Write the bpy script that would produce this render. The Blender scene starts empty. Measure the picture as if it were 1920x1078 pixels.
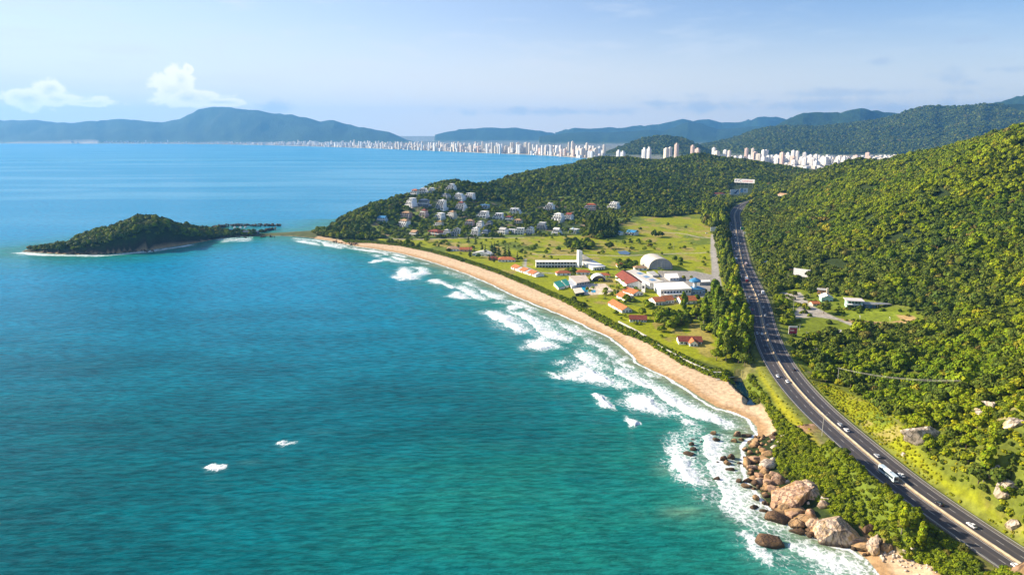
import bpy, bmesh, math, random
import numpy as np
from mathutils import Vector, Matrix, Euler
# ------------------------------------------------------------------ camera, light, exposure
FPX = 1280.0; HC = 170.0; HOR = 252.0
PITCH = math.atan((539 - HOR) / FPX); CP, SP = math.cos(PITCH), math.sin(PITCH)
SUN_AZ_VEC = (-0.915, 0.32); SUN_EL = math.radians(25)
scene = bpy.context.scene
COL = scene.collection
cam_d = bpy.data.cameras.new('camera'); cam = bpy.data.objects.new('camera', cam_d); COL.objects.link(cam)
cam.location = (0, 0, HC); cam.rotation_euler = (math.pi / 2 - PITCH, 0, 0)
cam_d.sensor_width = 36; cam_d.lens = 36 * FPX / 1920; cam_d.clip_start = 1; cam_d.clip_end = 120000
scene.camera = cam
scene.view_settings.view_transform = 'Standard'; scene.view_settings.look = 'None'
scene.view_settings.exposure = 1.16; scene.view_settings.gamma = 1
sdir = Vector((SUN_AZ_VEC[0], SUN_AZ_VEC[1], 0)).normalized() * math.cos(SUN_EL) + Vector((0, 0, math.sin(SUN_EL)))
sd = bpy.data.lights.new('sun', 'SUN'); sd.energy = 5.0; sd.angle = math.radians(0.55); sd.color = (1, .86, .66)
so = bpy.data.objects.new('sun', sd); COL.objects.link(so)
so.rotation_euler = sdir.to_track_quat('Z', 'Y').to_euler(); so.location = (0, 0, 3000)
scene.cycles.use_denoising = True
scene.cycles.max_bounces = 4; scene.cycles.diffuse_bounces = 2; scene.cycles.glossy_bounces = 2
scene.cycles.transmission_bounces = 2; scene.cycles.volume_bounces = 0; scene.cycles.transparent_max_bounces = 4
scene.cycles.caustics_reflective = False; scene.cycles.caustics_refractive = False

def N(nt, t, **kw):
    n = nt.nodes.new(t)
    for k, v in kw.items(): setattr(n, k, v)
    return n
def math_node(nt, op, a, b=None, clamp=False):
    n = nt.nodes.new('ShaderNodeMath'); n.operation = op; n.use_clamp = clamp
    for i, x in enumerate((a, b)):
        if x is None: continue
        if isinstance(x, (int, float)): n.inputs[i].default_value = x
        else: nt.links.new(x, n.inputs[i])
    return n.outputs[0]
def mix_col(nt, fac, a, b, blend='MIX'):
    n = nt.nodes.new('ShaderNodeMix'); n.data_type = 'RGBA'; n.blend_type = blend
    for i, x in ((0, fac), (6, a), (7, b)):
        if isinstance(x, (int, float)): n.inputs[i].default_value = x
        elif isinstance(x, tuple): n.inputs[i].default_value = (*x[:3], 1)
        else: nt.links.new(x, n.inputs[i])
    return n.outputs[2]
def smooth(nt, x, lo, hi, o0=0., o1=1.):
    n = nt.nodes.new('ShaderNodeMapRange'); n.interpolation_type = 'SMOOTHSTEP'
    n.inputs[1].default_value = lo; n.inputs[2].default_value = hi; n.inputs[3].default_value = o0; n.inputs[4].default_value = o1
    nt.links.new(x, n.inputs[0]); return n.outputs[0]

# world: daylight sky with clouds low over the far hills
world = bpy.data.worlds.new('World'); scene.world = world; world.use_nodes = True
nt = world.node_tree; nt.nodes.clear()
sky = N(nt, 'ShaderNodeTexSky', sky_type='NISHITA', sun_disc=False)
sky.sun_elevation = SUN_EL; sky.sun_rotation = math.atan2(SUN_AZ_VEC[0], SUN_AZ_VEC[1])
sky.altitude = 100; sky.air_density = 1.15; sky.dust_density = .2; sky.ozone_density = 2.4
tc = N(nt, 'ShaderNodeTexCoord'); sep = N(nt, 'ShaderNodeSeparateXYZ'); nt.links.new(tc.outputs['Generated'], sep.inputs[0])
az = math_node(nt, 'ARCTAN2', sep.outputs[0], sep.outputs[1]); el = math_node(nt, 'ARCSINE', sep.outputs[2])
def dirpx(px, py):
    x, v = (px - 960) / FPX, (py - 539) / FPX
    X, Y, Z = x, CP - v * SP, -SP - v * CP
    return math.atan2(X, Y), math.atan2(Z, math.hypot(X, Y))
mp = N(nt, 'ShaderNodeMapping'); mp.inputs['Scale'].default_value = (1, 1, 1.6); nt.links.new(tc.outputs['Generated'], mp.inputs[0])
n1 = N(nt, 'ShaderNodeTexNoise'); n1.inputs['Scale'].default_value = 26; n1.inputs['Detail'].default_value = 7; n1.inputs['Roughness'].default_value = .55
nt.links.new(mp.outputs[0], n1.inputs[0])
mp2 = N(nt, 'ShaderNodeMapping'); mp2.inputs['Scale'].default_value = (1, 1, 5); nt.links.new(tc.outputs['Generated'], mp2.inputs[0])
n2 = N(nt, 'ShaderNodeTexNoise'); n2.inputs['Scale'].default_value = 9; n2.inputs['Detail'].default_value = 6; n2.inputs['Roughness'].default_value = .6
nt.links.new(mp2.outputs[0], n2.inputs[0])
def cloud_mask(items, noise, k, lo, hi):
    tot = None
    for (px, py, wx, wy) in items:
        a0, e0 = dirpx(px, py)
        dx = math_node(nt, 'DIVIDE', math_node(nt, 'SUBTRACT', az, a0), wx / FPX)
        dy = math_node(nt, 'DIVIDE', math_node(nt, 'SUBTRACT', el, e0), wy / FPX)
        d = math_node(nt, 'SQRT', math_node(nt, 'ADD', math_node(nt, 'MULTIPLY', dx, dx), math_node(nt, 'MULTIPLY', dy, dy)))
        m = math_node(nt, 'SUBTRACT', 1.0, d)
        tot = m if tot is None else math_node(nt, 'MAXIMUM', tot, m)
    s = math_node(nt, 'ADD', tot, math_node(nt, 'MULTIPLY', math_node(nt, 'SUBTRACT', noise, .5), k))
    return smooth(nt, s, lo, hi), s
cum, cs = cloud_mask([(58, 184, 40, 17), (92, 170, 27, 20), (110, 187, 60, 15), (155, 194, 48, 8), (312, 172, 34, 25), (338, 150, 22, 24), (355, 184, 62, 15), (415, 192, 48, 8), (352, 130, 10, 12)], n1.outputs[0], 2.4, .0, .34)
wisp, ws = cloud_mask([(1770, 145, 55, 24), (1650, 115, 36, 10), (1820, 155, 30, 12), (1330, 200, 110, 13), (1540, 195, 170, 15), (1690, 200, 130, 15), (1880, 200, 120, 16), (1250, 195, 60, 8), (1420, 190, 40, 9), (520, 200, 60, 12), (1070, 212, 60, 6), (1810, 78, 40, 10), (1880, 130, 40, 8), (1600, 175, 300, 10), (1050, 210, 220, 10)], n1.outputs[0], 3.0, .0, 1.1)
veil = smooth(nt, math_node(nt, 'ADD', n2.outputs[0], math_node(nt, 'MULTIPLY', el, -1.2)), .33, .62)
bg = N(nt, 'ShaderNodeBackground')
bg.inputs[1].default_value = .075
c = mix_col(nt, 1.0, sky.outputs[0], (1.0, .90, 1.02), 'MULTIPLY')
SKYW = 5.4
c = mix_col(nt, math_node(nt, 'MULTIPLY', veil, smooth(nt, az, -.6, .75, .62, .22)), c, (SKYW * .95, SKYW * 1.0, SKYW * 1.08))
shade = mix_col(nt, smooth(nt, cs, .35, 1.5), (7.4, 7.2, 7.0), (4.3, 4.8, 5.6))
c = mix_col(nt, smooth(nt, az, -.1, .75, 0, 1), c, mix_col(nt, 1.0, c, (.66, .86, 1.0), 'MULTIPLY'))
band = math_node(nt, 'MULTIPLY', smooth(nt, el, .01, .17, 1, 0), smooth(nt, az, -.7, .7, .95, .7))
c = mix_col(nt, band, c, (5.9, 5.75, 5.75))
c = mix_col(nt, smooth(nt, az, -.75, .25, .50, 0), c, (4.15, 4.95, 5.75))
c = mix_col(nt, math_node(nt, 'MULTIPLY', cum, .95), c, shade)
c = mix_col(nt, math_node(nt, 'MULTIPLY', wisp, .55), c, (3.0, 3.8, 5.0))
nt.links.new(c, bg.inputs[0])
out = N(nt, 'ShaderNodeOutputWorld'); nt.links.new(bg.outputs[0], out.inputs[0])

# ------------------------------------------------------------------ geometry of the view
def world_at(px, py, z=0.0):
    x, v = (px - 960) / FPX, (py - 539) / FPX
    k = (HC - z) / (SP + v * CP)
    return np.array([x * k, (CP - v * SP) * k, z])
def world_dist(px, py, Y):
    x, v = (px - 960) / FPX, (py - 539) / FPX
    k = Y / (CP - v * SP)
    return np.array([x * k, Y, HC - k * (SP + v * CP)])
def project(X, Y, Z):
    f = Y * CP - (Z - HC) * SP; u = Y * SP + (Z - HC) * CP
    return 960 + FPX * X / f, 539 - FPX * u / f
rng = np.random.default_rng(7); random.seed(7)

def hash2(ix, iy, seed):
    h = (ix.astype(np.int64) * 374761393 + iy.astype(np.int64) * 668265263 + seed * 1442695041) & 0x7fffffff
    h = ((h ^ (h >> 13)) * 1274126177) & 0x7fffffff
    return ((h ^ (h >> 16)) & 0xffff) / 65535.0
def vnoise(x, y, seed=0):
    ix, iy = np.floor(x), np.floor(y); fx, fy = x - ix, y - iy
    fx = fx * fx * (3 - 2 * fx); fy = fy * fy * (3 - 2 * fy)
    a = hash2(ix, iy, seed); b = hash2(ix + 1, iy, seed); c = hash2(ix, iy + 1, seed); d = hash2(ix + 1, iy + 1, seed)
    return (a + (b - a) * fx) * (1 - fy) + (c + (d - c) * fx) * fy
def fbm(x, y, seed=0, oct=4):
    s = 0; a = .5; t = 0
    for i in range(oct):
        s = s + a * vnoise(x * 2 ** i + 17.3 * i, y * 2 ** i - 9.1 * i, seed + i); t += a; a *= .5
    return s / t
def sstep(x, a, b):
    t = np.clip((x - a) / (b - a), 0, 1); return t * t * (3 - 2 * t)

# coastlines (pixel points on sea level -> world polygons)
COAST_NEAR = [(1900, 1400), (1800, 1230), (1700, 1120), (1650, 1078), (1625, 1046), (1600, 1025), (1560, 1018), (1520, 1003), (1490, 985), (1462, 965), (1440, 948), (1428, 925), (1412, 905), (1402, 885), (1396, 865), (1400, 845), (1406, 828), (1421, 815), (1419, 800), (1405, 785), (1378, 773), (1345, 763), (1311, 743), (1280, 722), (1250, 706), (1222, 693), (1198, 680), (1186, 665), (1168, 648), (1146, 632), (1118, 620), (1090, 606), (1060, 593), (1030, 580), (1000, 568), (970, 556), (940, 541), (910, 527), (880, 515), (850, 504), (820, 494), (790, 485), (760, 477), (730, 471), (700, 466), (675, 463), (655, 459), (640, 457), (622, 452), (600, 449), (580, 446), (550, 443), (520, 442), (490, 443), (460, 443), (430, 445), (400, 449), (370, 455), (330, 461), (290, 467), (250, 472), (200, 476), (150, 477), (110, 476), (75, 474), (42, 472)]
ISL_BACK = [(50, 468), (110, 461), (170, 454), (240, 447), (300, 443), (350, 440), (390, 437), (402, 433), (415, 431), (420, 436), (440, 438), (470, 438.5), (500, 437.5), (530, 436), (560, 434), (590, 432), (603, 429)]
BACK = [(610, 1240), (640, 1330), (690, 1480), (740, 1600), (780, 1700), (830, 1850), (880, 2000), (950, 2200), (1020, 2500), (1090, 2900), (1150, 3300), (1170, 3900)]
FAR = [(1130, 299), (1100, 297), (1080, 296), (1040, 293), (980, 290), (900, 287), (800, 282.5), (700, 278.5), (600, 275.3), (500, 272.6), (400, 270.8), (300, 270), (200, 269.7), (100, 269.5), (0, 269.5), (-300, 270.5), (-900, 272)]
coast = [world_at(x, y)[:2] for x, y in COAST_NEAR + ISL_BACK]
coast += [np.array([(x - 960) / FPX * Y * 1.02, Y]) for x, Y in BACK]
coast += [world_at(x, y)[:2] for x, y in FAR]
coast += [np.array(p, float) for p in [(-90000, 14000), (-90000, 90000), (90000, 90000), (90000, 0), (900, 0)]]
COAST = np.array(coast)
def seg_dist(px, py, poly, closed=True):
    A = poly; B = np.roll(poly, -1, 0)
    if not closed: A = A[:-1]; B = B[:-1]
    best = np.full(px.shape, 1e30)
    for (ax, ay), (bx, by) in zip(A, B):
        dx, dy = bx - ax, by - ay; L = dx * dx + dy * dy + 1e-9
        t = np.clip(((px - ax) * dx + (py - ay) * dy) / L, 0, 1)
        d = (px - ax - t * dx) ** 2 + (py - ay - t * dy) ** 2
        np.minimum(best, d, out=best)
    return np.sqrt(best)
def inside(px, py, poly):
    r = np.zeros(px.shape, bool); n = len(poly)
    for i in range(n):
        ax, ay = poly[i]; bx, by = poly[(i + 1) % n]
        if ay == by: continue
        c = (ay > py) != (by > py)
        r ^= c & (px < (bx - ax) * (py - ay) / (by - ay) + ax)
    return r
def sdist(px, py, poly):
    d = seg_dist(px, py, poly); return np.where(inside(px, py, poly), d, -d)

# highway centre line
ROADPX = [(1560, 362, 34), (1500, 365, 32), (1470, 367, 30), (1444, 370, 27), (1425, 373, 24), (1405, 379, 19), (1388, 387, 14), (1380, 396, 11), (1377, 406, 9), (1379, 418, 8.5), (1380, 429, 8), (1384, 454, 8), (1388, 474, 8), (1393, 497, 8), (1406, 529, 8), (1417, 553, 8.5), (1425, 578, 9), (1430, 605, 9.5), (1436, 626, 10), (1447, 655, 10), (1466, 689, 10), (1488, 720, 10), (1521, 757, 10), (1543, 779, 10), (1589, 819, 10), (1637, 860, 10), (1690, 904, 10), (1738, 940, 10), (1787, 973, 10), (1857, 1021, 10), (1925, 1066, 10), (2010, 1120, 10), (2120, 1190, 10)]
def catmull(P, step):
    P = np.array(P, float); P = np.vstack([2 * P[0] - P[1], P, 2 * P[-1] - P[-2]]); out = []
    for i in range(1, len(P) - 2):
        n = max(2, int(np.linalg.norm(P[i + 1] - P[i]) / step))
        for k in range(n):
            t = k / n
            out.append(.5 * (2 * P[i] + (P[i + 1] - P[i - 1]) * t + (2 * P[i - 1] - 5 * P[i] + 4 * P[i + 1] - P[i + 2]) * t * t + (3 * P[i] - P[i - 1] - 3 * P[i + 1] + P[i + 2]) * t ** 3))
    out.append(P[-2]); return np.array(out)
ROAD = catmull([world_at(*p) for p in ROADPX], 6.0)
for _ in range(6): ROAD[1:-1] = (ROAD[:-2] + 2 * ROAD[1:-1] + ROAD[2:]) / 4
RHALF = 10.6
def road_dz(px, py, path=None):
    path = ROAD if path is None else path
    best = np.full(px.shape, 1e30); z = np.zeros(px.shape)
    for a, b in zip(path[:-1], path[1:]):
        dx, dy = b[0] - a[0], b[1] - a[1]; L = dx * dx + dy * dy + 1e-9
        t = np.clip(((px - a[0]) * dx + (py - a[1]) * dy) / L, 0, 1)
        d = (px - a[0] - t * dx) ** 2 + (py - a[1] - t * dy) ** 2
        m = d < best; best = np.where(m, d, best); z = np.where(m, a[2] + t * (b[2] - a[2]), z)
    return np.sqrt(best), z

# near terrain: control heights interpolated over (bearing, log distance)
CT = []
def cz(pts):
    for x, y, z in pts: CT.append(tuple(world_at(x, y, z)))
def cd(pts, tree=9, back=None):
    for x, y, Y in pts:
        p = world_dist(x, y, Y); p[2] -= tree; CT.append(tuple(p))
        if back: CT.append((p[0] * (Y + back[0]) / Y, Y + back[0], back[1]))
cz([(800, 472, 3), (900, 503, 3), (1000, 545, 3), (1100, 595, 3), (1200, 640, 3.5), (1300, 688, 4), (1360, 712, 3), (1420, 765, 3), (1440, 800, 3), (1000, 515, 4), (1100, 550, 4), (1200, 600, 4), (1300, 650, 5), (1350, 680, 5), (950, 450, 5), (1050, 470, 5), (1150, 500, 5), (1250, 520, 6), (1300, 560, 6), (1350, 600, 7), (1200, 450, 6), (1300, 430, 8), (1240, 410, 9), (1100, 440, 7), (1000, 437, 7), (900, 443, 6), (800, 445, 6), (740, 445, 5), (720, 450, 4), (660, 450, 3), (640, 447, 3), (600, 440, 3), (560, 438, 2.5), (500, 440, 2), (440, 441, 2), (1340, 400, 9), (1300, 397, 10)])
cz([(760, 425, 12), (820, 418, 14), (900, 420, 12), (980, 415, 12), (1060, 410, 12), (760, 400, 25), (840, 400, 24), (920, 402, 20), (1000, 400, 17), (1080, 395, 14), (1140, 394, 12), (780, 385, 38), (860, 378, 38), (800, 366, 48), (840, 360, 52), (680, 440, 6), (700, 428, 12), (700, 408, 25), (930, 385, 30), (1000, 380, 24), (1200, 402, 11)])
cd([(612, 432, 1175), (640, 412, 1230), (670, 394, 1290), (700, 376, 1350), (745, 360, 1420), (785, 350, 1500), (805, 334, 1570), (830, 338, 1600), (870, 347, 1600), (905, 343, 1700)], 9, (160, 0))
cd([(950, 333, 1850), (1000, 323, 2000), (1050, 313, 2150), (1100, 303, 2300), (1140, 297, 2450), (1170, 292, 2500), (1200, 290, 2500), (1230, 288, 2500), (1260, 291, 2500), (1290, 289, 2500), (1310, 288, 2500), (1340, 298, 2450), (1360, 303, 2400), (1400, 305, 2400), (1440, 309, 2450), (1480, 311, 2500), (1520, 320, 2550)], 9, (600, 5))
cd([(1000, 362, 1640), (1060, 346, 1690), (1130, 338, 1720), (1180, 340, 1700), (1220, 350, 1650), (1260, 368, 1570), (1290, 388, 1480)], 9)
cd([(1130, 325, 2050), (1200, 322, 2000), (1260, 335, 1950), (1310, 350, 1850), (1340, 375, 1700), (1395, 345, 1950), (1340, 335, 2000), (1400, 325, 2150), (1440, 335, 2050), (1460, 345, 2000), (1490, 345, 2000), (1350, 355, 1850), (1420, 360, 1750)], 7)
cd([(1500, 338, 2000), (1530, 328, 2000), (1560, 316, 1900), (1600, 306, 1750), (1650, 298, 1620), (1700, 289, 1500), (1750, 279, 1400), (1800, 266, 1300), (1850, 251, 1200), (1920, 231, 1100), (2050, 195, 1000), (2200, 160, 950)], 9, (900, 10))
cz([(1400, 425, 11), (1412, 460, 10), (1440, 500, 9), (1480, 540, 9), (1550, 556, 11), (1650, 572, 14), (1720, 590, 15), (1800, 605, 18), (1920, 600, 30), (1420, 400, 17), (1460, 385, 26)])
cz([(1500, 590, 9), (1560, 600, 10), (1650, 592, 12), (1480, 575, 9), (1600, 640, 10), (1520, 650, 7), (1560, 700, 8), (1700, 660, 14), (1800, 660, 22), (1920, 640, 36), (1700, 720, 16), (1600, 745, 11), (1650, 770, 14), (1800, 745, 30), (1920, 720, 45), (1900, 800, 42), (1850, 860, 32), (1750, 820, 22), (1690, 810, 17), (1700, 870, 14), (1780, 915, 14), (1850, 965, 14), (1920, 990, 20), (1830, 750, 34), (2100, 900, 62), (2200, 600, 90), (2100, 700, 72), (2100, 480, 100)])
cz([(1440, 745, 6), (1470, 790, 7), (1500, 825, 8), (1540, 865, 11), (1600, 880, 15), (1650, 925, 15), (1700, 965, 13), (1740, 995, 9), (1800, 1050, 7), (1850, 1078, 7), (1500, 900, 5), (1560, 950, 7), (1620, 960, 10), (1640, 1000, 8), (1700, 1040, 4), (1660, 1060, 2), (1480, 860, 4), (1400, 700, 5), (1410, 670, 8)])
cd([(43, 471, 1040), (83, 456, 1050), (120, 450, 1060), (136, 438, 1070), (175, 426, 1080), (220, 420, 1090), (240, 410, 1100), (262, 402, 1105), (285, 402, 1105), (317, 412, 1110), (350, 421, 1115), (384, 431, 1120), (400, 438, 1120)], 10)
for s_, Y_, z_ in [(-.2, 3000, 3), (0, 3500, 4), (.1, 3600, 5), (.3, 3500, 5), (.5, 3400, 6), (.7, 3200, 20), (.2, 5000, 5), (-.2, 6000, 4), (-.8, 9000, 4), (.5, 5000, 5), (.8, 4500, 30), (0, 9000, 6), (.5, 9000, 8), (1.2, 2000, 60), (1.2, 900, 110), (1.1, 400, 70), (1, 200, 60), (.5, 150, 20), (-1.0, 1000, 3), (-1.0, 300, 3), (-.3, 300, 3), (.1, 300, 3), (0, 700, 3), (-.5, 700, 3), (.3, 20000, 10), (-.9, 20000, 10), (.9, 20000, 10)]:
    CT.append((s_ * Y_, Y_, z_))
cz([(200, 452, 16), (260, 440, 27), (300, 442, 24), (350, 450, 12), (140, 460, 9), (100, 466, 5), (70, 470, 3), (235, 430, 28), (310, 430, 28)])
CT = np.array(CT); CU = np.stack([CT[:, 0] / CT[:, 1], np.log(CT[:, 1])], 1)
_D = np.sqrt(((CU[:, None] - CU[None]) ** 2).sum(-1) + 2e-5)
_n = len(CT); _A = np.zeros((_n + 1, _n + 1)); _A[:_n, :_n] = -_D + np.eye(_n) * 4e-4; _A[:_n, _n] = 1; _A[_n, :_n] = 1
_W = np.linalg.solve(_A, np.append(CT[:, 2], 0))
def rbf(X, Y):
    u = (X / Y).astype(np.float32); v = np.log(Y).astype(np.float32); o = np.full(u.shape, _W[-1], np.float32)
    for (cu, cv), w in zip(CU, _W[:-1]): o -= np.float32(w) * np.sqrt((u - np.float32(cu)) ** 2 + (v - np.float32(cv)) ** 2 + np.float32(2e-5))
    return o.astype(float)
# far ranges: (silhouette pixels, distance, front width, back width, gully size)
RANGES = [
 ([(-400, 232), (-150, 222), (0, 224), (33, 225), (67, 224), (100, 228), (134, 231), (167, 227), (217, 223), (250, 223), (300, 229), (334, 223), (354, 213), (374, 203), (400, 199), (430, 200), (451, 202), (484, 205), (514, 212), (534, 213), (574, 218), (601, 227), (624, 225), (647, 232), (697, 242), (730, 248), (747, 255), (762, 262), (780, 266)], 14600, 1900, 1800, .26),
 ([(815, 253), (850, 244), (877, 240), (924, 238), (971, 238), (1014, 244), (1040, 250)], 16600, 1500, 700, .1),
 ([(1040, 247), (1075, 239), (1100, 240), (1167, 238), (1234, 232), (1280, 221), (1307, 225), (1330, 222), (1354, 228), (1387, 228), (1421, 219), (1467, 219), (1550, 222), (1700, 226)], 16200, 1500, 700, .15),
 ([(1010, 256), (1060, 250), (1100, 247), (1133, 248), (1183, 246), (1217, 243), (1244, 245), (1267, 237), (1290, 227), (1317, 232), (1344, 242), (1374, 241), (1434, 235), (1447, 238), (1520, 244)], 13500, 2200, 1500, .2),
 ([(1120, 290), (1140, 286), (1167, 275), (1210, 260), (1243, 255), (1274, 259), (1300, 268), (1325, 280), (1340, 290)], 5600, 600, 600, .12),
 ([(1290, 290), (1300, 275), (1334, 269), (1384, 257), (1414, 245), (1447, 239), (1480, 237), (1534, 238), (1584, 233), (1648, 224), (1684, 215), (1711, 205), (1740, 200), (1800, 201), (1850, 198), (1920, 196), (2100, 185)], 6800, 1700, 1300, .24),
 ([(1400, 262), (1430, 248), (1451, 237), (1477, 223), (1507, 210), (1541, 209), (1574, 210), (1614, 203), (1648, 207), (1688, 212), (1740, 206), (1800, 199), (1850, 196), (1885, 186), (1920, 177), (2050, 160)], 9500, 1900, 2000, .2)]
RG = []
for prof, Y0, wf, wb, g in RANGES:
    P = np.array([world_dist(x, y, Y0) for x, y in prof]); RG.append((P[:, 0] / Y0, P[:, 2], Y0, wf, wb, g))
PONDS = []
MOUND = np.array([world_at(x, y, 10)[:2] + np.array([-10.5, -4]) for x, y in [(1592, 852), (1623, 885), (1656, 915), (1695, 945), (1742, 978)]])
def height(X, Y, carve=True):
    X = np.asarray(X, float); Y = np.asarray(Y, float)
    h = np.maximum(rbf(X, Y), 1.6)
    hill = np.clip((h - 14) / 60, 0, 1)
    mid = sstep(Y, 1350, 1700) * (Y < 3400); h = h + hill * mid * ((1 - 2 * np.abs(fbm(X / 330 + Y / 900, Y / 520, 17, 3) - .5)) - .78) * 46
    h = h + hill * ((fbm(X / 150, Y / 150, 3) - .5) * 34 - np.abs(fbm(X / 230, Y / 230, 11) - .5) * 34 + 5)
    far = Y > 3200
    if far.any():
        Xf, Yf = X[far], Y[far]; hf = h[far]; s = Xf / Yf
        for S, Z, Y0, wf, wb, g in RG:
            z = np.interp(s, S, Z, left=-50, right=-50 if Y0 in (5600, 13500, 16600) else Z[-1])
            wob = 1 + .12 * (fbm(s * 9, s * 0 + Y0 / 1000, 5) - .5)
            t = np.where(Yf < Y0 * wob, (Y0 * wob - Yf) / wf, (Yf - Y0 * wob) / wb)
            prof = np.clip(1 - t, 0, 1) ** 1.25 * (1 + .25 * np.clip(t, 0, 1))
            q = Y0 / 14.0
            rid = 1 - 2 * np.abs(fbm(Xf / q, Yf / (q * 1.7), int(Y0) % 97, 5) - .5)
            hh = z * prof * (1 + g * 3.2 * (rid - .8) * np.clip(t * 2.2, 0, 1))
            hf = np.maximum(hf, hh)
        h[far] = hf
    c = sdist(X, Y, COAST)
    rocky = sstep(X, 150, 185) * sstep(-Y, -420, -330)
    w = 30 - 14 * rocky
    w = np.where(Y > 3000, 80, w); w = np.where((X < -420) & (Y < 1300), 11, w)
    k = np.clip(c / w, 0, 1); k = np.where(c < w, 1 - (1 - k) ** 1.6, 1)
    land = np.minimum(h, h * k + .02)
    h = np.where(c > 0, land, np.maximum(-9, c * .06) - .05)
    if carve:
        near = (Y < 2600) & (X > 60)
        if near.any():
            d, zr = road_dz(X[near], Y[near])
            m = sstep(d, RHALF + 1.2, RHALF + 16); hn = h[near]
            h[near] = np.where(d < RHALF + 16, (zr - .45) * (1 - m) + hn * m, hn)
        nr = (X > 130) & (X < 260) & (Y > 240) & (Y < 420)
        if nr.any():
            d = seg_dist(X[nr], Y[nr], MOUND, False); dr_, _z = road_dz(X[nr], Y[nr]); hn = h[nr]
            h[nr] = np.maximum(hn, np.where((dr_ > RHALF + 1) & (d < 22), (3 + 15.0 * np.exp(-(d / 8.0) ** 2) * (.5 + .5 * sstep(dr_, RHALF + 1, RHALF + 7))) * (1 - sstep(d, 9, 22)), -99))
        for poly, zz in PONDS:
            d = sdist(X, Y, poly); h = np.where(d > -3, np.minimum(h, zz - .5 + np.clip(-d, 0, 3) * .6), h)
    return h
def h1(x, y): return float(height(np.array([x]), np.array([y]))[0])
_T = np.exp(np.linspace(math.log(150), math.log(30000), 1500))
def ground(px, py):
    x, v = (px - 960) / FPX, (py - 539) / FPX
    Xr = x / (CP - v * SP) * _T; Zr = HC - (SP + v * CP) / (CP - v * SP) * _T
    h = height(Xr, _T); h = np.maximum(h, 0)
    i = np.nonzero(Zr < h)[0]
    if len(i) == 0: return None
    i = i[0]; a, b = (Zr - h)[i - 1], (Zr - h)[i]; t = a / (a - b)
    Y = _T[i - 1] + t * (_T[i] - _T[i - 1]); X = x / (CP - v * SP) * Y
    return np.array([X, Y, max(h1(X, Y), 0)])
_gc = {}
def G(px, py):
    k = (px, py)
    if k not in _gc: _gc[k] = ground(px, py)
    return _gc[k]
def gpoly(pts): return np.array([G(*p)[:2] for p in pts if G(*p) is not None])
CREEK = np.array([world_at(x, y, 1.2)[:2] for x, y in [(1368, 706), (1389, 708), (1398, 728), (1409, 740), (1417, 750), (1416, 759), (1400, 758), (1402, 748), (1388, 736), (1376, 724)]])
POOLP = np.array([world_at(x, y, 4.6)[:2] for x, y in [(1088, 534.5), (1102, 535.5), (1104, 546), (1095, 547)]])
POND = np.array([world_at(x, y, 4)[:2] for x, y in [(1158, 472), (1172, 470.5), (1182, 474), (1178, 478), (1162, 477)]])
PONDS += [(CREEK, .9), (POND, 4.5)]
print('terrain ready')
# ------------------------------------------------------------------ materials and mesh helpers
def principled(name, rough=.8, spec=.3):
    m = bpy.data.materials.new(name); m.use_nodes = True; nt = m.node_tree
    b = nt.nodes['Principled BSDF']; b.inputs['Roughness'].default_value = rough; b.inputs['Specular IOR Level'].default_value = spec
    return m, nt, b
_mc = {}
def mat(name, col, rough=.8, var=.12, scale=.6, spec=.3, bump=0, metal=0):
    """plain surface with uneven weathering"""
    if name in _mc: return _mc[name]
    m, nt, b = principled(name, rough, spec); b.inputs['Metallic'].default_value = metal
    tc = N(nt, 'ShaderNodeTexCoord'); n = N(nt, 'ShaderNodeTexNoise'); n.inputs['Scale'].default_value = scale; n.inputs['Detail'].default_value = 5
    nt.links.new(tc.outputs['Object'], n.inputs[0])
    f = smooth(nt, n.outputs[0], .3, .7)
    c = mix_col(nt, f, tuple(x * (1 - var) for x in col), tuple(min(1, x * (1 + var)) for x in col))
    nt.links.new(c, b.inputs['Base Color'])
    if bump:
        bp = N(nt, 'ShaderNodeBump'); bp.inputs['Strength'].default_value = bump; bp.inputs['Distance'].default_value = .3
        nt.links.new(n.outputs[0], bp.inputs['Height']); nt.links.new(bp.outputs[0], b.inputs['Normal'])
    _mc[name] = m; return m
def link(o, parent=None):
    COL.objects.link(o)
    if parent is not None: o.parent = parent
    return o
def tag(o, label=None, cat=None, group=None, kind=None):
    if label: o['label'] = label
    if cat: o['category'] = cat
    if group: o['group'] = group
    if kind: o['kind'] = kind
    return o
def np_mesh(name, V, F, col=None, mats=(), smooth_=True, attrs=None):
    """V (n,3), F (m,4) or (m,3) arrays"""
    me = bpy.data.meshes.new(name); n, (m, k) = len(V), F.shape
    me.vertices.add(n); me.vertices.foreach_set('co', np.ascontiguousarray(V, np.float32).ravel())
    me.loops.add(m * k); me.loops.foreach_set('vertex_index', np.ascontiguousarray(F, np.int32).ravel())
    me.polygons.add(m); me.polygons.foreach_set('loop_start', np.arange(0, m * k, k, dtype=np.int32))
    me.polygons.foreach_set('loop_total', np.full(m, k, np.int32))
    me.polygons.foreach_set('use_smooth', np.full(m, smooth_))
    me.update(calc_edges=True)
    if col is not None:
        a = me.attributes.new('Col', 'FLOAT_COLOR', 'POINT'); a.data.foreach_set('color', np.hstack([col, np.ones((n, 1))]).astype(np.float32).ravel())
    for nm, arr in (attrs or {}).items():
        a = me.attributes.new(nm, 'FLOAT', 'POINT'); a.data.foreach_set('value', arr.astype(np.float32).ravel())
    for x in mats: me.materials.append(x)
    return me
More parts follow.
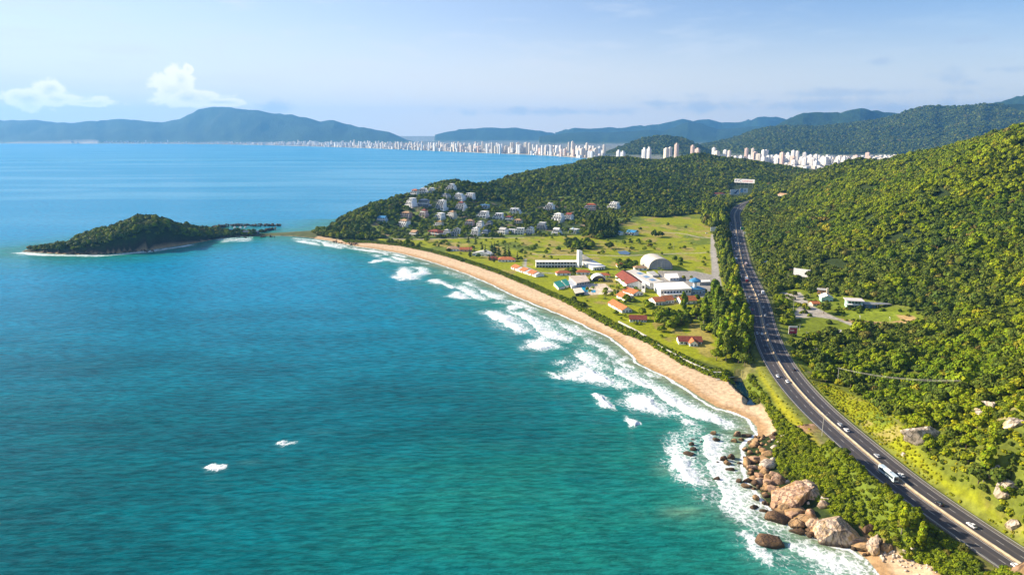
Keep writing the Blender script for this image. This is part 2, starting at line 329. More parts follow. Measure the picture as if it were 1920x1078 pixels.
class MB:
    """collects simple solids into one mesh"""
    def __init__(s): s.v, s.f, s.m = [], [], []
    def poly(s, pts, mi=0):
        b = len(s.v); s.v += [tuple(p) for p in pts]; s.f.append(tuple(range(b, b + len(pts)))); s.m.append(mi); return s
    def box(s, x0, x1, y0, y1, z0, z1, mi=0):
        b = len(s.v)
        s.v += [(x0, y0, z0), (x1, y0, z0), (x1, y1, z0), (x0, y1, z0), (x0, y0, z1), (x1, y0, z1), (x1, y1, z1), (x0, y1, z1)]
        for q in ((0, 3, 2, 1), (4, 5, 6, 7), (0, 1, 5, 4), (1, 2, 6, 5), (2, 3, 7, 6), (3, 0, 4, 7)):
            s.f.append(tuple(b + i for i in q)); s.m.append(mi)
        return s
    def prism(s, pts, z0, z1, mi=0, ztop=None):
        n = len(pts); b = len(s.v)
        s.v += [(p[0], p[1], z0) for p in pts] + [(p[0], p[1], (z1 if ztop is None else ztop[i])) for i, p in enumerate(pts)]
        s.f.append(tuple(b + n - 1 - i for i in range(n))); s.m.append(mi)
        s.f.append(tuple(b + n + i for i in range(n))); s.m.append(mi)
        for i in range(n):
            j = (i + 1) % n; s.f.append((b + i, b + j, b + n + j, b + n + i)); s.m.append(mi)
        return s
    def cyl(s, x, y, z0, z1, r0, r1=None, n=10, mi=0):
        r1 = r0 if r1 is None else r1
        P = [(x + r0 * math.cos(2 * math.pi * i / n), y + r0 * math.sin(2 * math.pi * i / n), z0) for i in range(n)]
        Q = [(x + r1 * math.cos(2 * math.pi * i / n), y + r1 * math.sin(2 * math.pi * i / n), z1) for i in range(n)]
        b = len(s.v); s.v += P + Q
        s.f.append(tuple(b + n - 1 - i for i in range(n))); s.f.append(tuple(b + n + i for i in range(n))); s.m += [mi, mi]
        for i in range(n):
            j = (i + 1) % n; s.f.append((b + i, b + j, b + n + j, b + n + i)); s.m.append(mi)
        return s
    def rod(s, a, c, r0, r1=None, n=6, mi=0):
        a, c = Vector(a), Vector(c); d = (c - a).normalized(); r1 = r0 if r1 is None else r1
        u = d.orthogonal().normalized(); w = d.cross(u); b = len(s.v)
        for p, r in ((a, r0), (c, r1)):
            for i in range(n):
                t = 2 * math.pi * i / n; s.v.append(tuple(p + r * (u * math.cos(t) + w * math.sin(t))))
        s.f.append(tuple(b + n - 1 - i for i in range(n))); s.f.append(tuple(b + n + i for i in range(n))); s.m += [mi, mi]
        for i in range(n):
            j = (i + 1) % n; s.f.append((b + i, b + j, b + n + j, b + n + i)); s.m.append(mi)
        return s
    def mesh(s, name, mats, smooth_=False):
        me = bpy.data.meshes.new(name); me.from_pydata(s.v, [], s.f)
        for x in (mats if isinstance(mats, (list, tuple)) else [mats]): me.materials.append(x)
        me.polygons.foreach_set('material_index', s.m)
        if smooth_: me.polygons.foreach_set('use_smooth', [True] * len(s.f))
        me.update(); return me
    def build(s, name, mats, parent=None, smooth_=False):
        return link(bpy.data.objects.new(name, s.mesh(name, mats, smooth_)), parent)
def empty(name, loc, rz=0):
    o = bpy.data.objects.new(name, None); o.location = loc; o.rotation_euler = (0, 0, rz); o.empty_display_size = .5
    return link(o)
def copy_tree(o, parent=None):
    c = o.copy(); COL.objects.link(c)
    if parent is not None: c.parent = parent
    for ch in o.children: copy_tree(ch, c)
    return c

# ------------------------------------------------------------------ ground masks (regions drawn on the ground itself)
INNER = [(620, 448), (660, 455.5), (700, 456), (750, 461), (807, 473), (850, 485), (900, 501), (941, 516), (1002, 542), (1064, 569), (1127, 605), (1169, 626), (1210, 641), (1246, 663), (1280, 684), (1322, 702), (1359, 715), (1376, 722), (1392, 735), (1402, 747), (1400, 760), (1418, 760), (1426, 757), (1434, 766), (1446, 787), (1458, 804), (1450, 811), (1436, 818)]
SAND = gpoly(INNER + [(1405, 835), (1380, 830), (1380, 800), (1330, 780), (1250, 730), (1180, 700), (1150, 655), (1060, 610), (900, 540), (800, 505), (700, 480), (620, 465)])
SAND2 = gpoly([(520, 439), (560, 440), (600, 443), (640, 450), (660, 457), (640, 470), (560, 460), (480, 450)])
SAND3 = np.array([world_at(x, y, 1)[:2] for x, y in [(1600, 1020), (1612, 1026), (1640, 1035), (1665, 1042), (1700, 1052), (1740, 1066), (1760, 1100), (1700, 1140), (1600, 1080), (1580, 1040)]])
LAWN = gpoly([(700, 452), (750, 456), (807, 467), (860, 481), (910, 497), (960, 516), (1010, 536), (1070, 562), (1130, 595), (1180, 618), (1215, 632), (1260, 655), (1300, 672), (1372, 700), (1376, 660), (1360, 640), (1372, 560), (1345, 470), (1335, 425), (1318, 401), (1290, 402), (1240, 408), (1190, 404), (1150, 410), (1120, 432), (1080, 440), (1000, 441), (900, 445), (820, 446), (760, 446), (700, 447)])
SLOPE = gpoly([(690, 418), (730, 414), (750, 400), (752, 380), (765, 362), (800, 353), (850, 352), (880, 368), (940, 378), (1010, 372), (1060, 366), (1110, 378), (1165, 384), (1190, 398), (1200, 408), (1120, 440), (1000, 444), (820, 448), (735, 448), (690, 440)])
TREEGROVE = gpoly([(1212, 570), (1300, 560), (1350, 540), (1380, 560), (1400, 620), (1408, 700), (1372, 706), (1350, 690), (1330, 676), (1325, 620), (1240, 610)])
ROADSIDE = gpoly([(1340, 440), (1366, 438), (1378, 500), (1392, 560), (1350, 560), (1352, 500)])
FIELD = gpoly([(1565, 581), (1640, 582), (1715, 590), (1722, 603), (1690, 608), (1600, 607), (1575, 590)])
RIGHTFLAT = gpoly([(1450, 556), (1462, 545), (1490, 541), (1540, 548), (1600, 556), (1665, 570), (1740, 588), (1740, 612), (1690, 614), (1640, 620), (1610, 622), (1570, 628), (1520, 626), (1490, 660), (1530, 700), (1500, 690), (1470, 640), (1455, 600)])
LOT = gpoly([(1448, 551), (1465, 548), (1500, 548), (1508, 556), (1520, 572), (1545, 584), (1570, 596), (1600, 604), (1630, 605), (1625, 612), (1606, 614), (1570, 600), (1530, 594), (1492, 597), (1488, 590), (1500, 570), (1482, 560), (1455, 558)])
DIRT = gpoly([(1570, 597), (1600, 600), (1660, 604), (1700, 606), (1725, 602), (1712, 592), (1680, 590), (1690, 600), (1640, 608), (1600, 606)])
BANK = gpoly([(1462, 635), (1490, 665), (1522, 715), (1560, 722), (1600, 742), (1640, 758), (1680, 790), (1710, 830), (1740, 870), (1800, 915), (1860, 955), (1925, 990), (1925, 1040), (1840, 985), (1720, 902), (1640, 845), (1580, 795), (1520, 735), (1480, 670)])
BANKL = gpoly([(1408, 655), (1420, 660), (1436, 690), (1470, 745), (1520, 805), (1560, 838), (1500, 812), (1455, 760), (1425, 705)])
SCRUB = gpoly([(1404, 700), (1440, 745), (1475, 790), (1520, 825), (1570, 845), (1625, 885), (1700, 950), (1745, 985), (1830, 1040), (1920, 1085), (1850, 1090), (1740, 1062), (1690, 1040), (1655, 1012), (1630, 1005), (1612, 985), (1590, 985), (1565, 968), (1540, 945), (1510, 925), (1482, 905), (1462, 880), (1450, 840), (1462, 815), (1448, 785), (1430, 755), (1405, 745)])
PAVE = gpoly([(1233, 508), (1300, 508), (1334, 515), (1336, 480), (1332, 445), (1338, 445), (1345, 480), (1350, 520), (1354, 545), (1356, 562), (1300, 556), (1262, 545), (1240, 530)])
PATIO = gpoly([(1075, 538), (1100, 531), (1135, 532), (1150, 545), (1140, 551), (1110, 553), (1080, 552)])
GREENS = gpoly([(1560, 520), (1600, 528), (1700, 545), (1760, 575), (1700, 580), (1640, 570), (1580, 552), (1590, 540)])
SEASIDE = gpoly([(600, 446), (700, 452), (807, 467), (1010, 536), (1215, 632), (1372, 700), (1408, 640), (1412, 655), (1436, 690), (1470, 745), (1560, 838), (1640, 905), (1740, 990), (1900, 1090), (1900, 1200), (1600, 1200), (1500, 1010), (1380, 860), (1400, 800), (1200, 700), (1000, 590), (700, 480), (600, 455)])
def paths_px():
    return [([(1000, 477), (1060, 478), (1100, 478), (1160, 480), (1250, 476), (1335, 473)], 1.6, 'track'),
            ([(1338, 440), (1337, 470), (1340, 500), (1348, 545)], 3.6, 'lane'),
            ([(1337, 446), (1310, 445), (1290, 440), (1270, 437), (1230, 436)], 1.8, 'track'),
            ([(720, 446), (760, 449), (800, 449), (850, 447), (900, 446), (980, 446)], 2.5, 'track'),
            ([(1070, 405), (1100, 402), (1140, 399), (1180, 400), (1230, 404)], 2, 'lane'),
            ([(985, 486), (984, 500), (1010, 511), (1045, 513)], 1.8, 'lane')]
def base_masks(X, Y):
    return None

def poly_dist_mask(X, Y, poly, soft):
    """0..1, feathered over soft metres"""
    mn, mx = poly.min(0) - soft, poly.max(0) + soft
    r = np.zeros(X.shape); b = (X > mn[0]) & (X < mx[0]) & (Y > mn[1]) & (Y < mx[1])
    if b.any():
        d = sdist(X[b], Y[b], poly); r[b] = sstep(d, -soft * .5, soft * .5)
    return r

# ------------------------------------------------------------------ terrain sheet
NA, NR = 1100, 1150
ang = np.linspace(-.98, 1.12, NA); rad = np.exp(np.concatenate([np.linspace(math.log(120), math.log(3000), int(NR * .78), endpoint=False), np.linspace(math.log(3000), math.log(60000), NR - int(NR * .78))]))
# finer bearings inside the frame
ang = np.concatenate([np.linspace(-1.2, -.78, 40, endpoint=False), np.linspace(-.78, .02, 260, endpoint=False), np.linspace(.02, .78, 800, endpoint=False), np.linspace(.78, 1.25, 60)])
TX = np.tan(ang)
A2, R2 = np.meshgrid(TX, rad); X = A2 * R2; Y = R2.copy()
Z = height(X.ravel(), Y.ravel()).reshape(X.shape)
shp = X.shape; Xf, Yf, Zf = X.ravel(), Y.ravel(), Z.ravel()
cs_ = sdist(Xf, Yf, COAST)
Zf = np.where(cs_ > 0, np.maximum(Zf, .02), Zf)
def L(c, n): return np.array(c)[None, :] * n[:, None]
nz1 = fbm(Xf / 9, Yf / 9, 21, 4); nz2 = fbm(Xf / 60, Yf / 60, 31, 4); nz3 = fbm(Xf / 2.5, Yf / 2.5, 41, 3)
v = .75 + .5 * nz1
C = L((.030, .047, .012), v)                                     # forest floor
def lay(C, m, col, amp=.3, n=None):
    n = nz1 if n is None else n
    t = (1 - amp + 2 * amp * n)
    return C * (1 - m[:, None]) + L(col, t) * m[:, None]
farland = sstep(Yf, 2900, 4200)
C = lay(C, farland * (Zf < 40), (.10, .13, .06), .4, nz2)
mt = farland * sstep(Zf, 15, 60)
C = lay(C, mt, (.022, .050, .014), .6, fbm(Xf / 70, Yf / 70, 55, 5))
m = poly_dist_mask(Xf, Yf, LAWN, 4) ; C = lay(C, m, (.25, .275, .006), .26, nz1 * .4 + nz2 * .6)
mm = m * sstep(nz2 * .7 + nz1 * .3, .52, .66); C = lay(C, mm, (.12, .16, .018), .2)
mm = m * sstep(fbm(Xf / 22, Yf / 40, 72), .56, .66); C = lay(C, mm, (.30, .25, .06), .3)
nearslope = sstep(Xf, 95, 150) * (1 - sstep(Yf, 430, 520)) * (cs_ > 30); C = lay(C, nearslope, (.125, .150, .020), .45, nz1 * .5 + nz3 * .5)
mm = nearslope * sstep(nz2 * .6 + nz1 * .4, .52, .6); C = lay(C, mm, (.22, .19, .08), .3)
m = poly_dist_mask(Xf, Yf, SLOPE, 8); C = lay(C, m, (.055, .085, .020), .4)
mm = m * sstep(nz2, .5, .6); C = lay(C, mm, (.14, .19, .03), .25)
mm = m * sstep(fbm(Xf / 35, Yf / 35, 71), .62, .68); C = lay(C, mm, (.26, .2, .12), .25)
for P_, c_, s_ in ((RIGHTFLAT, (.16, .20, .014), 4), (FIELD, (.20, .25, .018), 2), (BANK, (.25, .27, .010), 4), (BANKL, (.28, .27, .014), 4), (SCRUB, (.12, .16, .018), 4), (GREENS, (.17, .2, .03), 10)):
    m = poly_dist_mask(Xf, Yf, P_, s_); C = lay(C, m, c_, .38, nz1 * .6 + nz3 * .4)
m = poly_dist_mask(Xf, Yf, BANK, 4) * sstep(nz2 * .5 + nz1 * .5, .5, .62); C = lay(C, m, (.10, .15, .02), .3)
m = poly_dist_mask(Xf, Yf, BANK, 4) * sstep(fbm(Xf / 14, Yf / 14, 88), .6, .7); C = lay(C, m, (.30, .26, .07), .3)
for P_, c_, s_ in ((LOT, (.36, .33, .29), 2.5), (DIRT, (.46, .31, .13), 3), (PAVE, (.30, .28, .25), 1), (PATIO, (.62, .52, .40), 1.5)):
    m = poly_dist_mask(Xf, Yf, P_, s_); C = lay(C, m, c_, .15)
for pts, wd, kd in paths_px():
    q = [G(*p) for p in pts]; q = np.array([p for p in q if p is not None])
    b = (Yf < 1700) & (Xf > -300) & (Xf < 600)
    m = np.zeros(Xf.shape); m[b] = 1 - sstep(seg_dist(Xf[b], Yf[b], q[:, :2], False), wd * .7, wd * 1.3 + .6)
    C = lay(C, m, (.42, .36, .27) if kd == 'track' else (.34, .32, .29), .12)
dr = np.full(Xf.shape, 1e3); b = (Yf < 2300) & (Xf > 60); dr[b] = road_dz(Xf[b], Yf[b])[0]
m = (1 - sstep(dr, 14.5, 17)) ; C = lay(C, m * .75, (.16, .18, .04), .3)
sand = np.maximum.reduce([poly_dist_mask(Xf, Yf, SAND, 3), poly_dist_mask(Xf, Yf, SAND2, 4), poly_dist_mask(Xf, Yf, SAND3, 2)])
sand = np.where((cs_ < 3) & (Yf > 330) & (sand > 0), 1, sand)
seaward = cs_ < 0
sand = np.where(seaward, 1, sand)
wet = 1 - sstep(cs_ + 4 * (fbm(Xf / 18, Yf / 18, 61) - .5), 3, 9)
C = lay(C, sand, (.57, .415, .265), .10, nz1 * .5 + nz2 * .5)
C = lay(C, sand * wet, (.43, .27, .135), .06)
farb = ((cs_ < 45) & (Yf > 3300)).astype(float); C = lay(C, farb, (.55, .47, .36), .05)
city = ((Yf > 3300) & (Zf < 14) & (cs_ >= 45)).astype(float); C = lay(C, city * .7, (.28, .27, .24), .5, nz1)
isl = (Xf < -400) & (Yf < 1300) & (cs_ > 0)
rk = (cs_ > 0) * (1 - sstep(cs_ + 10 * (nz1 - .5), 24, 34)) * (Xf > 150) * (Yf < 362) * (1 - sand) * (1 - poly_dist_mask(Xf, Yf, SCRUB, 3))
C = lay(C, rk, (.33, .20, .10), .5, nz1); C = lay(C, rk * sstep(nz3, .52, .62), (.10, .06, .04), .3); C = lay(C, rk * sstep(fbm(Xf / 5, Yf / 9, 66), .58, .66), (.48, .30, .20), .3)
mi_ = (isl & (cs_ < 4)).astype(float); C = lay(C, mi_, (.038, .032, .022), .4)
neck = ((Xf > -480) & (Xf < -330) & (Yf < 1300) & (cs_ > 0)).astype(float); C = lay(C, neck, (.085, .10, .03), .4); C = lay(C, neck * (cs_ < 2), (.10, .06, .04), .4)
idx = np.arange(shp[0] * shp[1]).reshape(shp)
F = np.stack([idx[:-1, :-1], idx[:-1, 1:], idx[1:, 1:], idx[1:, :-1]], -1).reshape(-1, 4)
# leave out sea bottom far from any shore
keep = (cs_[F[:, 0]] > -60) | (cs_[F[:, 2]] > -60)
gm, nt, b = principled('ground_cover', .92, .12)
at = N(nt, 'ShaderNodeAttribute', attribute_name='Col'); geo = N(nt, 'ShaderNodeNewGeometry')
na = N(nt, 'ShaderNodeTexNoise'); na.inputs['Scale'].default_value = .35; na.inputs['Detail'].default_value = 6; na.inputs['Roughness'].default_value = .65; nt.links.new(geo.outputs['Position'], na.inputs[0])
f = smooth(nt, na.outputs[0], .3, .7, .72, 1.25)
nt.links.new(mix_col(nt, 1.0, at.outputs['Color'], f, 'MULTIPLY'), b.inputs['Base Color'])
bp = N(nt, 'ShaderNodeBump'); bp.inputs['Strength'].default_value = .35; bp.inputs['Distance'].default_value = 1.2
nt.links.new(na.outputs[0], bp.inputs['Height'])
nb = N(nt, 'ShaderNodeTexNoise'); nb.inputs['Scale'].default_value = .02; nb.inputs['Detail'].default_value = 8; nb.inputs['Roughness'].default_value = .7; nt.links.new(geo.outputs['Position'], nb.inputs[0])
bp2 = N(nt, 'ShaderNodeBump'); bp2.inputs['Strength'].default_value = .9; nt.links.new(nb.outputs[0], bp2.inputs['Height'])
sp = N(nt, 'ShaderNodeSeparateXYZ'); nt.links.new(geo.outputs['Position'], sp.inputs[0])
nt.links.new(smooth(nt, sp.outputs[1], 2800, 5000, 0, 38), bp2.inputs['Distance'])
nt.links.new(bp.outputs[0], bp2.inputs['Normal'])
nt.links.new(bp2.outputs[0], b.inputs['Normal'])
te = np_mesh('terrain', np.stack([Xf, Yf, Zf], 1), F[keep], C, [gm])
tag(link(bpy.data.objects.new('terrain', te)), 'green coastal land with sandy beach, lawns, wooded hills and far mountains', kind='structure')
print('terrain mesh', len(F))

# ------------------------------------------------------------------ sea
FOAM = []   # (polygon px, strength, feather m)
FO = lambda ox, oy, sc, pts: [(ox + x / sc, oy + y / sc) for x, y in pts]
z7 = lambda pts: FO(640, 440, 2.994, pts)
for pts, s in [
    ([(165, 155), (190, 143), (235, 140), (232, 150), (190, 155)], .9), ([(225, 130), (300, 125), (395, 150), (390, 160), (300, 152), (250, 140)], .75), ([(180, 110), (230, 100), (260, 115), (200, 122)], .6),
    ([(305, 240), (330, 205), (350, 182), (372, 186), (400, 215), (470, 205), (480, 218), (430, 228), (420, 245), (340, 252)], .95), ([(400, 180), (470, 180), (490, 205), (420, 210)], .55),
    ([(497, 255), (540, 252), (585, 268), (580, 277), (510, 270)], .9), ([(585, 280), (610, 282), (640, 296), (620, 300)], .9), ([(605, 345), (655, 318), (690, 330), (712, 355), (680, 358)], .95),
    ([(640, 275), (700, 268), (760, 300), (870, 330), (915, 335), (905, 360), (800, 362), (730, 350), (690, 320), (650, 300)], .72), ([(865, 375), (900, 365), (1025, 383), (1020, 392), (930, 388)], .7), ([(935, 400), (970, 388), (1012, 408), (980, 417), (940, 412)], .95),
    ([(590, 215), (690, 210), (800, 265), (760, 268), (640, 232)], .45), ([(520, 205), (600, 205), (640, 225), (560, 222)], .4),
    ([(810, 430), (880, 420), (1000, 440), (1050, 418), (1075, 450), (1180, 480), (1290, 510), (1390, 548), (1340, 560), (1240, 545), (1130, 540), (1000, 545), (900, 520), (830, 480)], .7),
    ([(1040, 632), (1080, 590), (1125, 575), (1170, 600), (1212, 632), (1120, 642)], 1.), ([(1090, 555), (1200, 530), (1250, 550), (1312, 580), (1270, 590), (1200, 575), (1140, 580)], .85),
    ([(1335, 615), (1400, 575), (1460, 590), (1440, 610), (1500, 625), (1600, 700), (1560, 700), (1440, 650)], .6),
    ([(1225, 718), (1300, 690), (1350, 650), (1400, 645), (1470, 690), (1560, 760), (1500, 770), (1400, 735), (1290, 722)], .72),
    ([(1255, 792), (1330, 725), (1380, 740), (1500, 800), (1535, 832), (1440, 828), (1330, 812)], .98), ([(1500, 770), (1600, 740), (1720, 780), (1820, 850), (1916, 930), (1916, 990), (1800, 930), (1700, 860), (1560, 850)], .72),
    ([(1585, 945), (1640, 905), (1700, 905), (1840, 985), (1800, 998), (1700, 975), (1620, 962)], .98), ([(1850, 990), (1900, 1000), (1980, 1060), (1900, 1030)], .9),
    ([(1150, 768), (1180, 775), (1222, 800), (1200, 802), (1160, 785)], .8), ([(1430, 895), (1470, 915), (1530, 960), (1545, 985), (1470, 965)], .95), ([(1590, 1010), (1670, 1062), (1650, 1075), (1600, 1035)], .85)]:
    FOAM.append((z7(pts), s))
z3 = lambda pts: FO(1280, 620, 4.79, pts)
FOAM += [(z3([(-60, 600), (0, 610), (130, 690), (300, 740), (440, 830), (455, 850), (380, 830), (200, 790), (0, 770), (-60, 740)]), .85),
         (z3([(250, 690), (400, 700), (560, 790), (640, 850), (680, 930), (560, 900), (420, 800)]), .55),
         (z3([(380, 600), (420, 640), (520, 710), (640, 830), (680, 930), (620, 870), (500, 760), (380, 690)]), .5)]
z4 = lambda pts: FO(1240, 780, 4.79, pts)
FOAM += [(z4([(70, 220), (200, 140), (330, 100), (420, 170), (600, 250), (560, 340), (780, 480), (820, 600), (800, 700), (880, 800), (960, 880), (1150, 990), (1180, 1078), (900, 1010), (620, 850), (480, 780), (380, 640), (180, 540), (50, 400)]), .68),
         (z4([(40, 390), (150, 350), (300, 400), (270, 450), (420, 600), (300, 600), (120, 480)]), .9), (z4([(360, 700), (410, 690), (400, 740), (370, 745)]), .8),
         (z4([(700, 600), (800, 650), (860, 760), (960, 860), (1170, 1000), (1100, 1010), (900, 900), (760, 740)]), .85)]
z5 = lambda pts: FO(1520, 820, 4.18, pts)
FOAM += [(z5([(-540, 740), (-480, 745), (-420, 830), (-300, 960), (-320, 1000), (-470, 850)]), .9), (z5([(-160, 820), (0, 830), (120, 880), (280, 1000), (300, 1078), (180, 1050), (60, 1000), (-60, 900), (-160, 870)]), .8),
         (z5([(210, 850), (330, 860), (420, 960), (540, 1050), (540, 1120), (300, 1120), (260, 960)]), .8), (z5([(-500, 800), (-200, 900), (0, 980), (200, 1078), (100, 1120), (-200, 1050), (-420, 900)]), .5)]
FOAM += [([(517, 828), (530, 825), (556, 827), (554, 831), (530, 834), (519, 832)], .93), ([(387, 875), (400, 870), (418, 872), (421, 877), (405, 881), (391, 880)], .93),
         
         ([(30, 474), (60, 471), (110, 478), (200, 479), (280, 468), (360, 458), (360, 461), (280, 472), (180, 481), (90, 479), (40, 478)], .7), ([(405, 447), (470, 445), (470, 452), (420, 454)], .5), ([(550, 446), (600, 451), (650, 459), (640, 466), (560, 454)], .6), ([(640, 461), (700, 468), (740, 474), (690, 474)], .6)]
ns_a = np.concatenate([np.linspace(-1.3, -.72, 60, endpoint=False), np.linspace(-.72, .02, 420, endpoint=False), np.linspace(.02, .60, 900, endpoint=False), np.linspace(.60, .9, 40)])
rs = np.concatenate([np.exp(np.linspace(math.log(60), math.log(250), 120, endpoint=False)), np.exp(np.linspace(math.log(250), math.log(1500), 850, endpoint=False)), np.exp(np.linspace(math.log(1500), math.log(90000), 110))])
A2, R2 = np.meshgrid(np.tan(ns_a), rs); Xs, Ys = (A2 * R2).ravel(), R2.ravel()
csea = sdist(Xs, Ys, COAST)
foam = np.zeros(Xs.shape); foamz = np.zeros(Xs.shape)
_d0 = -csea; _b = (Ys < 1500) & (_d0 > 0) & (_d0 < 260)
_ph = ((_d0 + 34 * (fbm(Xs / 55, Ys / 55, 81) - .5) + 12 * (fbm(Xs / 14, Ys / 14, 82) - .5)) / 24) % 1.0
saw = sstep(_ph, .05, .85) * (1 - sstep(_ph, .93, 1.0)); saw = saw * (.35 + .9 * fbm(Xs / 30, Ys / 30, 83))
for pts, s in FOAM:
    P = np.array([world_at(x, y, .2)[:2] for x, y in pts])
    span = min(np.ptp(P[:, 0]), np.ptp(P[:, 1])); soft = float(np.clip(span * .35, 2.5, 9))
    wob = 3.5
    mn, mx = P.min(0) - 14, P.max(0) + 14
    bb = (Xs > mn[0]) & (Xs < mx[0]) & (Ys > mn[1]) & (Ys < mx[1])
    if bb.any():
        xx, yy = Xs[bb], Ys[bb]
        d = sdist(xx, yy, P) + (fbm(xx / 7, yy / 7, 91) - .5) * 9
        # crests are crisp to seaward, ragged towards the shore
        k_ = 1.0 if s >= .9 else 0.0
        foam[bb] = np.maximum(foam[bb], s * sstep(d, -soft * 1.6, soft * .8) * (.74 * k_ + (1 - k_) * .50 + (.36 * k_ + (1 - k_) * .85) * saw[bb]))
dsh = -csea
wobs = (fbm(Xs / 16, Ys / 16, 93) - .5) * 9
near = (Ys < 1500)
swash = (1 - sstep(np.abs(dsh - 2.0 - wobs * .6), 0, 2.2)) * .95
swash2 = (1 - sstep(np.abs(dsh - 12 - wobs * 1.5), 1, 8)) * .66 * sstep(fbm(Xs / 45, Ys / 45, 94), .42, .6)
rocky = ((Xs > 150) & (Ys < 410))
swash = np.where(rocky, (1 - sstep(dsh + wobs, 1, 16)) * .85, swash)
islc = (Xs < -330)
swash = np.where(islc, (1 - sstep(dsh, 0, 4)) * .42 * sstep(fbm(Xs / 30, Ys / 30, 95), .42, .6), swash)
foam = np.maximum(foam, np.where(near, np.maximum(swash, np.where(islc, 0, swash2)), 0))
shal = np.exp(-np.clip(dsh, 0, None) / 95) * (Ys < 1400)
shal = np.maximum(shal, .55 * np.exp(-(((Xs - 20) / 130) ** 2 + ((Ys - 280) / 110) ** 2)))
sandy = np.exp(-np.clip(dsh, 0, None) / 26) * near * (Xs > -300)
for (cx_, cy_, rx_, ry_, st_) in [(1290, 965, 70, 26, .38), (1180, 960, 60, 22, .18), (1040, 700, 40, 20, .3), (600, 812, 60, 14, .2), (1350, 900, 60, 30, .6), (1240, 880, 40, 20, .4), (470, 868, 40, 14, .25), (1420, 990, 80, 30, .5)]:
    p = world_at(cx_, cy_); k = FPX / (HC / (SP + (cy_ - 539) / FPX * CP)); sx = rx_ / k; sy = ry_ / k / .5
    sandy = np.maximum(sandy, st_ * np.exp(-(((Xs - p[0]) / sx) ** 2 + ((Ys - p[1]) / sy) ** 2)) * (.5 + fbm(Xs / 12, Ys / 12, 97)))
# swell: low ridges rolling towards the beach
ddir = dsh + 26 * fbm(Xs / 90, Ys / 90, 98)
swell = np.sin(ddir / 31 * 2 * math.pi) * .28 * np.exp(-np.clip(dsh, 0, None) / 160) * sstep(dsh, 6, 30) * near
Zs = swell + 1.1 * sstep(foam, .62, 1) * sstep(dsh, 8, 20)
idx = np.arange(len(rs) * len(ns_a)).reshape(len(rs), len(ns_a))
F = np.stack([idx[:-1, :-1], idx[:-1, 1:], idx[1:, 1:], idx[1:, :-1]], -1).reshape(-1, 4)
F = F[np.min(csea[F], axis=1) < 4]
wm, nt, b = principled('sea_water', .10, .14)
b.inputs['IOR'].default_value = 1.2
geo = N(nt, 'ShaderNodeNewGeometry'); P = geo.outputs['Position']
af = N(nt, 'ShaderNodeAttribute', attribute_name='foam').outputs['Fac']; ash = N(nt, 'ShaderNodeAttribute', attribute_name='shallow').outputs['Fac']; asd = N(nt, 'ShaderNodeAttribute', attribute_name='sandy').outputs['Fac']
def noise(nt, vec, scale, det=4, rough=.55, stretch=None, rot=0):
    n = N(nt, 'ShaderNodeTexNoise'); n.inputs['Scale'].default_value = scale; n.inputs['Detail'].default_value = det; n.inputs['Roughness'].default_value = rough
    if stretch:
        mp = N(nt, 'ShaderNodeMapping'); mp.inputs['Scale'].default_value = stretch; mp.inputs['Rotation'].default_value = (0, 0, rot); nt.links.new(vec, mp.inputs[0]); vec = mp.outputs[0]
    nt.links.new(vec, n.inputs[0]); return n.outputs[0]
big = noise(nt, P, .006, 4, .55, (1, 2.2, 1), .3); mid = noise(nt, P, .03, 4, .6, (.5, 1.6, 1), .35)
deep = mix_col(nt, smooth(nt, big, .35, .65), (.0001, .078, .092), (.0002, .125, .145))
deep = mix_col(nt, math_node(nt, 'MULTIPLY', smooth(nt, mid, .38, .62), .35), deep, (.001, .050, .070))
sy0 = N(nt, 'ShaderNodeSeparateXYZ'); nt.links.new(P, sy0.inputs[0])
wind = noise(nt, P, .0016, 5, .6, (.5, 2.6, 1), .08)
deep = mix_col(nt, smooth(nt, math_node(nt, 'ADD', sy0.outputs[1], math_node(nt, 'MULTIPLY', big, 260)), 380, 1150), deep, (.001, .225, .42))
c = mix_col(nt, smooth(nt, math_node(nt, 'ADD', ash, math_node(nt, 'MULTIPLY', math_node(nt, 'SUBTRACT', mid, .5), .5)), .05, .85), deep, (.010, .175, .135))
c = mix_col(nt, smooth(nt, math_node(nt, 'ADD', asd, math_node(nt, 'MULTIPLY', math_node(nt, 'SUBTRACT', mid, .5), .5)), .15, 1.1), c, (.22, .24, .13))
sy_ = N(nt, 'ShaderNodeSeparateXYZ'); nt.links.new(P, sy_.inputs[0])
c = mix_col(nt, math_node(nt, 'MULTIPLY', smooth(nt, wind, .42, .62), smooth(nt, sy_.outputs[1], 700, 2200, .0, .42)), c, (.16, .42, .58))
# wave relief: chop, ripples and long swell
h1_ = noise(nt, P, .16, 5, .62, (.55, 1.5, 1), -.35); h2_ = noise(nt, P, .7, 3, .6, (.7, 1.4, 1), -.2); h3_ = noise(nt, P, .035, 3, .5, (.5, 1.6, 1), -.3)
hh = math_node(nt, 'ADD', math_node(nt, 'MULTIPLY', h1_, 1.5), math_node(nt, 'ADD', math_node(nt, 'MULTIPLY', h2_, .35), math_node(nt, 'MULTIPLY', h3_, 3.0)))
bp = N(nt, 'ShaderNodeBump'); bp.inputs['Strength'].default_value = .75; nt.links.new(hh, bp.inputs['Height'])
nt.links.new(smooth(nt, sy_.outputs[1], 300, 5000, 1.0, 1.6), bp.inputs['Distance'])
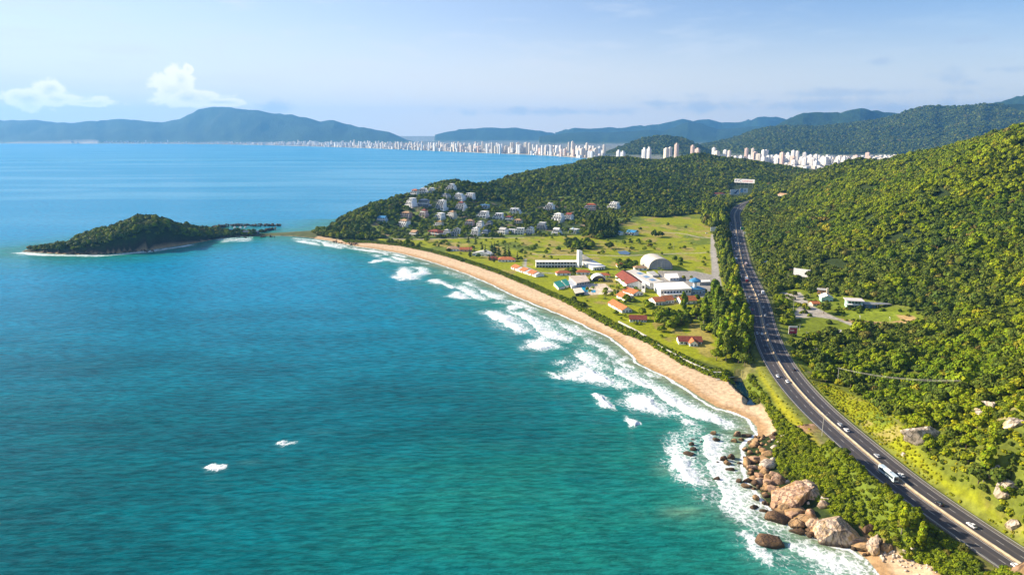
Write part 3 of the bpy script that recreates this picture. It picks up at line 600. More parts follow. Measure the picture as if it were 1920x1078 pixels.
# foam lace
fl = noise(nt, P, .38, 7, .72, (1.5, .8, 1), .55); fl2 = noise(nt, P, .13, 5, .7, (1.4, .7, 1), .55); fl3 = noise(nt, P, 1.3, 4, .7, (1.4, .8, 1), .55)
vw = N(nt, 'ShaderNodeTexVoronoi', feature='DISTANCE_TO_EDGE'); vw.inputs['Scale'].default_value = .30; vv = N(nt, 'ShaderNodeVectorMath', operation='ADD'); nd = N(nt, 'ShaderNodeTexNoise'); nd.inputs['Scale'].default_value = .25; nd.inputs['Detail'].default_value = 4; nt.links.new(P, nd.inputs[0]); vs_ = N(nt, 'ShaderNodeVectorMath', operation='SCALE'); vs_.inputs[3].default_value = 5; nt.links.new(nd.outputs['Color'], vs_.inputs[0]); nt.links.new(P, vv.inputs[0]); nt.links.new(vs_.outputs[0], vv.inputs[1]); nt.links.new(vv.outputs[0], vw.inputs[0])
web = smooth(nt, vw.outputs[0], 0, .22, 1, 0)
lace = math_node(nt, 'ADD', math_node(nt, 'ADD', math_node(nt, 'MULTIPLY', fl, .42), math_node(nt, 'MULTIPLY', fl2, .24)), math_node(nt, 'ADD', math_node(nt, 'MULTIPLY', web, .10), math_node(nt, 'MULTIPLY', fl3, .26)))
fm = smooth(nt, math_node(nt, 'ADD', math_node(nt, 'SUBTRACT', af, 1.0), math_node(nt, 'MULTIPLY', math_node(nt, 'SUBTRACT', lace, .25), 2.7)), -.06, .56)
fm = math_node(nt, 'MULTIPLY', fm, smooth(nt, af, .02, .25))
milk = math_node(nt, 'MULTIPLY', af, .30)
rip = noise(nt, P, .22, 4, .65, (.45, 1.7, 1), -.3); c = mix_col(nt, 1.0, c, smooth(nt, rip, .34, .66, .70, 1.34), 'MULTIPLY')  # light and dark of the ripple slopes painted into the water colour
c = mix_col(nt, milk, c, (.30, .52, .50))
c = mix_col(nt, math_node(nt, 'MULTIPLY', fm, .95), c, (.84, .87, .88))
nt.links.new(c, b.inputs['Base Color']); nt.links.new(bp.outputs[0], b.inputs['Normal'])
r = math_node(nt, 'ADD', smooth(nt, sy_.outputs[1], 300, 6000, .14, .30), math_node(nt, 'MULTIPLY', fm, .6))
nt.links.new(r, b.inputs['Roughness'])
se = np_mesh('sea', np.stack([Xs, Ys, Zs], 1), F, None, [wm], True, {'foam': foam, 'shallow': shal, 'sandy': sandy})
tag(link(bpy.data.objects.new('sea', se)), 'turquoise bay water with breaking surf along the beach', kind='structure')
# still waters
def sheet(name, poly, z, material, label):
    mb = MB(); mb.poly([(p[0], p[1], z) for p in poly]); o = mb.build(name, material); return tag(o, label, kind='structure')
cw, nt, b = principled('still_water', .06, .5); b.inputs['Base Color'].default_value = (.004, .022, .04, 1)
def grow(poly, k): c = poly.mean(0); return c + (poly - c) * k
sheet('creek', grow(CREEK, 1.02), 1.0, cw, 'dark blue creek pool behind the beach sand')
sheet('pond', grow(POND, 1.04), 4.35, cw, 'small pond on the lawn beside tree clumps')

# ------------------------------------------------------------------ haze
hz = MB(); hz.box(-26000, 26000, -600, 17600, -12, 800)
hm = bpy.data.materials.new('haze_air'); hm.use_nodes = True; nt = hm.node_tree; nt.nodes.clear()
pv = N(nt, 'ShaderNodeVolumePrincipled'); pv.inputs['Color'].default_value = (.15, .47, .98, 1); pv.inputs['Density'].default_value = 4.5e-5; pv.inputs['Anisotropy'].default_value = .25
o_ = N(nt, 'ShaderNodeOutputMaterial'); nt.links.new(pv.outputs[0], o_.inputs['Volume'])
tag(hz.build('haze', hm), 'thin blue sea haze fading the far mountains', kind='stuff')

# ------------------------------------------------------------------ highway
def offset_path(path, off):
    t = np.gradient(path[:, :2], axis=0); t /= np.linalg.norm(t, axis=1)[:, None]
    n = np.stack([t[:, 1], -t[:, 0]], 1); q = path.copy(); q[:, :2] += n * off; return q
def strip(name, path, a, b, dz, material, parent=None, dashes=None, attrs=None, thick=None):
    """ribbon between offsets a and b of the path; dashes=(on, off) in metres"""
    P, Q = offset_path(path, a), offset_path(path, b); mb = MB(); s = 0; mb.n = 0
    L_ = np.concatenate([[0], np.cumsum(np.linalg.norm(np.diff(path[:, :2], axis=0), axis=1))])
    for i in range(len(path) - 1):
        if dashes and (L_[i] % sum(dashes)) > dashes[0]: continue
        A, B, Cc, Dd = P[i], P[i + 1], Q[i + 1], Q[i]
        up = np.array([0, 0, dz])
        if thick is None: mb.poly([A + up, B + up, Cc + up, Dd + up])
        else:
            t0 = np.array([0, 0, dz + thick])
            mb.poly([A + t0, B + t0, Cc + t0, Dd + t0]); mb.poly([A + up, B + up, B + t0, A + t0]); mb.poly([Dd + up, Cc + up, Cc + t0, Dd + t0])
            if i == 0 or i == len(path) - 2: pass
    return mb.build(name, material, parent)
road_m, nt, b = principled('asphalt', .85, .2)
ua = N(nt, 'ShaderNodeAttribute', attribute_name='lane').outputs['Fac']; geo = N(nt, 'ShaderNodeNewGeometry')
ra = noise(nt, geo.outputs['Position'], .25, 6, .6); rb = noise(nt, geo.outputs['Position'], 2.5, 3, .6)
# worn wheel tracks and darker new lanes, paler shoulders
lane = smooth(nt, ua, 0, 1)
c = mix_col(nt, lane, (.160, .138, .128), (.060, .056, .062))
c = mix_col(nt, math_node(nt, 'MULTIPLY', smooth(nt, ra, .4, .65), .3), c, (.085, .075, .075))
c = mix_col(nt, math_node(nt, 'MULTIPLY', rb, .25), c, (.05, .05, .05))
nt.links.new(c, b.inputs['Base Color'])
FINE = catmull(ROAD[::2], 3.0)
offs = np.array([-RHALF, -9.3, -8.6, -6.9, -5.2, -5.0, -4.4, -2.6, -1.5, -.9, .9, 1.5, 2.6, 4.4, 5.0, 5.2, 6.9, 8.6, 9.3, RHALF])
lanev = np.array([0, 0, .75, 1, .75, .35, .8, 1, .8, .15, .15, .8, 1, .8, .35, .75, 1, .75, 0, 0])
Vs = []; Lv = []
for o in offs:
    q = offset_path(FINE, o); Vs.append(q)
Vs = np.stack(Vs, 1); idx = np.arange(Vs.shape[0] * len(offs)).reshape(Vs.shape[0], len(offs))
F = np.stack([idx[:-1, :-1], idx[:-1, 1:], idx[1:, 1:], idx[1:, :-1]], -1).reshape(-1, 4)[:, ::-1]
tag(link(bpy.data.objects.new('highway', np_mesh('highway', Vs.reshape(-1, 3), F, None, [road_m], True, {'lane': np.tile(lanev, Vs.shape[0])}))), 'grey dual carriageway curving along the coast under the wooded hill', kind='structure')
paint = mat('road_paint', (.42, .41, .39), .7, .15, .5); paint_y = mat('road_paint_faded', (.62, .52, .30), .7, .2, .5)
for a, bb, d_, m_ in ((-9.0, -8.75, None, paint), (8.75, 9.0, None, paint), (-1.75, -1.5, None, paint), (1.5, 1.75, None, paint), (-5.2, -5.0, (4, 8), paint), (5.0, 5.2, (4, 8), paint)):
    o = strip('lane_marking', FINE, a, bb, .006, m_, None, d_); tag(o, 'white painted lane line on the highway', kind='structure')
conc = mat('concrete_barrier', (.46, .38, .27), .9, .2, .3)
# central reserve and barriers
tag(strip('central_reserve', FINE, -.85, .85, .008, mat('reserve_concrete', (.33, .26, .18), .95, .25, .4), None, None, None, .16), 'narrow raised strip between the two carriageways', kind='structure')
tag(strip('central_barrier', FINE, -.18, .18, .16, conc, None, None, None, .8), 'long concrete barrier down the middle of the highway', 'barrier')
steel = mat('galvanised_steel', (.36, .36, .35), .45, .1, .5, .5, 0, .5)
def rail(name, path, off, label):
    root = strip(name, path, off - .05, off + .05, .45, steel, None, None, None, .32); tag(root, label, 'guardrail')
    q = offset_path(path, off + .08); mb = MB(); mb.box(-.07, .07, -.07, .07, -.8, .7); pm = mb.mesh('post', steel)
    for p in q[::4]:
        o = link(bpy.data.objects.new('post', pm), root); o.location = p
    return root
rail('guardrail', FINE[int(len(FINE) * .42):], -10.3, 'steel guardrail along the landward verge of the highway')
rail('guardrail', FINE[int(len(FINE) * .35):], 10.3, 'steel guardrail along the seaward verge of the highway')
SEAW = 10.3
# ------------------------------------------------------------------ vegetation
def leaf_material(name, lo, hi, warm):
    m, nt, b = principled(name, .7, .06)
    a = N(nt, 'ShaderNodeAttribute', attribute_name='Col'); oi = N(nt, 'ShaderNodeObjectInfo')
    r = oi.outputs['Random']
    c = mix_col(nt, r, lo, hi)
    c = mix_col(nt, math_node(nt, 'GREATER_THAN', math_node(nt, 'FRACT', math_node(nt, 'MULTIPLY', r, 37.3)), .92), c, warm)
    c = mix_col(nt, smooth(nt, math_node(nt, 'FRACT', math_node(nt, 'MULTIPLY', r, 11.7)), 0, 1, 0, .55), c, (hi[0] * .45, hi[1] * .6, hi[2] * 1.1))
    geo = N(nt, 'ShaderNodeNewGeometry'); big = noise(nt, geo.outputs['Position'], .009, 3, .6)
    c = mix_col(nt, smooth(nt, big, .38, .62, 0, .55), c, (hi[0] * 1.25, hi[1] * 1.12, hi[2]))
    c = mix_col(nt, 1.0, c, a.outputs['Color'], 'MULTIPLY')
    nt.links.new(c, b.inputs['Base Color'])
    return m
LEAF = leaf_material('foliage', (.080, .135, .006), (.205, .255, .007), (.29, .25, .02))
LEAFY = leaf_material('scrub_foliage', (.080, .135, .007), (.185, .235, .008), (.25, .22, .03))
LEAFB = leaf_material('bank_foliage', (.17, .21, .008), (.32, .32, .010), (.32, .27, .03))
LEAFD = leaf_material('dark_foliage', (.050, .082, .012), (.105, .140, .014), (.16, .13, .03))
BARK = mat('bark', (.16, .12, .085), .9, .3, 2)
BARKP = mat('pale_bark', (.34, .29, .23), .9, .25, 2)
def ico(sub):
    bm = bmesh.new(); bmesh.ops.create_icosphere(bm, subdivisions=sub, radius=1)
    V = np.array([v.co[:] for v in bm.verts]); F = np.array([[v.index for v in f.verts] for f in bm.faces]); bm.free(); return V, F
ICO1, ICO2, ICO3, ICO4 = ico(1), ico(2), ico(3), ico(4)
def crown_mesh(name, seed, R, H, z0, lobes, n, size, material, shape='round', droop=0.0):
    """foliage: many small bent leaf clusters around several lobes, over a thin inner mass"""
    r = np.random.default_rng(seed); V = []; F = []; Cc = []; nb = 0
    LC = []
    for i in range(lobes):
        if shape == 'cone':
            t = i / max(1, lobes - 1); a = i * 2.4; rr = R * (1 - t) * .55
            c = np.array([rr * math.cos(a), rr * math.sin(a), z0 + H * (.08 + .86 * t)]); rad_ = np.array([1, 1, .55]) * max(R * (1 - t * .93) * .62, .35)
        elif shape == 'tall':
            t = i / max(1, lobes - 1); a = r.uniform(0, 6.3); rr = R * .35 * r.uniform(.3, 1)
            c = np.array([rr * math.cos(a), rr * math.sin(a), z0 + H * (.1 + .8 * t)]); k = math.sin(math.pi * (.12 + .72 * (1 - t))) ; rad_ = np.array([1, 1, 1.5]) * R * .55 * (.45 + .6 * k)
        elif shape == 'flat':
            a = r.uniform(0, 6.3); rr = R * .72 * math.sqrt(r.uniform(0, 1)); c = np.array([rr * math.cos(a), rr * math.sin(a), z0 + H * (.5 + .3 * (1 - (rr / R) ** 2) + r.uniform(-.1, .1))]); rad_ = np.array([1, 1, .55]) * R * r.uniform(.30, .44)
        else:
            a = i * 2.39996 + r.uniform(-.4, .4); t = (i + .5) / lobes; rr = R * .62 * math.sqrt(1 - t ** 1.6) if i < lobes - 1 else 0
            c = np.array([rr * math.cos(a), rr * math.sin(a), z0 + H * (.28 + .48 * t)]); rad_ = np.array([1, 1, .82]) * R * r.uniform(.40, .56)
        LC.append((c, rad_, r.uniform(.78, 1.16)))
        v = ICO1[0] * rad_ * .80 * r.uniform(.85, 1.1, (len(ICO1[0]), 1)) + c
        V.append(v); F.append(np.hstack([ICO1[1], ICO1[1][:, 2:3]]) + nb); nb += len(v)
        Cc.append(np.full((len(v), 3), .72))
    w = np.array([q[1][0] ** 2 for q in LC]); w /= w.sum()
    li = r.choice(lobes, n, p=w)
    ctr = np.array([q[0] for q in LC])[li]; rd = np.array([q[1] for q in LC])[li]; tone = np.array([q[2] for q in LC])[li]
    d = r.normal(size=(n, 3)); d[:, 2] = np.abs(d[:, 2]) * .9 + d[:, 2] * .1 - .15; d /= np.linalg.norm(d, axis=1)[:, None]
    p = ctr + d * rd * r.uniform(.80, 1.10, (n, 1))
    nrm = d + r.normal(size=(n, 3)) * .27; nrm /= np.linalg.norm(nrm, axis=1)[:, None]
    ref = r.normal(size=(n, 3)); t1 = np.cross(nrm, ref); t1 /= np.linalg.norm(t1, axis=1)[:, None]; t2 = np.cross(nrm, t1)
    s = size * r.uniform(.55, 1.25, (n, 1))
    q = np.stack([p - t1 * s - t2 * s * .7, p + t1 * s * .8 - t2 * s, p + t1 * s + t2 * s * .8 + nrm * s * .25, p - t1 * s * .7 + t2 * s], 1)
    if droop: q[:, 2:, 2] -= droop * s
    V.append(q.reshape(-1, 3)); F.append(np.arange(n * 4).reshape(n, 4) + nb)
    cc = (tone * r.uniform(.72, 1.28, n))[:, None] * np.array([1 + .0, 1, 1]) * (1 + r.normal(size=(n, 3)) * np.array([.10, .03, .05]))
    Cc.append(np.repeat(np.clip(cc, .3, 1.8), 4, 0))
    Fa = np.vstack(F)
    me = bpy.data.meshes.new(name); Va = np.vstack(V)
    core = sum(len(ICO1[1]) for _ in range(lobes))
    faces = [tuple(f[:3]) for f in Fa[:core]] + [tuple(f) for f in Fa[core:]]
    me.from_pydata(Va.tolist(), [], faces)
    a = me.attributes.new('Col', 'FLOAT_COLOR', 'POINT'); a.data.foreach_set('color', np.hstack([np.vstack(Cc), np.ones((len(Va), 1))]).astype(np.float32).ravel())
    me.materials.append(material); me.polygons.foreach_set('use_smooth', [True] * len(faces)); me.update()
    return me
def trunk_mesh(name, seed, h, r0, spread, material, limbs=5):
    r = random.Random(seed); mb = MB(); lean = r.uniform(-.06, .06)
    mb.rod((0, 0, -1.0), (lean * h, 0, h * .55), r0, r0 * .7, 7); mb.rod((lean * h, 0, h * .55), (lean * h, 0, h), r0 * .7, r0 * .3, 6)
    for i in range(limbs):
        a = i * 2.4 + r.uniform(-.3, .3); z = h * r.uniform(.4, .7)
        mb.rod((lean * h, 0, z), (lean * h + spread * math.cos(a), spread * math.sin(a), z + h * .35), r0 * .4, r0 * .15, 5)
    return mb.mesh(name, material, True)
def palm_crown(name, seed, material, L_=3.2, n=13):
    r = random.Random(seed); mb = MB(); cols = []
    for i in range(n):
        a = 2 * math.pi * i / n + r.uniform(-.2, .2); up = r.uniform(.1, .9); pz = 0; px = 0; w = .16; prev = None
        for k in range(6):
            t = k / 5; x = L_ * t; z = up * x * .8 - 1.5 * t * t * L_ * .5
            wdt = .62 * math.sin(math.pi * (.12 + .80 * t)) + .05
            l = (x * math.cos(a) - wdt * math.sin(a), x * math.sin(a) + wdt * math.cos(a), z - .12); rr = (x * math.cos(a) + wdt * math.sin(a), x * math.sin(a) - wdt * math.cos(a), z - .12); c = (x * math.cos(a), x * math.sin(a), z + .1)
            if prev: mb.poly([prev[0], prev[2], c, l]); mb.poly([prev[2], prev[1], rr, c])
            prev = (l, rr, c)
    me = mb.mesh(name, material, True); me.attributes.new('Col', 'FLOAT_COLOR', 'POINT').data.foreach_set('color', [1.0] * (4 * len(mb.v))); return me
KINDS = {}
def tree_kind(key, cats, crown, trunk):
    """prototype objects (never linked): crown as leaf mesh, trunk as wood mesh"""
    KINDS[key] = (cats, crown, trunk)
for i in range(4):
    R = [4.6, 5.4, 3.9, 4.9][i]; Hh = [6.5, 6.0, 7, 5.0][i]
    tree_kind('broad%d' % i, 'broadleaf_tree', crown_mesh('crown', 100 + i, R, Hh, 2.2, 8, 520, .62, LEAF, 'round' if i != 3 else 'flat'), trunk_mesh('trunk', i, 6.5, .3, 2.2, BARK))
for i in range(2):
    tree_kind('dark%d' % i, 'broadleaf_tree', crown_mesh('crown', 120 + i, 5.0, 7.5, 2.0, 8, 520, .62, LEAFD, 'round'), trunk_mesh('trunk', 20 + i, 7, .3, 2.2, BARK))
    tree_kind('tall%d' % i, 'tall_tree', crown_mesh('crown', 130 + i, 4.0, 15, 3.5, 9, 800, .60, LEAFD if i else LEAF, 'tall', .4), trunk_mesh('trunk', 30 + i, 16, .35, 1.6, BARKP))
    tree_kind('bush%d' % i, 'shrub', crown_mesh('crown', 140 + i, 2.3, 2.8, -.3, 6, 240, .42, LEAFY, 'round'), None)
tree_kind('conifer', 'conifer_tree', crown_mesh('crown', 150, 3.2, 16, 1.0, 13, 620, .5, LEAFD, 'cone', .3), trunk_mesh('trunk', 50, 16, .28, .8, BARK, 3))
tree_kind('umbrella', 'spreading_tree', crown_mesh('crown', 160, 6.5, 5.0, 1.5, 10, 620, .6, LEAFD, 'flat'), trunk_mesh('trunk', 60, 6, .35, 3.6, BARK, 6))
tree_kind('palm', 'palm_tree', None, None)
def palm_parts():
    mb = MB(); mb.rod((0, 0, -.6), (.25, 0, 3.6), .2, .15, 7); mb.rod((.25, 0, 3.6), (.35, 0, 7.6), .15, .12, 7)
    tr = mb.mesh('trunk', BARKP, True); cr = palm_crown('crown', 3, LEAF)
    for v in cr.vertices: v.co.z += 7.6; v.co.x += .35
    return cr, tr
KINDS['palm'] = ('palm_tree',) + palm_parts()
# lighter versions for the far-off woods
FARP = []
for i in range(5):
    me = crown_mesh('wood_crown', 200 + i, [4.6, 5.2, 4.0, 5.6, 4.4][i], [6.5, 6, 7.5, 6.5, 5][i], .5, 7, 230, .78, LEAF if i < 3 else LEAFD, 'round')
    FARP.append(bpy.data.objects.new('wood_tree', me))
BUSHP = [bpy.data.objects.new('scrub_bush', crown_mesh('scrub_crown', 220 + i, 2.2, 2.4, -.5, 7, 330, .25, LEAFY, 'round')) for i in range(2)]
BUSHB = [bpy.data.objects.new('bank_bush', crown_mesh('bank_crown', 225 + i, 2.2, 2.0, -.5, 6, 190, .34, LEAFB, 'round')) for i in range(2)]
BUSHP += [bpy.data.objects.new('scrub_bush', crown_mesh('scrub_crown', 230, 2.4, 3.0, -.5, 7, 330, .27, LEAFD, 'round'))]
HEDP = [bpy.data.objects.new('hedge_bush', crown_mesh('hedge_crown', 240 + i, 2.0, 1.8, -.6, 5, 120, .42, [LEAFY, LEAFD, LEAF][i], 'round')) for i in range(3)]
def scatter_object(name, pts, scl, rot, kind, protos, label, group=None):
    me = bpy.data.meshes.new(name); me.vertices.add(len(pts)); me.vertices.foreach_set('co', np.asarray(pts, np.float32).ravel())
    for nm, ar in (('scl', scl), ('rot', rot)):
        a = me.attributes.new(nm, 'FLOAT_VECTOR', 'POINT'); a.data.foreach_set('vector', np.asarray(ar, np.float32).ravel())
    a = me.attributes.new('kindi', 'INT', 'POINT'); a.data.foreach_set('value', np.asarray(kind, np.int32))
    me.update(); o = link(bpy.data.objects.new(name, me))
    ng = bpy.data.node_groups.new(name + '_growth', 'GeometryNodeTree')
    ng.interface.new_socket('Geometry', in_out='INPUT', socket_type='NodeSocketGeometry'); ng.interface.new_socket('Geometry', in_out='OUTPUT', socket_type='NodeSocketGeometry')
    gi = ng.nodes.new('NodeGroupInput'); go = ng.nodes.new('NodeGroupOutput'); j = ng.nodes.new('GeometryNodeJoinGeometry'); ip = ng.nodes.new('GeometryNodeInstanceOnPoints')
    for p in reversed(protos):
        n = ng.nodes.new('GeometryNodeObjectInfo'); n.inputs['Object'].default_value = p; n.inputs['As Instance'].default_value = True
        ng.links.new(n.outputs['Geometry'], j.inputs[0])
    def na(nm, t):
        n = ng.nodes.new('GeometryNodeInputNamedAttribute'); n.data_type = t; n.inputs['Name'].default_value = nm; return n.outputs['Attribute']
    ng.links.new(gi.outputs[0], ip.inputs['Points']); ng.links.new(j.outputs[0], ip.inputs['Instance'])
    ip.inputs['Pick Instance'].default_value = True; ng.links.new(na('kindi', 'INT'), ip.inputs['Instance Index'])
    ng.links.new(na('rot', 'FLOAT_VECTOR'), ip.inputs['Rotation']); ng.links.new(na('scl', 'FLOAT_VECTOR'), ip.inputs['Scale'])
    ng.links.new(ip.outputs[0], go.inputs[0])
    md = o.modifiers.new('growth', 'NODES'); md.node_group = ng
    return tag(o, label, None, group, 'stuff')
def jitter_grid(x0, x1, y0, y1, step, seed):
    r = np.random.default_rng(seed); gx, gy = np.meshgrid(np.arange(x0, x1, step, float), np.arange(y0, y1, step * .9, float))
    gx[1::2] += step / 2; return (gx + r.uniform(-.38, .38, gx.shape) * step).ravel(), (gy + r.uniform(-.38, .38, gy.shape) * step).ravel()
CLEAR = [gpoly([(1368, 372), (1412, 370), (1414, 343), (1368, 345)]), gpoly([(1455, 374), (1478, 372), (1476, 362), (1456, 364)]), gpoly([(1336, 370), (1362, 370), (1362, 363), (1336, 364)]), gpoly([(1485, 525), (1520, 525), (1520, 512), (1484, 512)]), gpoly([(1430, 500), (1447, 500), (1447, 494), (1430, 494)])]
_o = np.argsort(ROAD[:, 1]); RY_, RX_ = ROAD[_o, 1], ROAD[_o, 0]
NOGROW = CLEAR + [LAWN, SLOPE, RIGHTFLAT, BANK, BANKL, SAND, SAND2, SAND3, SCRUB, SEASIDE]
def forest_points(x0, x1, y0, y1, step, seed, extra=()):
    x, y = jitter_grid(x0, x1, y0, y1, step, seed)
    k = np.abs(np.arctan2(x, y)) < .78; x, y = x[k], y[k]
    z = height(x, y, False)
    u, v_ = project(x, y, z + 5); k = (u > -120) & (u < 2040) & (v_ < 1150) & (z > .8); x, y, z = x[k], y[k], z[k]
    k = sdist(x, y, COAST) > 5
    xr = np.interp(y, RY_, RX_); k &= ~((x < xr) & (x > -50) & (y < 640))
    k &= ~((x < -330) & (x > -436) & (y < 1300)) & (fbm(x / 26, y / 26, 310) < .69)
    for P in list(NOGROW) + list(extra):
        k &= ~inside(x, y, P)
    b = k & (y < 2300) & (x > 60)
    d = road_dz(x[b], y[b])[0]; kk = k.copy(); kk[b] = d > 17; k = kk
    x, y = x[k], y[k]
    return x, y, height(x, y)
# individually placed trees: (x, y, z, kind, scale, rot, label, group)
TREES = []
rt = np.random.default_rng(11)
def add_tree(px, py, kind, s, label, group=None, jit=0):
    g = G(px, py)
    if g is None: return
    TREES.append((g[0], g[1], g[2] - .1, kind, s, rt.uniform(0, 6.28), label, group))
# forest on the right hillside, nearest first
x, y, z = forest_points(60, 1500, 240, 1400, 5.3, 1)
dens = fbm(x / 40, y / 40, 301) ; sz = .62 + .75 * fbm(x / 60, y / 60, 302) + rt.normal(size=len(x)) * .16; sz = np.where(rt.uniform(size=len(x)) < .07, sz * 1.5, sz); sz = np.clip(sz * .72, .32, 1.6)
# thinner low growth in the rocky foreground
nearr = (x > 170) & (y < 325)
keep = ~(nearr & ((fbm(x / 18, y / 18, 303) < .47) | (rt.uniform(size=len(x)) < .25)))
x, y, z, sz, nearr = x[keep], y[keep], z[keep], sz[keep], nearr[keep]
sz = np.where(nearr, sz * .72, sz)
u, v_ = project(x, y, z + 4); dist = np.hypot(x, y)
vis = (u > -20) & (u < 1940) & (v_ < 1090)
score = np.where(vis, sz / dist, 0)
order = np.argsort(-score); nind = 150
ind = order[:nind]; rest = order[nind:]
for i in ind:
    k = ['broad0', 'broad1', 'broad2', 'broad3', 'dark0', 'dark1'][rt.integers(0, 6)]
    TREES.append((x[i], y[i], z[i] - .3, k, sz[i], rt.uniform(0, 6.28), 'leafy green tree in the dense growth on the hillside right of the highway', 'trees on the hillside right of the highway'))
def tri(n, s): return np.stack([s * rt.uniform(.85, 1.15, n), s * rt.uniform(.85, 1.15, n), s * rt.uniform(.8, 1.3, n)], 1)
def rots(n): return np.stack([rt.uniform(-.08, .08, n), rt.uniform(-.08, .08, n), rt.uniform(0, 6.28, n)], 1)
def wood(name, x, y, z, s, label, p=(.3, .22, .22, .13, .13), mask=None):
    n = len(x); k = rt.choice(5, n, p=p)
    if mask is not None: k = np.where(rt.uniform(size=n) < mask, rt.integers(3, 5, n), k)
    scatter_object(name, np.stack([x, y, z - .4], 1), tri(n, s), rots(n), k, FARP, label)
wood('hillside_forest', x[rest], y[rest], z[rest], sz[rest] * 1.12, 'dense green forest covering the hillside right of the highway', mask=np.clip(.1 + .75 * (1 - sstep(z[rest] + 30 * (fbm(x[rest] / 120, y[rest] / 120, 320) - .5), 26, 62)) * (y[rest] > 480) + .5 * sstep(fbm(x[rest] / 90, y[rest] / 90, 321), .54, .64), 0, .85))
# understorey so that no bare ground shows between the crowns
n_total = len(rest)
xm, ym, zm = forest_points(-650, 1700, 1400, 3100, 8.2, 2)
x2, y2, z2 = forest_points(-650, 60, 1000, 1400, 6.8, 3)
xm, ym, zm = np.r_[xm, x2], np.r_[ym, y2], np.r_[zm, z2]
wood('headland_forest', xm, ym, zm, np.clip(.62 + .65 * fbm(xm / 80, ym / 80, 305) + rt.normal(size=len(xm)) * .2, .45, 1.7), 'dark green forest over the headland and the middle hills', (.12, .10, .10, .34, .34))  # mostly dark crowns: the slope's shaded side put into the leaf colour
n_total += len(xm)
xf_, yf_ = jitter_grid(200, 4600, 4300, 7600, 19, 4)
zf_ = height(xf_, yf_); k = (zf_ > 25) & (np.arctan2(xf_, yf_) < .68); xf_, yf_, zf_ = xf_[k], yf_[k], zf_[k]
wood('mountain_forest', xf_, yf_, zf_ - 5, np.clip(2.15 + rt.normal(size=len(xf_)) * .5, 1.0, 3.6), 'forest on the distant mountains to the right', (.02, .02, .02, .47, .47))
n_total += len(xf_)
# the island wood
x, y, z = forest_points(-850, -420, 980, 1220, 5.2, 5)
k = (z > 1.5) & (sdist(x, y, COAST) > 4.5) & ((x < -450)); x, y, z = x[k], y[k], z[k]
wood('island_wood', x, y, z, np.clip(.6 + .5 * fbm(x / 30, y / 30, 306) + rt.normal(size=len(x)) * .12, .4, 1.1), 'dark low wood covering the small island', (.08, .08, .08, .38, .38))
# scrub: dune hedge, seaward bank, verges
def scrub(name, poly_or_pts, step, seed, protos, smin, smax, label, prob=1.0, noise_thr=0):
    P = poly_or_pts; x, y = jitter_grid(P[:, 0].min(), P[:, 0].max(), P[:, 1].min(), P[:, 1].max(), step, seed)
    k = inside(x, y, P) & (sdist(x, y, COAST) > 6) & (rt.uniform(size=len(x)) < prob) & (fbm(x / 16, y / 16, seed + 50) >= noise_thr)
    x, y = x[k], y[k]; d = road_dz(x, y)[0]; k = d > 13.5; x, y = x[k], y[k]
    z = height(x, y); n = len(x); s = rt.uniform(smin, smax, n) * (.7 + .6 * fbm(x / 12, y / 12, seed + 60))
    scatter_object(name, np.stack([x, y, z - .1], 1), tri(n, s), rots(n), rt.integers(0, len(protos), n), protos, label)
HEDGE = gpoly([(640, 450), (700, 453), (750, 457.5), (807, 468), (850, 479), (900, 495), (941, 509), (1002, 533), (1064, 560), (1127, 592), (1169, 612), (1215, 633), (1250, 652), (1290, 672), (1330, 690), (1372, 704), (1376, 722), (1359, 714), (1322, 701), (1280, 683), (1246, 662), (1210, 640.5), (1169, 625), (1127, 604), (1064, 568.5), (1002, 541.5), (941, 515.5), (900, 500.5), (850, 484.5), (807, 472.5), (750, 461), (700, 456), (650, 455)])
scrub('dune_scrub', HEDGE, 2.3, 6, HEDP, .75, 1.15, 'dense green scrub hedge between the beach and the lawns')
scrub('seaward_scrub', SCRUB, 2.1, 7, BUSHP[:2] + BUSHP, .45, 1.0, 'thick green scrub on the bank between the highway and the rocks')
scrub('verge_scrub', BANK, 1.9, 8, BUSHB, .16, .46, 'low yellow green bushes on the grassy bank beside the highway', .85, .30)
scrub('bank_shrubs', BANK, 6.5, 18, BUSHP, .35, .9, 'scattered darker green shrubs on the grassy bank beside the highway', .5, .48)
scrub('verge_scrub', BANKL, 2.6, 9, BUSHB, .2, .5, 'low yellow green plants on the seaward verge of the highway', .5, .5)
scrub('slope_scrub', GREENS, 5, 10, BUSHP[:2], .7, 1.3, 'light green bushes on the clearing above the field', .7, .4)
scrub('field_scrub', RIGHTFLAT, 5, 12, BUSHP, .6, 1.3, 'green bushes round the field edges', .35, .54)
rocky_zone = gpoly([(1700, 765), (1760, 745), (1830, 735), (1925, 730), (1925, 985), (1860, 950), (1800, 910), (1740, 865), (1705, 820)])
scrub('rocky_slope_scrub', rocky_zone, 2.6, 13, BUSHB + BUSHP, .3, 1.0, 'green and yellow scrub among the outcrops on the right slope', .85, .36)
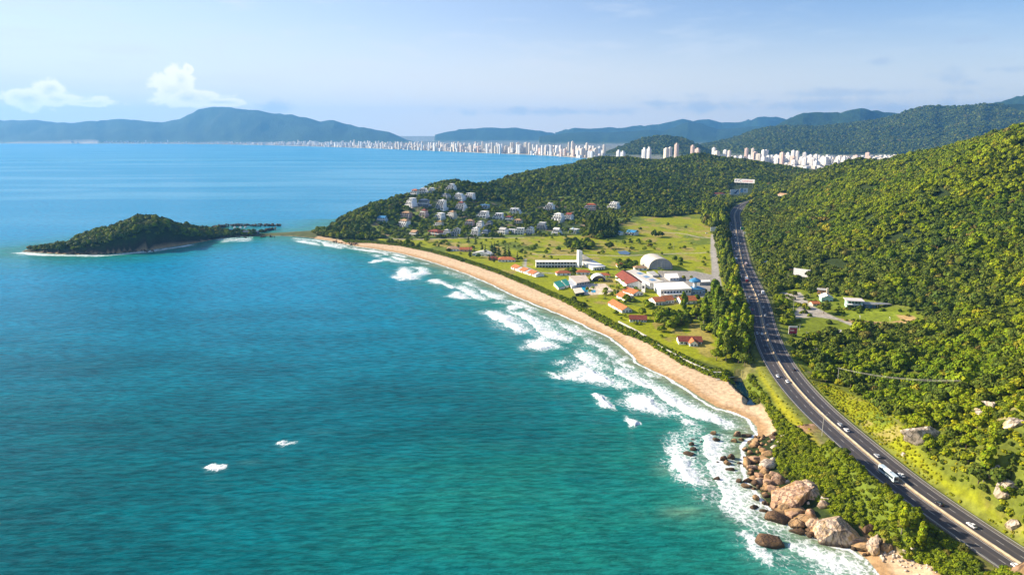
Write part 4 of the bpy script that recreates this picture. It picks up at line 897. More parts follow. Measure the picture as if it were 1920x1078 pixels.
# settlement greenery: clumps between the villas
x, y = jitter_grid(-300, 330, 1100, 1640, 8.5, 14)
k = inside(x, y, SLOPE) & (fbm(x / 30, y / 30, 307) > .40) & (rt.uniform(size=len(x)) < .8); VX, VY = x[k], y[k]
def cluster(poly_px, step, seed, kinds, smin, smax, label, group, prob=1.0):
    P = gpoly(poly_px) if not isinstance(poly_px, np.ndarray) else poly_px
    x, y = jitter_grid(P[:, 0].min(), P[:, 0].max(), P[:, 1].min(), P[:, 1].max(), step, seed)
    k = inside(x, y, P) & (rt.uniform(size=len(x)) < prob)
    for a, b in zip(x[k], y[k]):
        if road_dz(np.array([a]), np.array([b]))[0][0] < 15: continue
        TREES.append((a, b, h1(a, b) - .2, kinds[rt.integers(0, len(kinds))], rt.uniform(smin, smax), rt.uniform(0, 6.28), label, group))
cluster([(1222, 612), (1240, 578), (1262, 590), (1300, 580), (1330, 575), (1340, 605), (1325, 622), (1290, 615), (1240, 612)], 10.5, 21, ['broad0', 'broad1', 'dark0', 'tall0', 'broad2'], .75, 1.15, 'tree in the grove of mixed trees behind the beachside lawn', 'trees of the beachside grove')
cluster([(1330, 560), (1378, 555), (1396, 590), (1404, 640), (1408, 690), (1392, 700), (1345, 672), (1332, 640), (1340, 600)], 8.6, 22, ['tall0', 'tall1', 'tall0', 'dark1', 'broad0'], 1.0, 1.4, 'tall tree in the dense belt along the seaward edge of the highway', 'tall trees beside the highway near the beach')
cluster([(1344, 440), (1366, 436), (1370, 470), (1378, 520), (1384, 548), (1362, 552), (1354, 500), (1348, 470)], 7.6, 23, ['tall1', 'dark0', 'tall0', 'tall1', 'dark1'], .8, 1.12, 'tree in the long dark row between the lane and the highway', 'row of trees between the lane and the highway')
cluster([(1318, 396), (1350, 388), (1362, 394), (1362, 428), (1342, 432), (1322, 424)], 9, 24, ['tall1', 'tall0'], 1.05, 1.45, 'very tall tree in the clump at the far end of the lawn', 'tall clump at the far end of the lawn')
cluster([(1094, 446), (1110, 424), (1140, 418), (1155, 430), (1152, 446), (1120, 450)], 9, 25, ['tall1', 'umbrella', 'dark0'], 1.1, 1.4, 'tall dark tree of the large clump in the middle of the park', 'large dark clump in the park')
cluster([(1060, 455), (1075, 450), (1112, 458), (1110, 468), (1085, 472), (1062, 466)], 11, 26, ['dark0', 'dark1', 'broad0'], .9, 1.1, 'round dark tree of the low clump behind the white tower', 'dark clump behind the white tower')
cluster([(1150, 500), (1185, 488), (1195, 500), (1165, 508)], 10, 27, ['broad3', 'broad0', 'dark0'], .8, 1.0, 'tree between the white tower hall and the arched hall', 'trees between the two halls')
cluster([(1452, 562), (1468, 560), (1482, 588), (1490, 612), (1476, 620), (1462, 600)], 7.5, 28, ['broad1', 'broad3', 'dark0'], .7, .95, 'tree in the strip between the highway and the side road', 'trees between the highway and the side road')
cluster([(585, 437), (600, 428), (615, 434), (640, 442), (636, 450), (600, 443)], 9, 29, ['broad3', 'broad0'], .7, .95, 'green tree at the far end of the beach below the headland', 'trees at the far end of the beach')
park_px = [(1226, 445, 'tall1', 1.0), (1238, 444, 'dark0', 1.1), (1209, 470, 'broad0', .8), (1142, 466, 'dark1', 1.15), (1186, 468, 'dark0', .6), (1265, 490, 'umbrella', .9), (1276, 492, 'broad3', .8), (1217, 456, 'umbrella', .8), (1196, 456, 'broad3', .8), (1285, 428, 'broad3', .7), (1296, 459, 'broad2', .5), (1320, 466, 'broad2', .3), (1255, 462, 'umbrella', .6),
           (1000, 472, 'umbrella', 1.1), (990, 468, 'umbrella', .7), (1046, 470, 'umbrella', .9), (1030, 462, 'broad2', .5), (1060, 446, 'broad2', .6), (1010, 455, 'broad2', .5), (1035, 448, 'broad0', .5), (985, 446, 'palm', .9), (1000, 448, 'palm', 1), (1020, 450, 'palm', .9), (968, 450, 'broad2', .5), (1075, 462, 'broad2', .6), (1090, 478, 'broad3', .6), (1130, 476, 'broad3', .7), (1180, 440, 'broad3', .8), (1200, 432, 'umbrella', .8), (1252, 424, 'broad3', .7), (1170, 458, 'broad2', .7), (1160, 492, 'broad0', .9), (1240, 478, 'broad3', .5), (1045, 490, 'broad3', .6), (1020, 484, 'broad3', .5), (1033, 486, 'broad2', .6),
           (1072, 512, 'broad3', 1.15), (1064, 511, 'broad3', .8), (1175, 565, 'broad3', .9), (1186, 566, 'broad0', .7), (1218, 578, 'broad3', 1.05), (1204, 590, 'broad0', .9), (1211, 574, 'broad1', .8), (1228, 596, 'broad1', 1), (1240, 622, 'broad0', .9), (1255, 618, 'broad0', 1.0), (1268, 610, 'dark0', 1), (1242, 548, 'broad3', .6), (1281, 524, 'broad0', .55), (1296, 521, 'broad2', .4), (1283, 548, 'broad2', .5), (1368, 556, 'bush1', 2.6), (1362, 560, 'broad1', .9), (1372, 562, 'broad1', .8), (1322, 548, 'broad2', .5), (1085, 537, 'broad3', .45), (1233, 567, 'dark1', .5), (1305, 563, 'broad0', .8), (1240, 632, 'broad2', .35), (800, 454, 'broad3', .9), (783, 464, 'umbrella', .7), (815, 462, 'broad3', .8), (830, 458, 'broad0', .9), (840, 460, 'broad0', .8), (745, 440, 'broad0', .5), (730, 452, 'bush0', 1.6)]
NEARL = {'tall1': 'tall dark tree', 'dark0': 'round dark green tree', 'dark1': 'dense dark green tree', 'broad0': 'leafy green tree', 'broad1': 'broad green tree', 'broad2': 'small slender green tree', 'broad3': 'flat topped green tree', 'umbrella': 'low spreading dark tree', 'palm': 'thin palm', 'bush0': 'yellow green bush', 'bush1': 'big bright yellow green bush'}
def where(px, py):
    if py < 452 and px > 1150: return 'on the far lawns near the lane'
    if px < 870: return 'at the headland end of the beachside lawn'
    if py < 482: return 'on the open parkland behind the white tower hall'
    if px > 1340: return 'beside the highway next to the car park'
    if py < 530: return 'among the resort halls'
    return 'around the red roofed cottages'
for px, py, k, s in park_px: add_tree(px, py, k, s, NEARL[k] + ' ' + where(px, py), 'park trees ' + where(px, py))
for px, py, s in [(910, 479, 1), (927, 478, 1.05), (935, 481, 1.15), (947, 484, 1.1), (954, 485, 1.15), (922, 474, .9), (889, 477, .7), (881, 483, .85), (970, 489, .75), (904, 470, .8), (918, 489, .6), (926, 492, .55), (892, 460, 1), (878, 456, .9)]:
    add_tree(px, py, 'conifer', s, 'pointed dark conifer on the lawn near the red roofed beach villas', 'conifers near the beach villas')
for px, py in [(1112, 552), (1118, 540), (1126, 536), (1146, 548), (1155, 540), (1106, 558), (1140, 530), (1133, 560), (1162, 548), (1237, 512), (1242, 514), (1156, 533), (1170, 536)]:
    add_tree(px, py, 'palm', rt.uniform(.75, 1.1), 'thin palm beside the pool terrace and the resort halls', 'palms of the resort')
add_tree(1351, 668, 'tall0', 1.5, 'tallest pale feathery tree beside the creek and the lawn')
add_tree(1377, 668, 'tall0', 1.35, 'tall reddish green tree between the feathery tree and the highway')
add_tree(1343, 676, 'broad0', 1.1, 'bushy tree at the foot of the tallest feathery tree')
add_tree(1544, 588, 'dark0', 1.15, 'large dark tree casting its shadow on the playing field')
add_tree(1488, 556, 'dark1', .65, 'round tree at the mouth of the side road'); add_tree(1520, 556, 'dark0', 1.1, 'dense round tree beside the orange walled house')
add_tree(1496, 578, 'broad1', .6, 'low round tree on the left of the gravel lot'); add_tree(1508, 578, 'broad1', .65, 'low round tree on the right of the gravel lot')
add_tree(1845, 900, 'tall0', .95, 'tall feathery green tree on the right bank above the highway'); add_tree(1835, 905, 'dark0', 1, 'dark bushy tree left of the feathery tree on the right bank')
add_tree(1870, 910, 'dark1', .9, 'dark bushy tree right of the feathery tree on the right bank'); add_tree(1885, 930, 'broad0', .8, 'green tree at the foot of the right bank')
add_tree(1690, 1000, 'tall0', .62, 'feathery bush tree above the small cove'); add_tree(1725, 1030, 'tall0', .6, 'feathery bush tree nearest the boulders of the cove'); add_tree(1675, 985, 'broad2', .6, 'slender tree between the scrub and the giant boulder')
add_tree(1590, 636, 'dark0', .8, 'tree left of the small hut in the clearing'); add_tree(1622, 640, 'dark1', 1.0, 'dark tree right of the small hut in the clearing')
# loose trees over the lawns and round the buildings
PARK = gpoly([(740, 446), (900, 446), (1000, 442), (1090, 450), (1180, 445), (1330, 470), (1330, 500), (1270, 500), (1190, 485), (1120, 480), (1100, 470), (1000, 490), (900, 486), (800, 464), (720, 450)])
x, y = jitter_grid(PARK[:, 0].min(), PARK[:, 0].max(), PARK[:, 1].min(), PARK[:, 1].max(), 17, 51); k = inside(x, y, PARK) & (rt.uniform(size=len(x)) < .62) & (fbm(x / 60, y / 60, 52) > .42) & (np.hypot(x - G(1087, 495)[0], y - G(1087, 495)[1]) > 55)
for a, b in zip(x[k], y[k]): TREES.append((a, b, h1(a, b) - .2, ['broad3', 'umbrella', 'broad0', 'dark0', 'broad2', 'palm'][rt.integers(0, 6)], rt.uniform(.3, .75), rt.uniform(0, 6.28), 'small tree standing loose on the parkland behind the beach buildings', 'loose trees of the parkland'))
RES = gpoly([(1040, 520), (1120, 505), (1215, 545), (1225, 600), (1190, 612), (1140, 590), (1075, 552)])
x, y = jitter_grid(RES[:, 0].min(), RES[:, 0].max(), RES[:, 1].min(), RES[:, 1].max(), 9, 53); k = inside(x, y, RES) & (rt.uniform(size=len(x)) < .28)
RESN = [(a, b) for a, b in zip(x[k], y[k])]
# everything scattered between villas: nearest ones stay individuals below the total cap
villa_trees = [(a, b, h1(a, b) - .2, ['broad0', 'dark0', 'broad2', 'dark1', 'palm'][rt.integers(0, 5)], rt.uniform(.5, .95), rt.uniform(0, 6.28), 'dark leafy tree in the gardens between the hillside villas', 'garden trees between the villas') for a, b in zip(VX, VY)]
# ------------------------------------------------------------------ buildings
WHITE = mat('white_render', (.84, .83, .81), .85, .08, .25); CREAM = mat('cream_render', (.66, .56, .42), .85, .1, .25)
PINK = mat('pink_render', (.55, .33, .27), .85, .1, .25); GREYW = mat('grey_render', (.40, .40, .40), .85, .12, .25)
BLUEW = mat('pale_blue_render', (.38, .50, .60), .85, .1, .25); DARKW = mat('dark_render', (.12, .15, .20), .8, .15, .25)
BRICK = mat('brick_wall', (.38, .17, .10), .9, .2, .5); ORANGEW = mat('orange_render', (.62, .27, .12), .85, .1, .25); GREENW = mat('pale_green_render', (.36, .58, .50), .85, .1, .25)
def tile_mat(name, col):
    if name in _mc: return _mc[name]
    m, nt, b = principled(name, .85, .2); tc = N(nt, 'ShaderNodeTexCoord')
    n = noise(nt, tc.outputs['Object'], .5, 5, .6); n2 = noise(nt, tc.outputs['Object'], 3.5, 2, .5)
    w = N(nt, 'ShaderNodeTexWave'); w.inputs['Scale'].default_value = 1.6; w.bands_direction = 'X'; nt.links.new(tc.outputs['Object'], w.inputs[0])
    c = mix_col(nt, smooth(nt, n, .35, .65), tuple(x * .72 for x in col), tuple(min(1, x * 1.15) for x in col))
    c = mix_col(nt, math_node(nt, 'MULTIPLY', n2, .45), c, tuple(x * .55 for x in col)); c = mix_col(nt, math_node(nt, 'MULTIPLY', w.outputs['Fac'], .18), c, tuple(x * .5 for x in col))
    nt.links.new(c, b.inputs['Base Color']); _mc[name] = m; return m
RED = tile_mat('terracotta_tiles', (.50, .155, .065)); DRED = tile_mat('dark_red_tiles', (.27, .075, .05)); TAN = tile_mat('tan_tiles', (.48, .30, .17)); ORG = tile_mat('orange_tiles', (.62, .20, .075))
THATCH = tile_mat('thatch', (.42, .28, .12)); GREYR = mat('grey_roof', (.42, .41, .39), .8, .15, .3); WROOF = mat('white_roof_sheet', (.78, .75, .69), .6, .07, .15); GREENR = mat('green_roof_sheet', (.02, .20, .16), .6, .2, .3); DARKR = mat('dark_blue_roof', (.05, .08, .14), .7, .2, .3); BLUER = mat('blue_roof_sheet', (.05, .22, .42), .5, .15, .3)
GLASS = mat('window_glass', (.035, .055, .075), .12, .3, 1, .6); DOORM = mat('wooden_door', (.16, .09, .05), .6, .2, 1); SOLAR = mat('skylight_glass', (.16, .28, .42), .2, .2, .3, .6); METAL = mat('grey_metal', (.35, .36, .37), .4, .1, 1, .5, 0, .4); WOODP = mat('weathered_wood', (.36, .33, .28), .9, .2, 1); CONCP = mat('pale_concrete', (.55, .52, .46), .85, .12, .6)
def frame_of(FL, FR, depth):
    A, B = G(*FL), G(*FR); d = B[:2] - A[:2]; w = float(np.linalg.norm(d)); rz = math.atan2(d[1], d[0])
    if not isinstance(depth, (int, float)):
        Cc = G(*depth); depth = float(abs((-d[1] * (Cc[0] - A[0]) + d[0] * (Cc[1] - A[1])) / w))
    return A, B, w, rz, depth
def opening(parent, x0, x1, z0, z1, side='front', w=0, d=0, name='window'):
    mb = MB(); t = .12
    def bx(a0, a1, c0, c1, p0, p1, mi):
        if side == 'front': mb.box(a0, a1, -p1, -p0, c0, c1, mi)
        elif side == 'left': mb.box(-p1, -p0, a0, a1, c0, c1, mi)
        else: mb.box(w + p0, w + p1, a0, a1, c0, c1, mi)
    bx(x0 - t, x1 + t, z0 - t, z1 + t, -.03, .04, 1); bx(x0, x1, z0, z1, -.02, .07, 0)
    if x1 - x0 > 1.4:
        bx((x0 + x1) / 2 - .05, (x0 + x1) / 2 + .05, z0, z1, -.01, .10, 1)
    return mb.build(name, [DOORM if name == 'door' else GLASS, WHITE if name == 'window' else DOORM], parent)
def gable_wall(parent, w, d, h, rh, axis, material, z0=-2.0, x0=0, y0=0):
    mb = MB()
    if axis == 'flat' or axis == 'hip': mb.box(x0, x0 + w, y0, y0 + d, z0, h)
    elif axis == 'x':     # ridge along the width
        for x, fl in ((x0, 1), (x0 + w, 0)):
            q = [(x, y0, z0), (x, y0 + d, z0), (x, y0 + d, h), (x, y0 + d / 2, h + rh - .15), (x, y0, h)]; mb.poly(q[::-1] if fl else q)
        mb.poly([(x0, y0, z0), (x0 + w, y0, z0), (x0 + w, y0, h), (x0, y0, h)]); mb.poly([(x0 + w, y0 + d, z0), (x0, y0 + d, z0), (x0, y0 + d, h), (x0 + w, y0 + d, h)])
    else:
        for y, fl in ((y0, 0), (y0 + d, 1)):
            q = [(x0, y, z0), (x0 + w, y, z0), (x0 + w, y, h), (x0 + w / 2, y, h + rh - .15), (x0, y, h)]; mb.poly(q[::-1] if fl else q)
        mb.poly([(x0, y0 + d, z0), (x0, y0, z0), (x0, y0, h), (x0, y0 + d, h)]); mb.poly([(x0 + w, y0, z0), (x0 + w, y0 + d, z0), (x0 + w, y0 + d, h), (x0 + w, y0, h)])
    return mb.build('wall', material, parent)
def roof_part(parent, w, d, h, rh, axis, material, ov=.7, x0=0, y0=0, th=.22, name='roof'):
    mb = MB(); X0, X1, Y0, Y1 = x0 - ov, x0 + w + ov, y0 - ov, y0 + d + ov
    def slab(q):
        mb.poly(q); mb.poly([(p[0], p[1], p[2] - th) for p in q][::-1])
        for i in range(len(q)):
            a, b = q[i], q[(i + 1) % len(q)]; mb.poly([(a[0], a[1], a[2] - th), (b[0], b[1], b[2] - th), b, a])
    if axis == 'flat':
        mb.box(X0, X1, Y0, Y1, h + .003, h + .30); mb.box(X0 + .5, X1 - .5, Y0 + .5, Y1 - .5, h + .30, h + .36)
    elif axis == 'x':
        ym = y0 + d / 2; e = h + .12 - rh * ov / (d / 2)
        slab([(X0, Y0, e), (X1, Y0, e), (X1, ym, h + rh + .12), (X0, ym, h + rh + .12)]); slab([(X1, Y1, e), (X0, Y1, e), (X0, ym, h + rh + .12), (X1, ym, h + rh + .12)])
    elif axis == 'y':
        xm = x0 + w / 2; e = h + .12 - rh * ov / (w / 2)
        slab([(X0, Y1, e), (X0, Y0, e), (xm, Y0, h + rh + .12), (xm, Y1, h + rh + .12)]); slab([(X1, Y0, e), (X1, Y1, e), (xm, Y1, h + rh + .12), (xm, Y0, h + rh + .12)])
    elif axis == 'hip':
        r = min(w, d) / 2 + ov; e = h - .05
        if w >= d: a, b = (X0 + r, (Y0 + Y1) / 2, h + rh), (X1 - r, (Y0 + Y1) / 2, h + rh)
        else: a, b = ((X0 + X1) / 2, Y0 + r, h + rh), ((X0 + X1) / 2, Y1 - r, h + rh)
        c = [(X0, Y0, e), (X1, Y0, e), (X1, Y1, e), (X0, Y1, e)]
        if w >= d: mb.poly([c[0], c[1], b, a]); mb.poly([c[1], c[2], b]); mb.poly([c[2], c[3], a, b]); mb.poly([c[3], c[0], a])
        else: mb.poly([c[0], c[1], a]); mb.poly([c[1], c[2], b, a]); mb.poly([c[2], c[3], b]); mb.poly([c[3], c[0], a, b])
        mb.poly(c[::-1]); mb.box(X0 + .02, X1 - .02, Y0 + .02, Y1 - .02, e - .28, e - .005)
    return mb.build(name, material, parent)
def house(label, FL, FR, depth, h=3.0, rh=1.8, axis='x', wall=WHITE, roof=RED, cat='house', name='house', group=None, win=3, rows=1, chimney=False, side_win=True):
    A, B, w, rz, d = frame_of(FL, FR, depth); root = empty(name, (A[0], A[1], min(A[2], B[2])), rz); tag(root, label, cat, group)
    gable_wall(root, w, d, h, rh, axis, wall); rf = roof_part(root, w, d, h, rh, axis, roof)
    if chimney:
        mb = MB(); mb.box(w * .6, w * .6 + .9, d * .5, d * .5 + .9, h, h + rh + 1.0); mb.box(w * .6 - .1, w * .6 + 1.0, d * .5 - .1, d * .5 + 1.0, h + rh + 1.0, h + rh + 1.2); mb.build('chimney', WHITE, rf)
    for r in range(rows):
        zb = r * (h / rows) + .9
        for i in range(win):
            cx = w * (i + .5) / win
            if r == 0 and i == win // 2: opening(root, cx - .5, cx + .5, .05, 2.2, 'front', name='door')
            else: opening(root, cx - min(1.2, w / win * .3), cx + min(1.2, w / win * .3), zb, zb + 1.3, 'front')
        if side_win:
            for i in range(2):
                cy = d * (i + .5) / 2; opening(root, cy - .7, cy + .7, zb, zb + 1.2, 'left')
    return root
def villa(label, px, py, wpx, hpx, wall=WHITE, roof='flat', rmat=None, seed=0, group=None):
    r = random.Random(seed * 7 + 3); g = G(px, py)
    if g is None: return
    k = (g[1] * CP - (g[2] - HC) * SP) / FPX; w = wpx * k * .92; H_ = hpx * k * .92; n = max(1, round(H_ / 3.3)); fh = H_ / n; d = w * r.uniform(.65, .8)
    rz = r.uniform(-.85, -.2); root = empty('villa', (g[0] - w / 2 * math.cos(rz), g[1] - w / 2 * math.sin(rz), g[2] - .3), rz); tag(root, label, 'house', group)
    z = 0; x0, x1, y0 = 0.0, w, 0.0
    tiers = []
    for f in range(n):
        tiers.append((x0, x1, y0, z, z + fh)); z += fh
        if f < n - 1:
            if r.random() < .7: x0 += w * r.uniform(.05, .16)
            if r.random() < .5: x1 -= w * r.uniform(.05, .2)
            y0 += d * r.uniform(.08, .2)
    mb = MB()
    for i, (a, b, c, za, zb) in enumerate(tiers): mb.box(a, b, c, d + .004 * i, za - (3.5 if i == 0 else -.002), zb - .02)
    mb.build('wall', wall, root)
    for i, (a, b, c, za, zb) in enumerate(tiers[:-1]):
        mb = MB(); mb.box(a - .5, b + .5, c - 1.1, d + .3, zb - .02, zb + .22)
        for xx in (a - .3, b + .15, (a + b) / 2): mb.box(xx, xx + .22, c - 1.0, c - .78, za + .05, zb - .03)
        s = mb.build('balcony_slab', WHITE, root)
        mb = MB(); mb.box(a - .45, b + .45, c - 1.05, c - .97, zb + .221, zb + 1.0); mb.build('railing', WHITE if r.random() < .5 else GLASS, s)
    a, b, c, za, zb = tiers[-1]
    if roof == 'flat': roof_part(root, b - a, d - c, zb, 0, 'flat', rmat or WHITE, .5, a, c)
    else: roof_part(root, b - a, d - c, zb, min(2.6, (d - c) * .28), roof, rmat or RED, .9, a, c)
    if roof == 'flat' and r.random() < .6:
        q = MB(); t = a + (b - a) * r.uniform(.15, .6); q.box(t, t + 2.6, c + 1, c + 3.8, zb + .37, zb + 2.6); q.build('water_tank_housing', wall, root)
    for i, (a, b, c, za, zb) in enumerate(tiers):
        m = 3 if b - a > 9 else 2; ww = (b - a) / m
        for j in range(m):
            xa = a + j * ww + ww * r.uniform(.10, .2); xb = a + (j + 1) * ww - ww * r.uniform(.10, .2)
            mbw = MB(); mbw.box(xa, xb, c - .06, c + .05, za + .35, zb - .55, 0); mbw.box((xa + xb) / 2 - .07, (xa + xb) / 2 + .07, c - .1, c - .061, za + .35, zb - .55, 1)
            mbw.build('window', [GLASS, WHITE], root)
    return root
H1 = 'flat'; V = [
 (842, 358, 20, 14, WHITE, H1, None, 'white villa standing highest on the headland ridge at the treeline'),
 (774, 367, 16, 11, WHITE, 'hip', RED, 'leftmost villa of the top row, white with a reddish roof'),
 (793, 363, 17, 10, WHITE, H1, None, 'white villa second from the left in the top row under the wooded knob'),
 (809, 362, 13, 10, WHITE, H1, None, 'narrow white villa third from the left in the top row'),
 (832, 370, 18, 6, GREYW, H1, DARKR, 'low dark house tucked below the highest villa'),
 (858, 375, 23, 12, WHITE, H1, None, 'wide white terraced villa below and right of the highest one'),
 (878, 373, 19, 11, WHITE, H1, None, 'white villa attached to the right side of the wide terraced one'),
 (766, 388, 24, 17, WHITE, H1, None, 'tall stepped white villa with broad curved terraces on the left edge of the village'),
 (793, 388, 25, 13, DARKW, 'hip', DARKR, 'large villa with dark blue hipped roof between two white villas'),
 (823, 393, 24, 18, WHITE, H1, None, 'tall three storey white villa right of the dark blue roofed one'),
 (860, 394, 22, 15, WHITE, 'hip', DRED, 'white villa with long balcony and dull red roof in the second row'),
 (758, 410, 20, 12, PINK, 'hip', TAN, 'pink villa with tan hipped roof on the left of the third row'),
 (791, 407, 17, 14, PINK, 'hip', DRED, 'pink villa with steep dark red roof in the third row'),
 (820, 411, 20, 12, WHITE, H1, None, 'square white villa with two big upper windows in the third row'),
 (843, 410, 18, 14, CREAM, 'hip', TAN, 'cream villa with pinkish tiled roof right of the square white villa'),
 (715, 416, 18, 9, BLUEW, 'x', BLUER, 'pale blue house standing alone at the edge of the headland forest'),
 (752, 425, 21, 12, WHITE, 'hip', TAN, 'white villa with beige hipped roof above the rough meadow'),
 (820, 425, 16, 10, CREAM, 'hip', THATCH, 'house with a tall thatched orange roof in the middle of the village'),
 (905, 391, 20, 7, BLUEW, H1, BLUER, 'low pale blue house half hidden by the trees on the upper slope'),
 (902, 408, 22, 12, WHITE, H1, None, 'white terraced villa above the tree belt near the village centre'),
 (933, 411, 22, 11, WHITE, H1, None, 'white flat roofed villa with a row of windows in the right half of the village'),
 (964, 402, 23, 11, WHITE, H1, None, 'white villa with wide dark openings standing above the peach house'),
 (774, 442, 18, 8, CREAM, 'x', TAN, 'low beige house on the meadow at the left end of the bottom row'),
 (812, 442, 30, 9, BRICK, 'hip', DRED, 'long red brown villa with a dark hipped roof in the bottom row'),
 (837, 443, 15, 12, GREYW, 'hip', GREYR, 'grey villa with a grey hipped roof between the red brown and the white one'),
 (854, 443, 15, 14, WHITE, 'y', GREYR, 'narrow white villa with a front gable in the bottom row'),
 (878, 425, 17, 12, PINK, 'hip', TAN, 'pinkish white villa left of the crowded centre'),
 (897, 427, 16, 12, WHITE, 'hip', GREYR, 'white villa with grey roof in the crowded centre'),
 (915, 425, 15, 10, GREYW, 'hip', DARKR, 'grey villa with dark roof right of the crowded centre'),
 (889, 442, 17, 15, WHITE, H1, None, 'tall white villa in the bottom row below the crowded centre'),
 (908, 441, 17, 9, DARKW, 'hip', DARKR, 'dark house among trees in the bottom row'),
 (940, 439, 18, 10, WHITE, 'x', GREYR, 'white house with a pale grey pitched roof facing the lawn'),
 (958, 438, 14, 8, WHITE, H1, None, 'small white house wedged between two larger ones facing the lawn'),
 (973, 440, 17, 13, WHITE, H1, None, 'white double storey house facing the lawn, left of the gabled one'),
 (991, 439, 17, 12, WHITE, 'y', WROOF, 'white house with a front gable facing the lawn'),
 (970, 421, 15, 9, CREAM, 'hip', TAN, 'small peach house with a tan roof behind the lawn row'),
 (954, 415, 15, 9, BLUEW, 'hip', DRED, 'small bluish house with a red roof left of the peach house'),
 (1027, 395, 22, 14, WHITE, H1, None, 'white frame villa with very large windows alone above the bright clearing'),
 (1105, 396, 23, 13, BRICK, 'hip', RED, 'brick villa with a red hipped roof at the foot of the wooded hill'),
 (1147, 392, 22, 13, WHITE, H1, None, 'white three deck villa at the right end of the hill road'),
 (1040, 416, 25, 15, WHITE, 'hip', WROOF, 'large white eight sided looking villa below the bright clearing'),
 (1062, 414, 22, 13, WHITE, 'x', DRED, 'white villa with a pitched reddish roof beside the hill road'),
 (1015, 431, 20, 14, GREYW, H1, WHITE, 'greyish white villa with stacked terraces at the right part of the village'),
 (1042, 440, 18, 11, WHITE, 'x', WROOF, 'white villa with a white pitched roof left of the last house by the park trees'),
 (1073, 438, 18, 9, BLUEW, H1, None, 'pale blue white house nearest the tall park trees'),
 (1156, 441, 16, 7, WHITE, H1, BLUER, 'low white pavilion behind the tall park trees, left of its longer neighbour'),
 (1180, 441, 22, 7, WHITE, 'x', BLUER, 'long low white building with a pale blue roof behind the tall park trees')]
for i, (px, py, w, h, wl, rf, rm, lb) in enumerate(V): villa(lb, px, py, w, h, wl, rf, rm, i, 'hillside villas')
# houses behind the beach
house('long white beach villa with a red hipped roof beside the conifers', (934, 491), (966, 491), 11, 3.2, 3.0, 'hip', WHITE, ORG, win=5)
house('pink walled villa with white and red roofs behind the beach scrub', (838, 471), (862, 471), 12, 3.6, 2.8, 'hip', WHITE, TAN, win=4)
house('red roofed villa just right of the pink walled one', (862, 472), (884, 472), 11, 3.4, 2.6, 'x', PINK, RED, win=3)
house('villa under a large sloping white sheet roof near the conifers', (885, 479), (918, 481), 16, 3.0, 3.4, 'y', WHITE, WROOF, win=4)
house('small brown house behind the conifers and the white sheet roof', (916, 488), (932, 488), 9, 3, 2, 'hip', BRICK, DRED, win=2)
# row of three beach cottages
for i, (a, b, rm, lb) in enumerate([((958, 504), (973, 509.5), ORG, 'red roofed cottage at the far end of the stepped beach row'), ((974, 510), (988, 514.5), ORG, 'red roofed middle cottage of the stepped beach row'), ((989, 515), (1005, 520), ORG, 'red roofed cottage at the near end of the stepped beach row')]):
    A, B, w, rz, d = frame_of(a, b, 12.0); root = empty('cottage', (A[0], A[1], A[2]), rz); tag(root, lb, 'cottage', 'stepped beach cottages')
    gable_wall(root, w * .66, d, 3.0, 2.6, 'x', WHITE); roof_part(root, w * .66, d, 3.0, 2.6, 'x', rm, .5)
    gable_wall(root, w * .33, d, 2.5, 2.4, 'x', WHITE, -2, w * .665, 0); roof_part(root, w * .33 - .6, d, 2.5, 2.4, 'x', GREYR, .15, w * .665 + .25, 0)
    opening(root, w * .1, w * .25, .8, 2.2); opening(root, w * .38, w * .5, .05, 2.2, name='door')
# long hotel wing with balconies
A, B, w, rz, d = frame_of((1005, 502), (1088, 501), 13.0); root = empty('hotel_wing', (A[0], A[1], A[2]), rz); tag(root, 'long white two storey hotel wing with a row of blue shaded balconies', 'hotel')
mb = MB(); mb.box(0, w, 1.6, d, -2, 7.0); mb.build('wall', WHITE, root); mb = MB(); mb.box(-.6, w, -.2, d + .6, 7.0, 7.45); mb.build('roof', WROOF, root)
mb = MB(); mb.box(0, w * .97, 0, 1.598, 3.3, 3.6); mb.box(0, w * .97, .001, .12, 3.601, 4.3); mb.build('balcony_slab', WHITE, root)
for i in range(15):
    x = w * .97 * i / 14; mb = MB(); mb.box(x, x + .25, .13, 1.597, .0, 3.29); mb.box(x, x + .25, .13, 1.597, 3.61, 6.99); mb.build('balcony_divider', WHITE, root)
    if i < 14:
        for z in (.3, 4.4): mb = MB(); mb.box(x + .8, x + w * .97 / 14 - .5, 1.5, 1.59, z, z + 2.1); mb.build('window', GLASS, root)
# white tower and its sail roofed hall
def Wp(px, py, z): return world_at(px, py, z)
g = G(1087, 503); tw = empty('tower', (g[0], g[1] + 6, 5), .55); tag(tw, 'tall plain white tower rising over the sail roofed hall', 'tower')
mb = MB(); mb.prism([(-2.9, -2.2), (2.4, -2.6), (2.9, 2.4), (-2.4, 2.6)], -2, 22, 0, [21.7, 20.6, 21.2, 22.0]); mb.build('wall', WHITE, tw); mb = MB(); mb.box(-1.0, 1.0, -2.75, -2.45, 0, 2.4); mb.build('door', DOORM, tw)
hall = empty('hall', (g[0], g[1], 5)); tag(hall, 'hall with a swooping white sail shaped roof beside the tall tower', 'hall'); o0 = np.array([g[0], g[1], 5.0])
def rel(px, py, z): return tuple(Wp(px, py, z) - o0)
Lp, Fp, Rp, Bp_, Ap = rel(1089, 489, 9.5), rel(1112, 501.5, 9), rel(1136, 499, 9), rel(1112, 487.5, 11), rel(1091, 476, 21)
mb = MB(); mb.poly([Lp, Fp, Rp, Bp_]); mb.poly([tuple(np.array(p) - (0, 0, .5)) for p in (Lp, Bp_, Rp, Fp)])
for a, b in ((Lp, Fp), (Fp, Rp), (Rp, Bp_)): mb.poly([tuple(np.array(a) - (0, 0, .5)), tuple(np.array(b) - (0, 0, .5)), b, a])
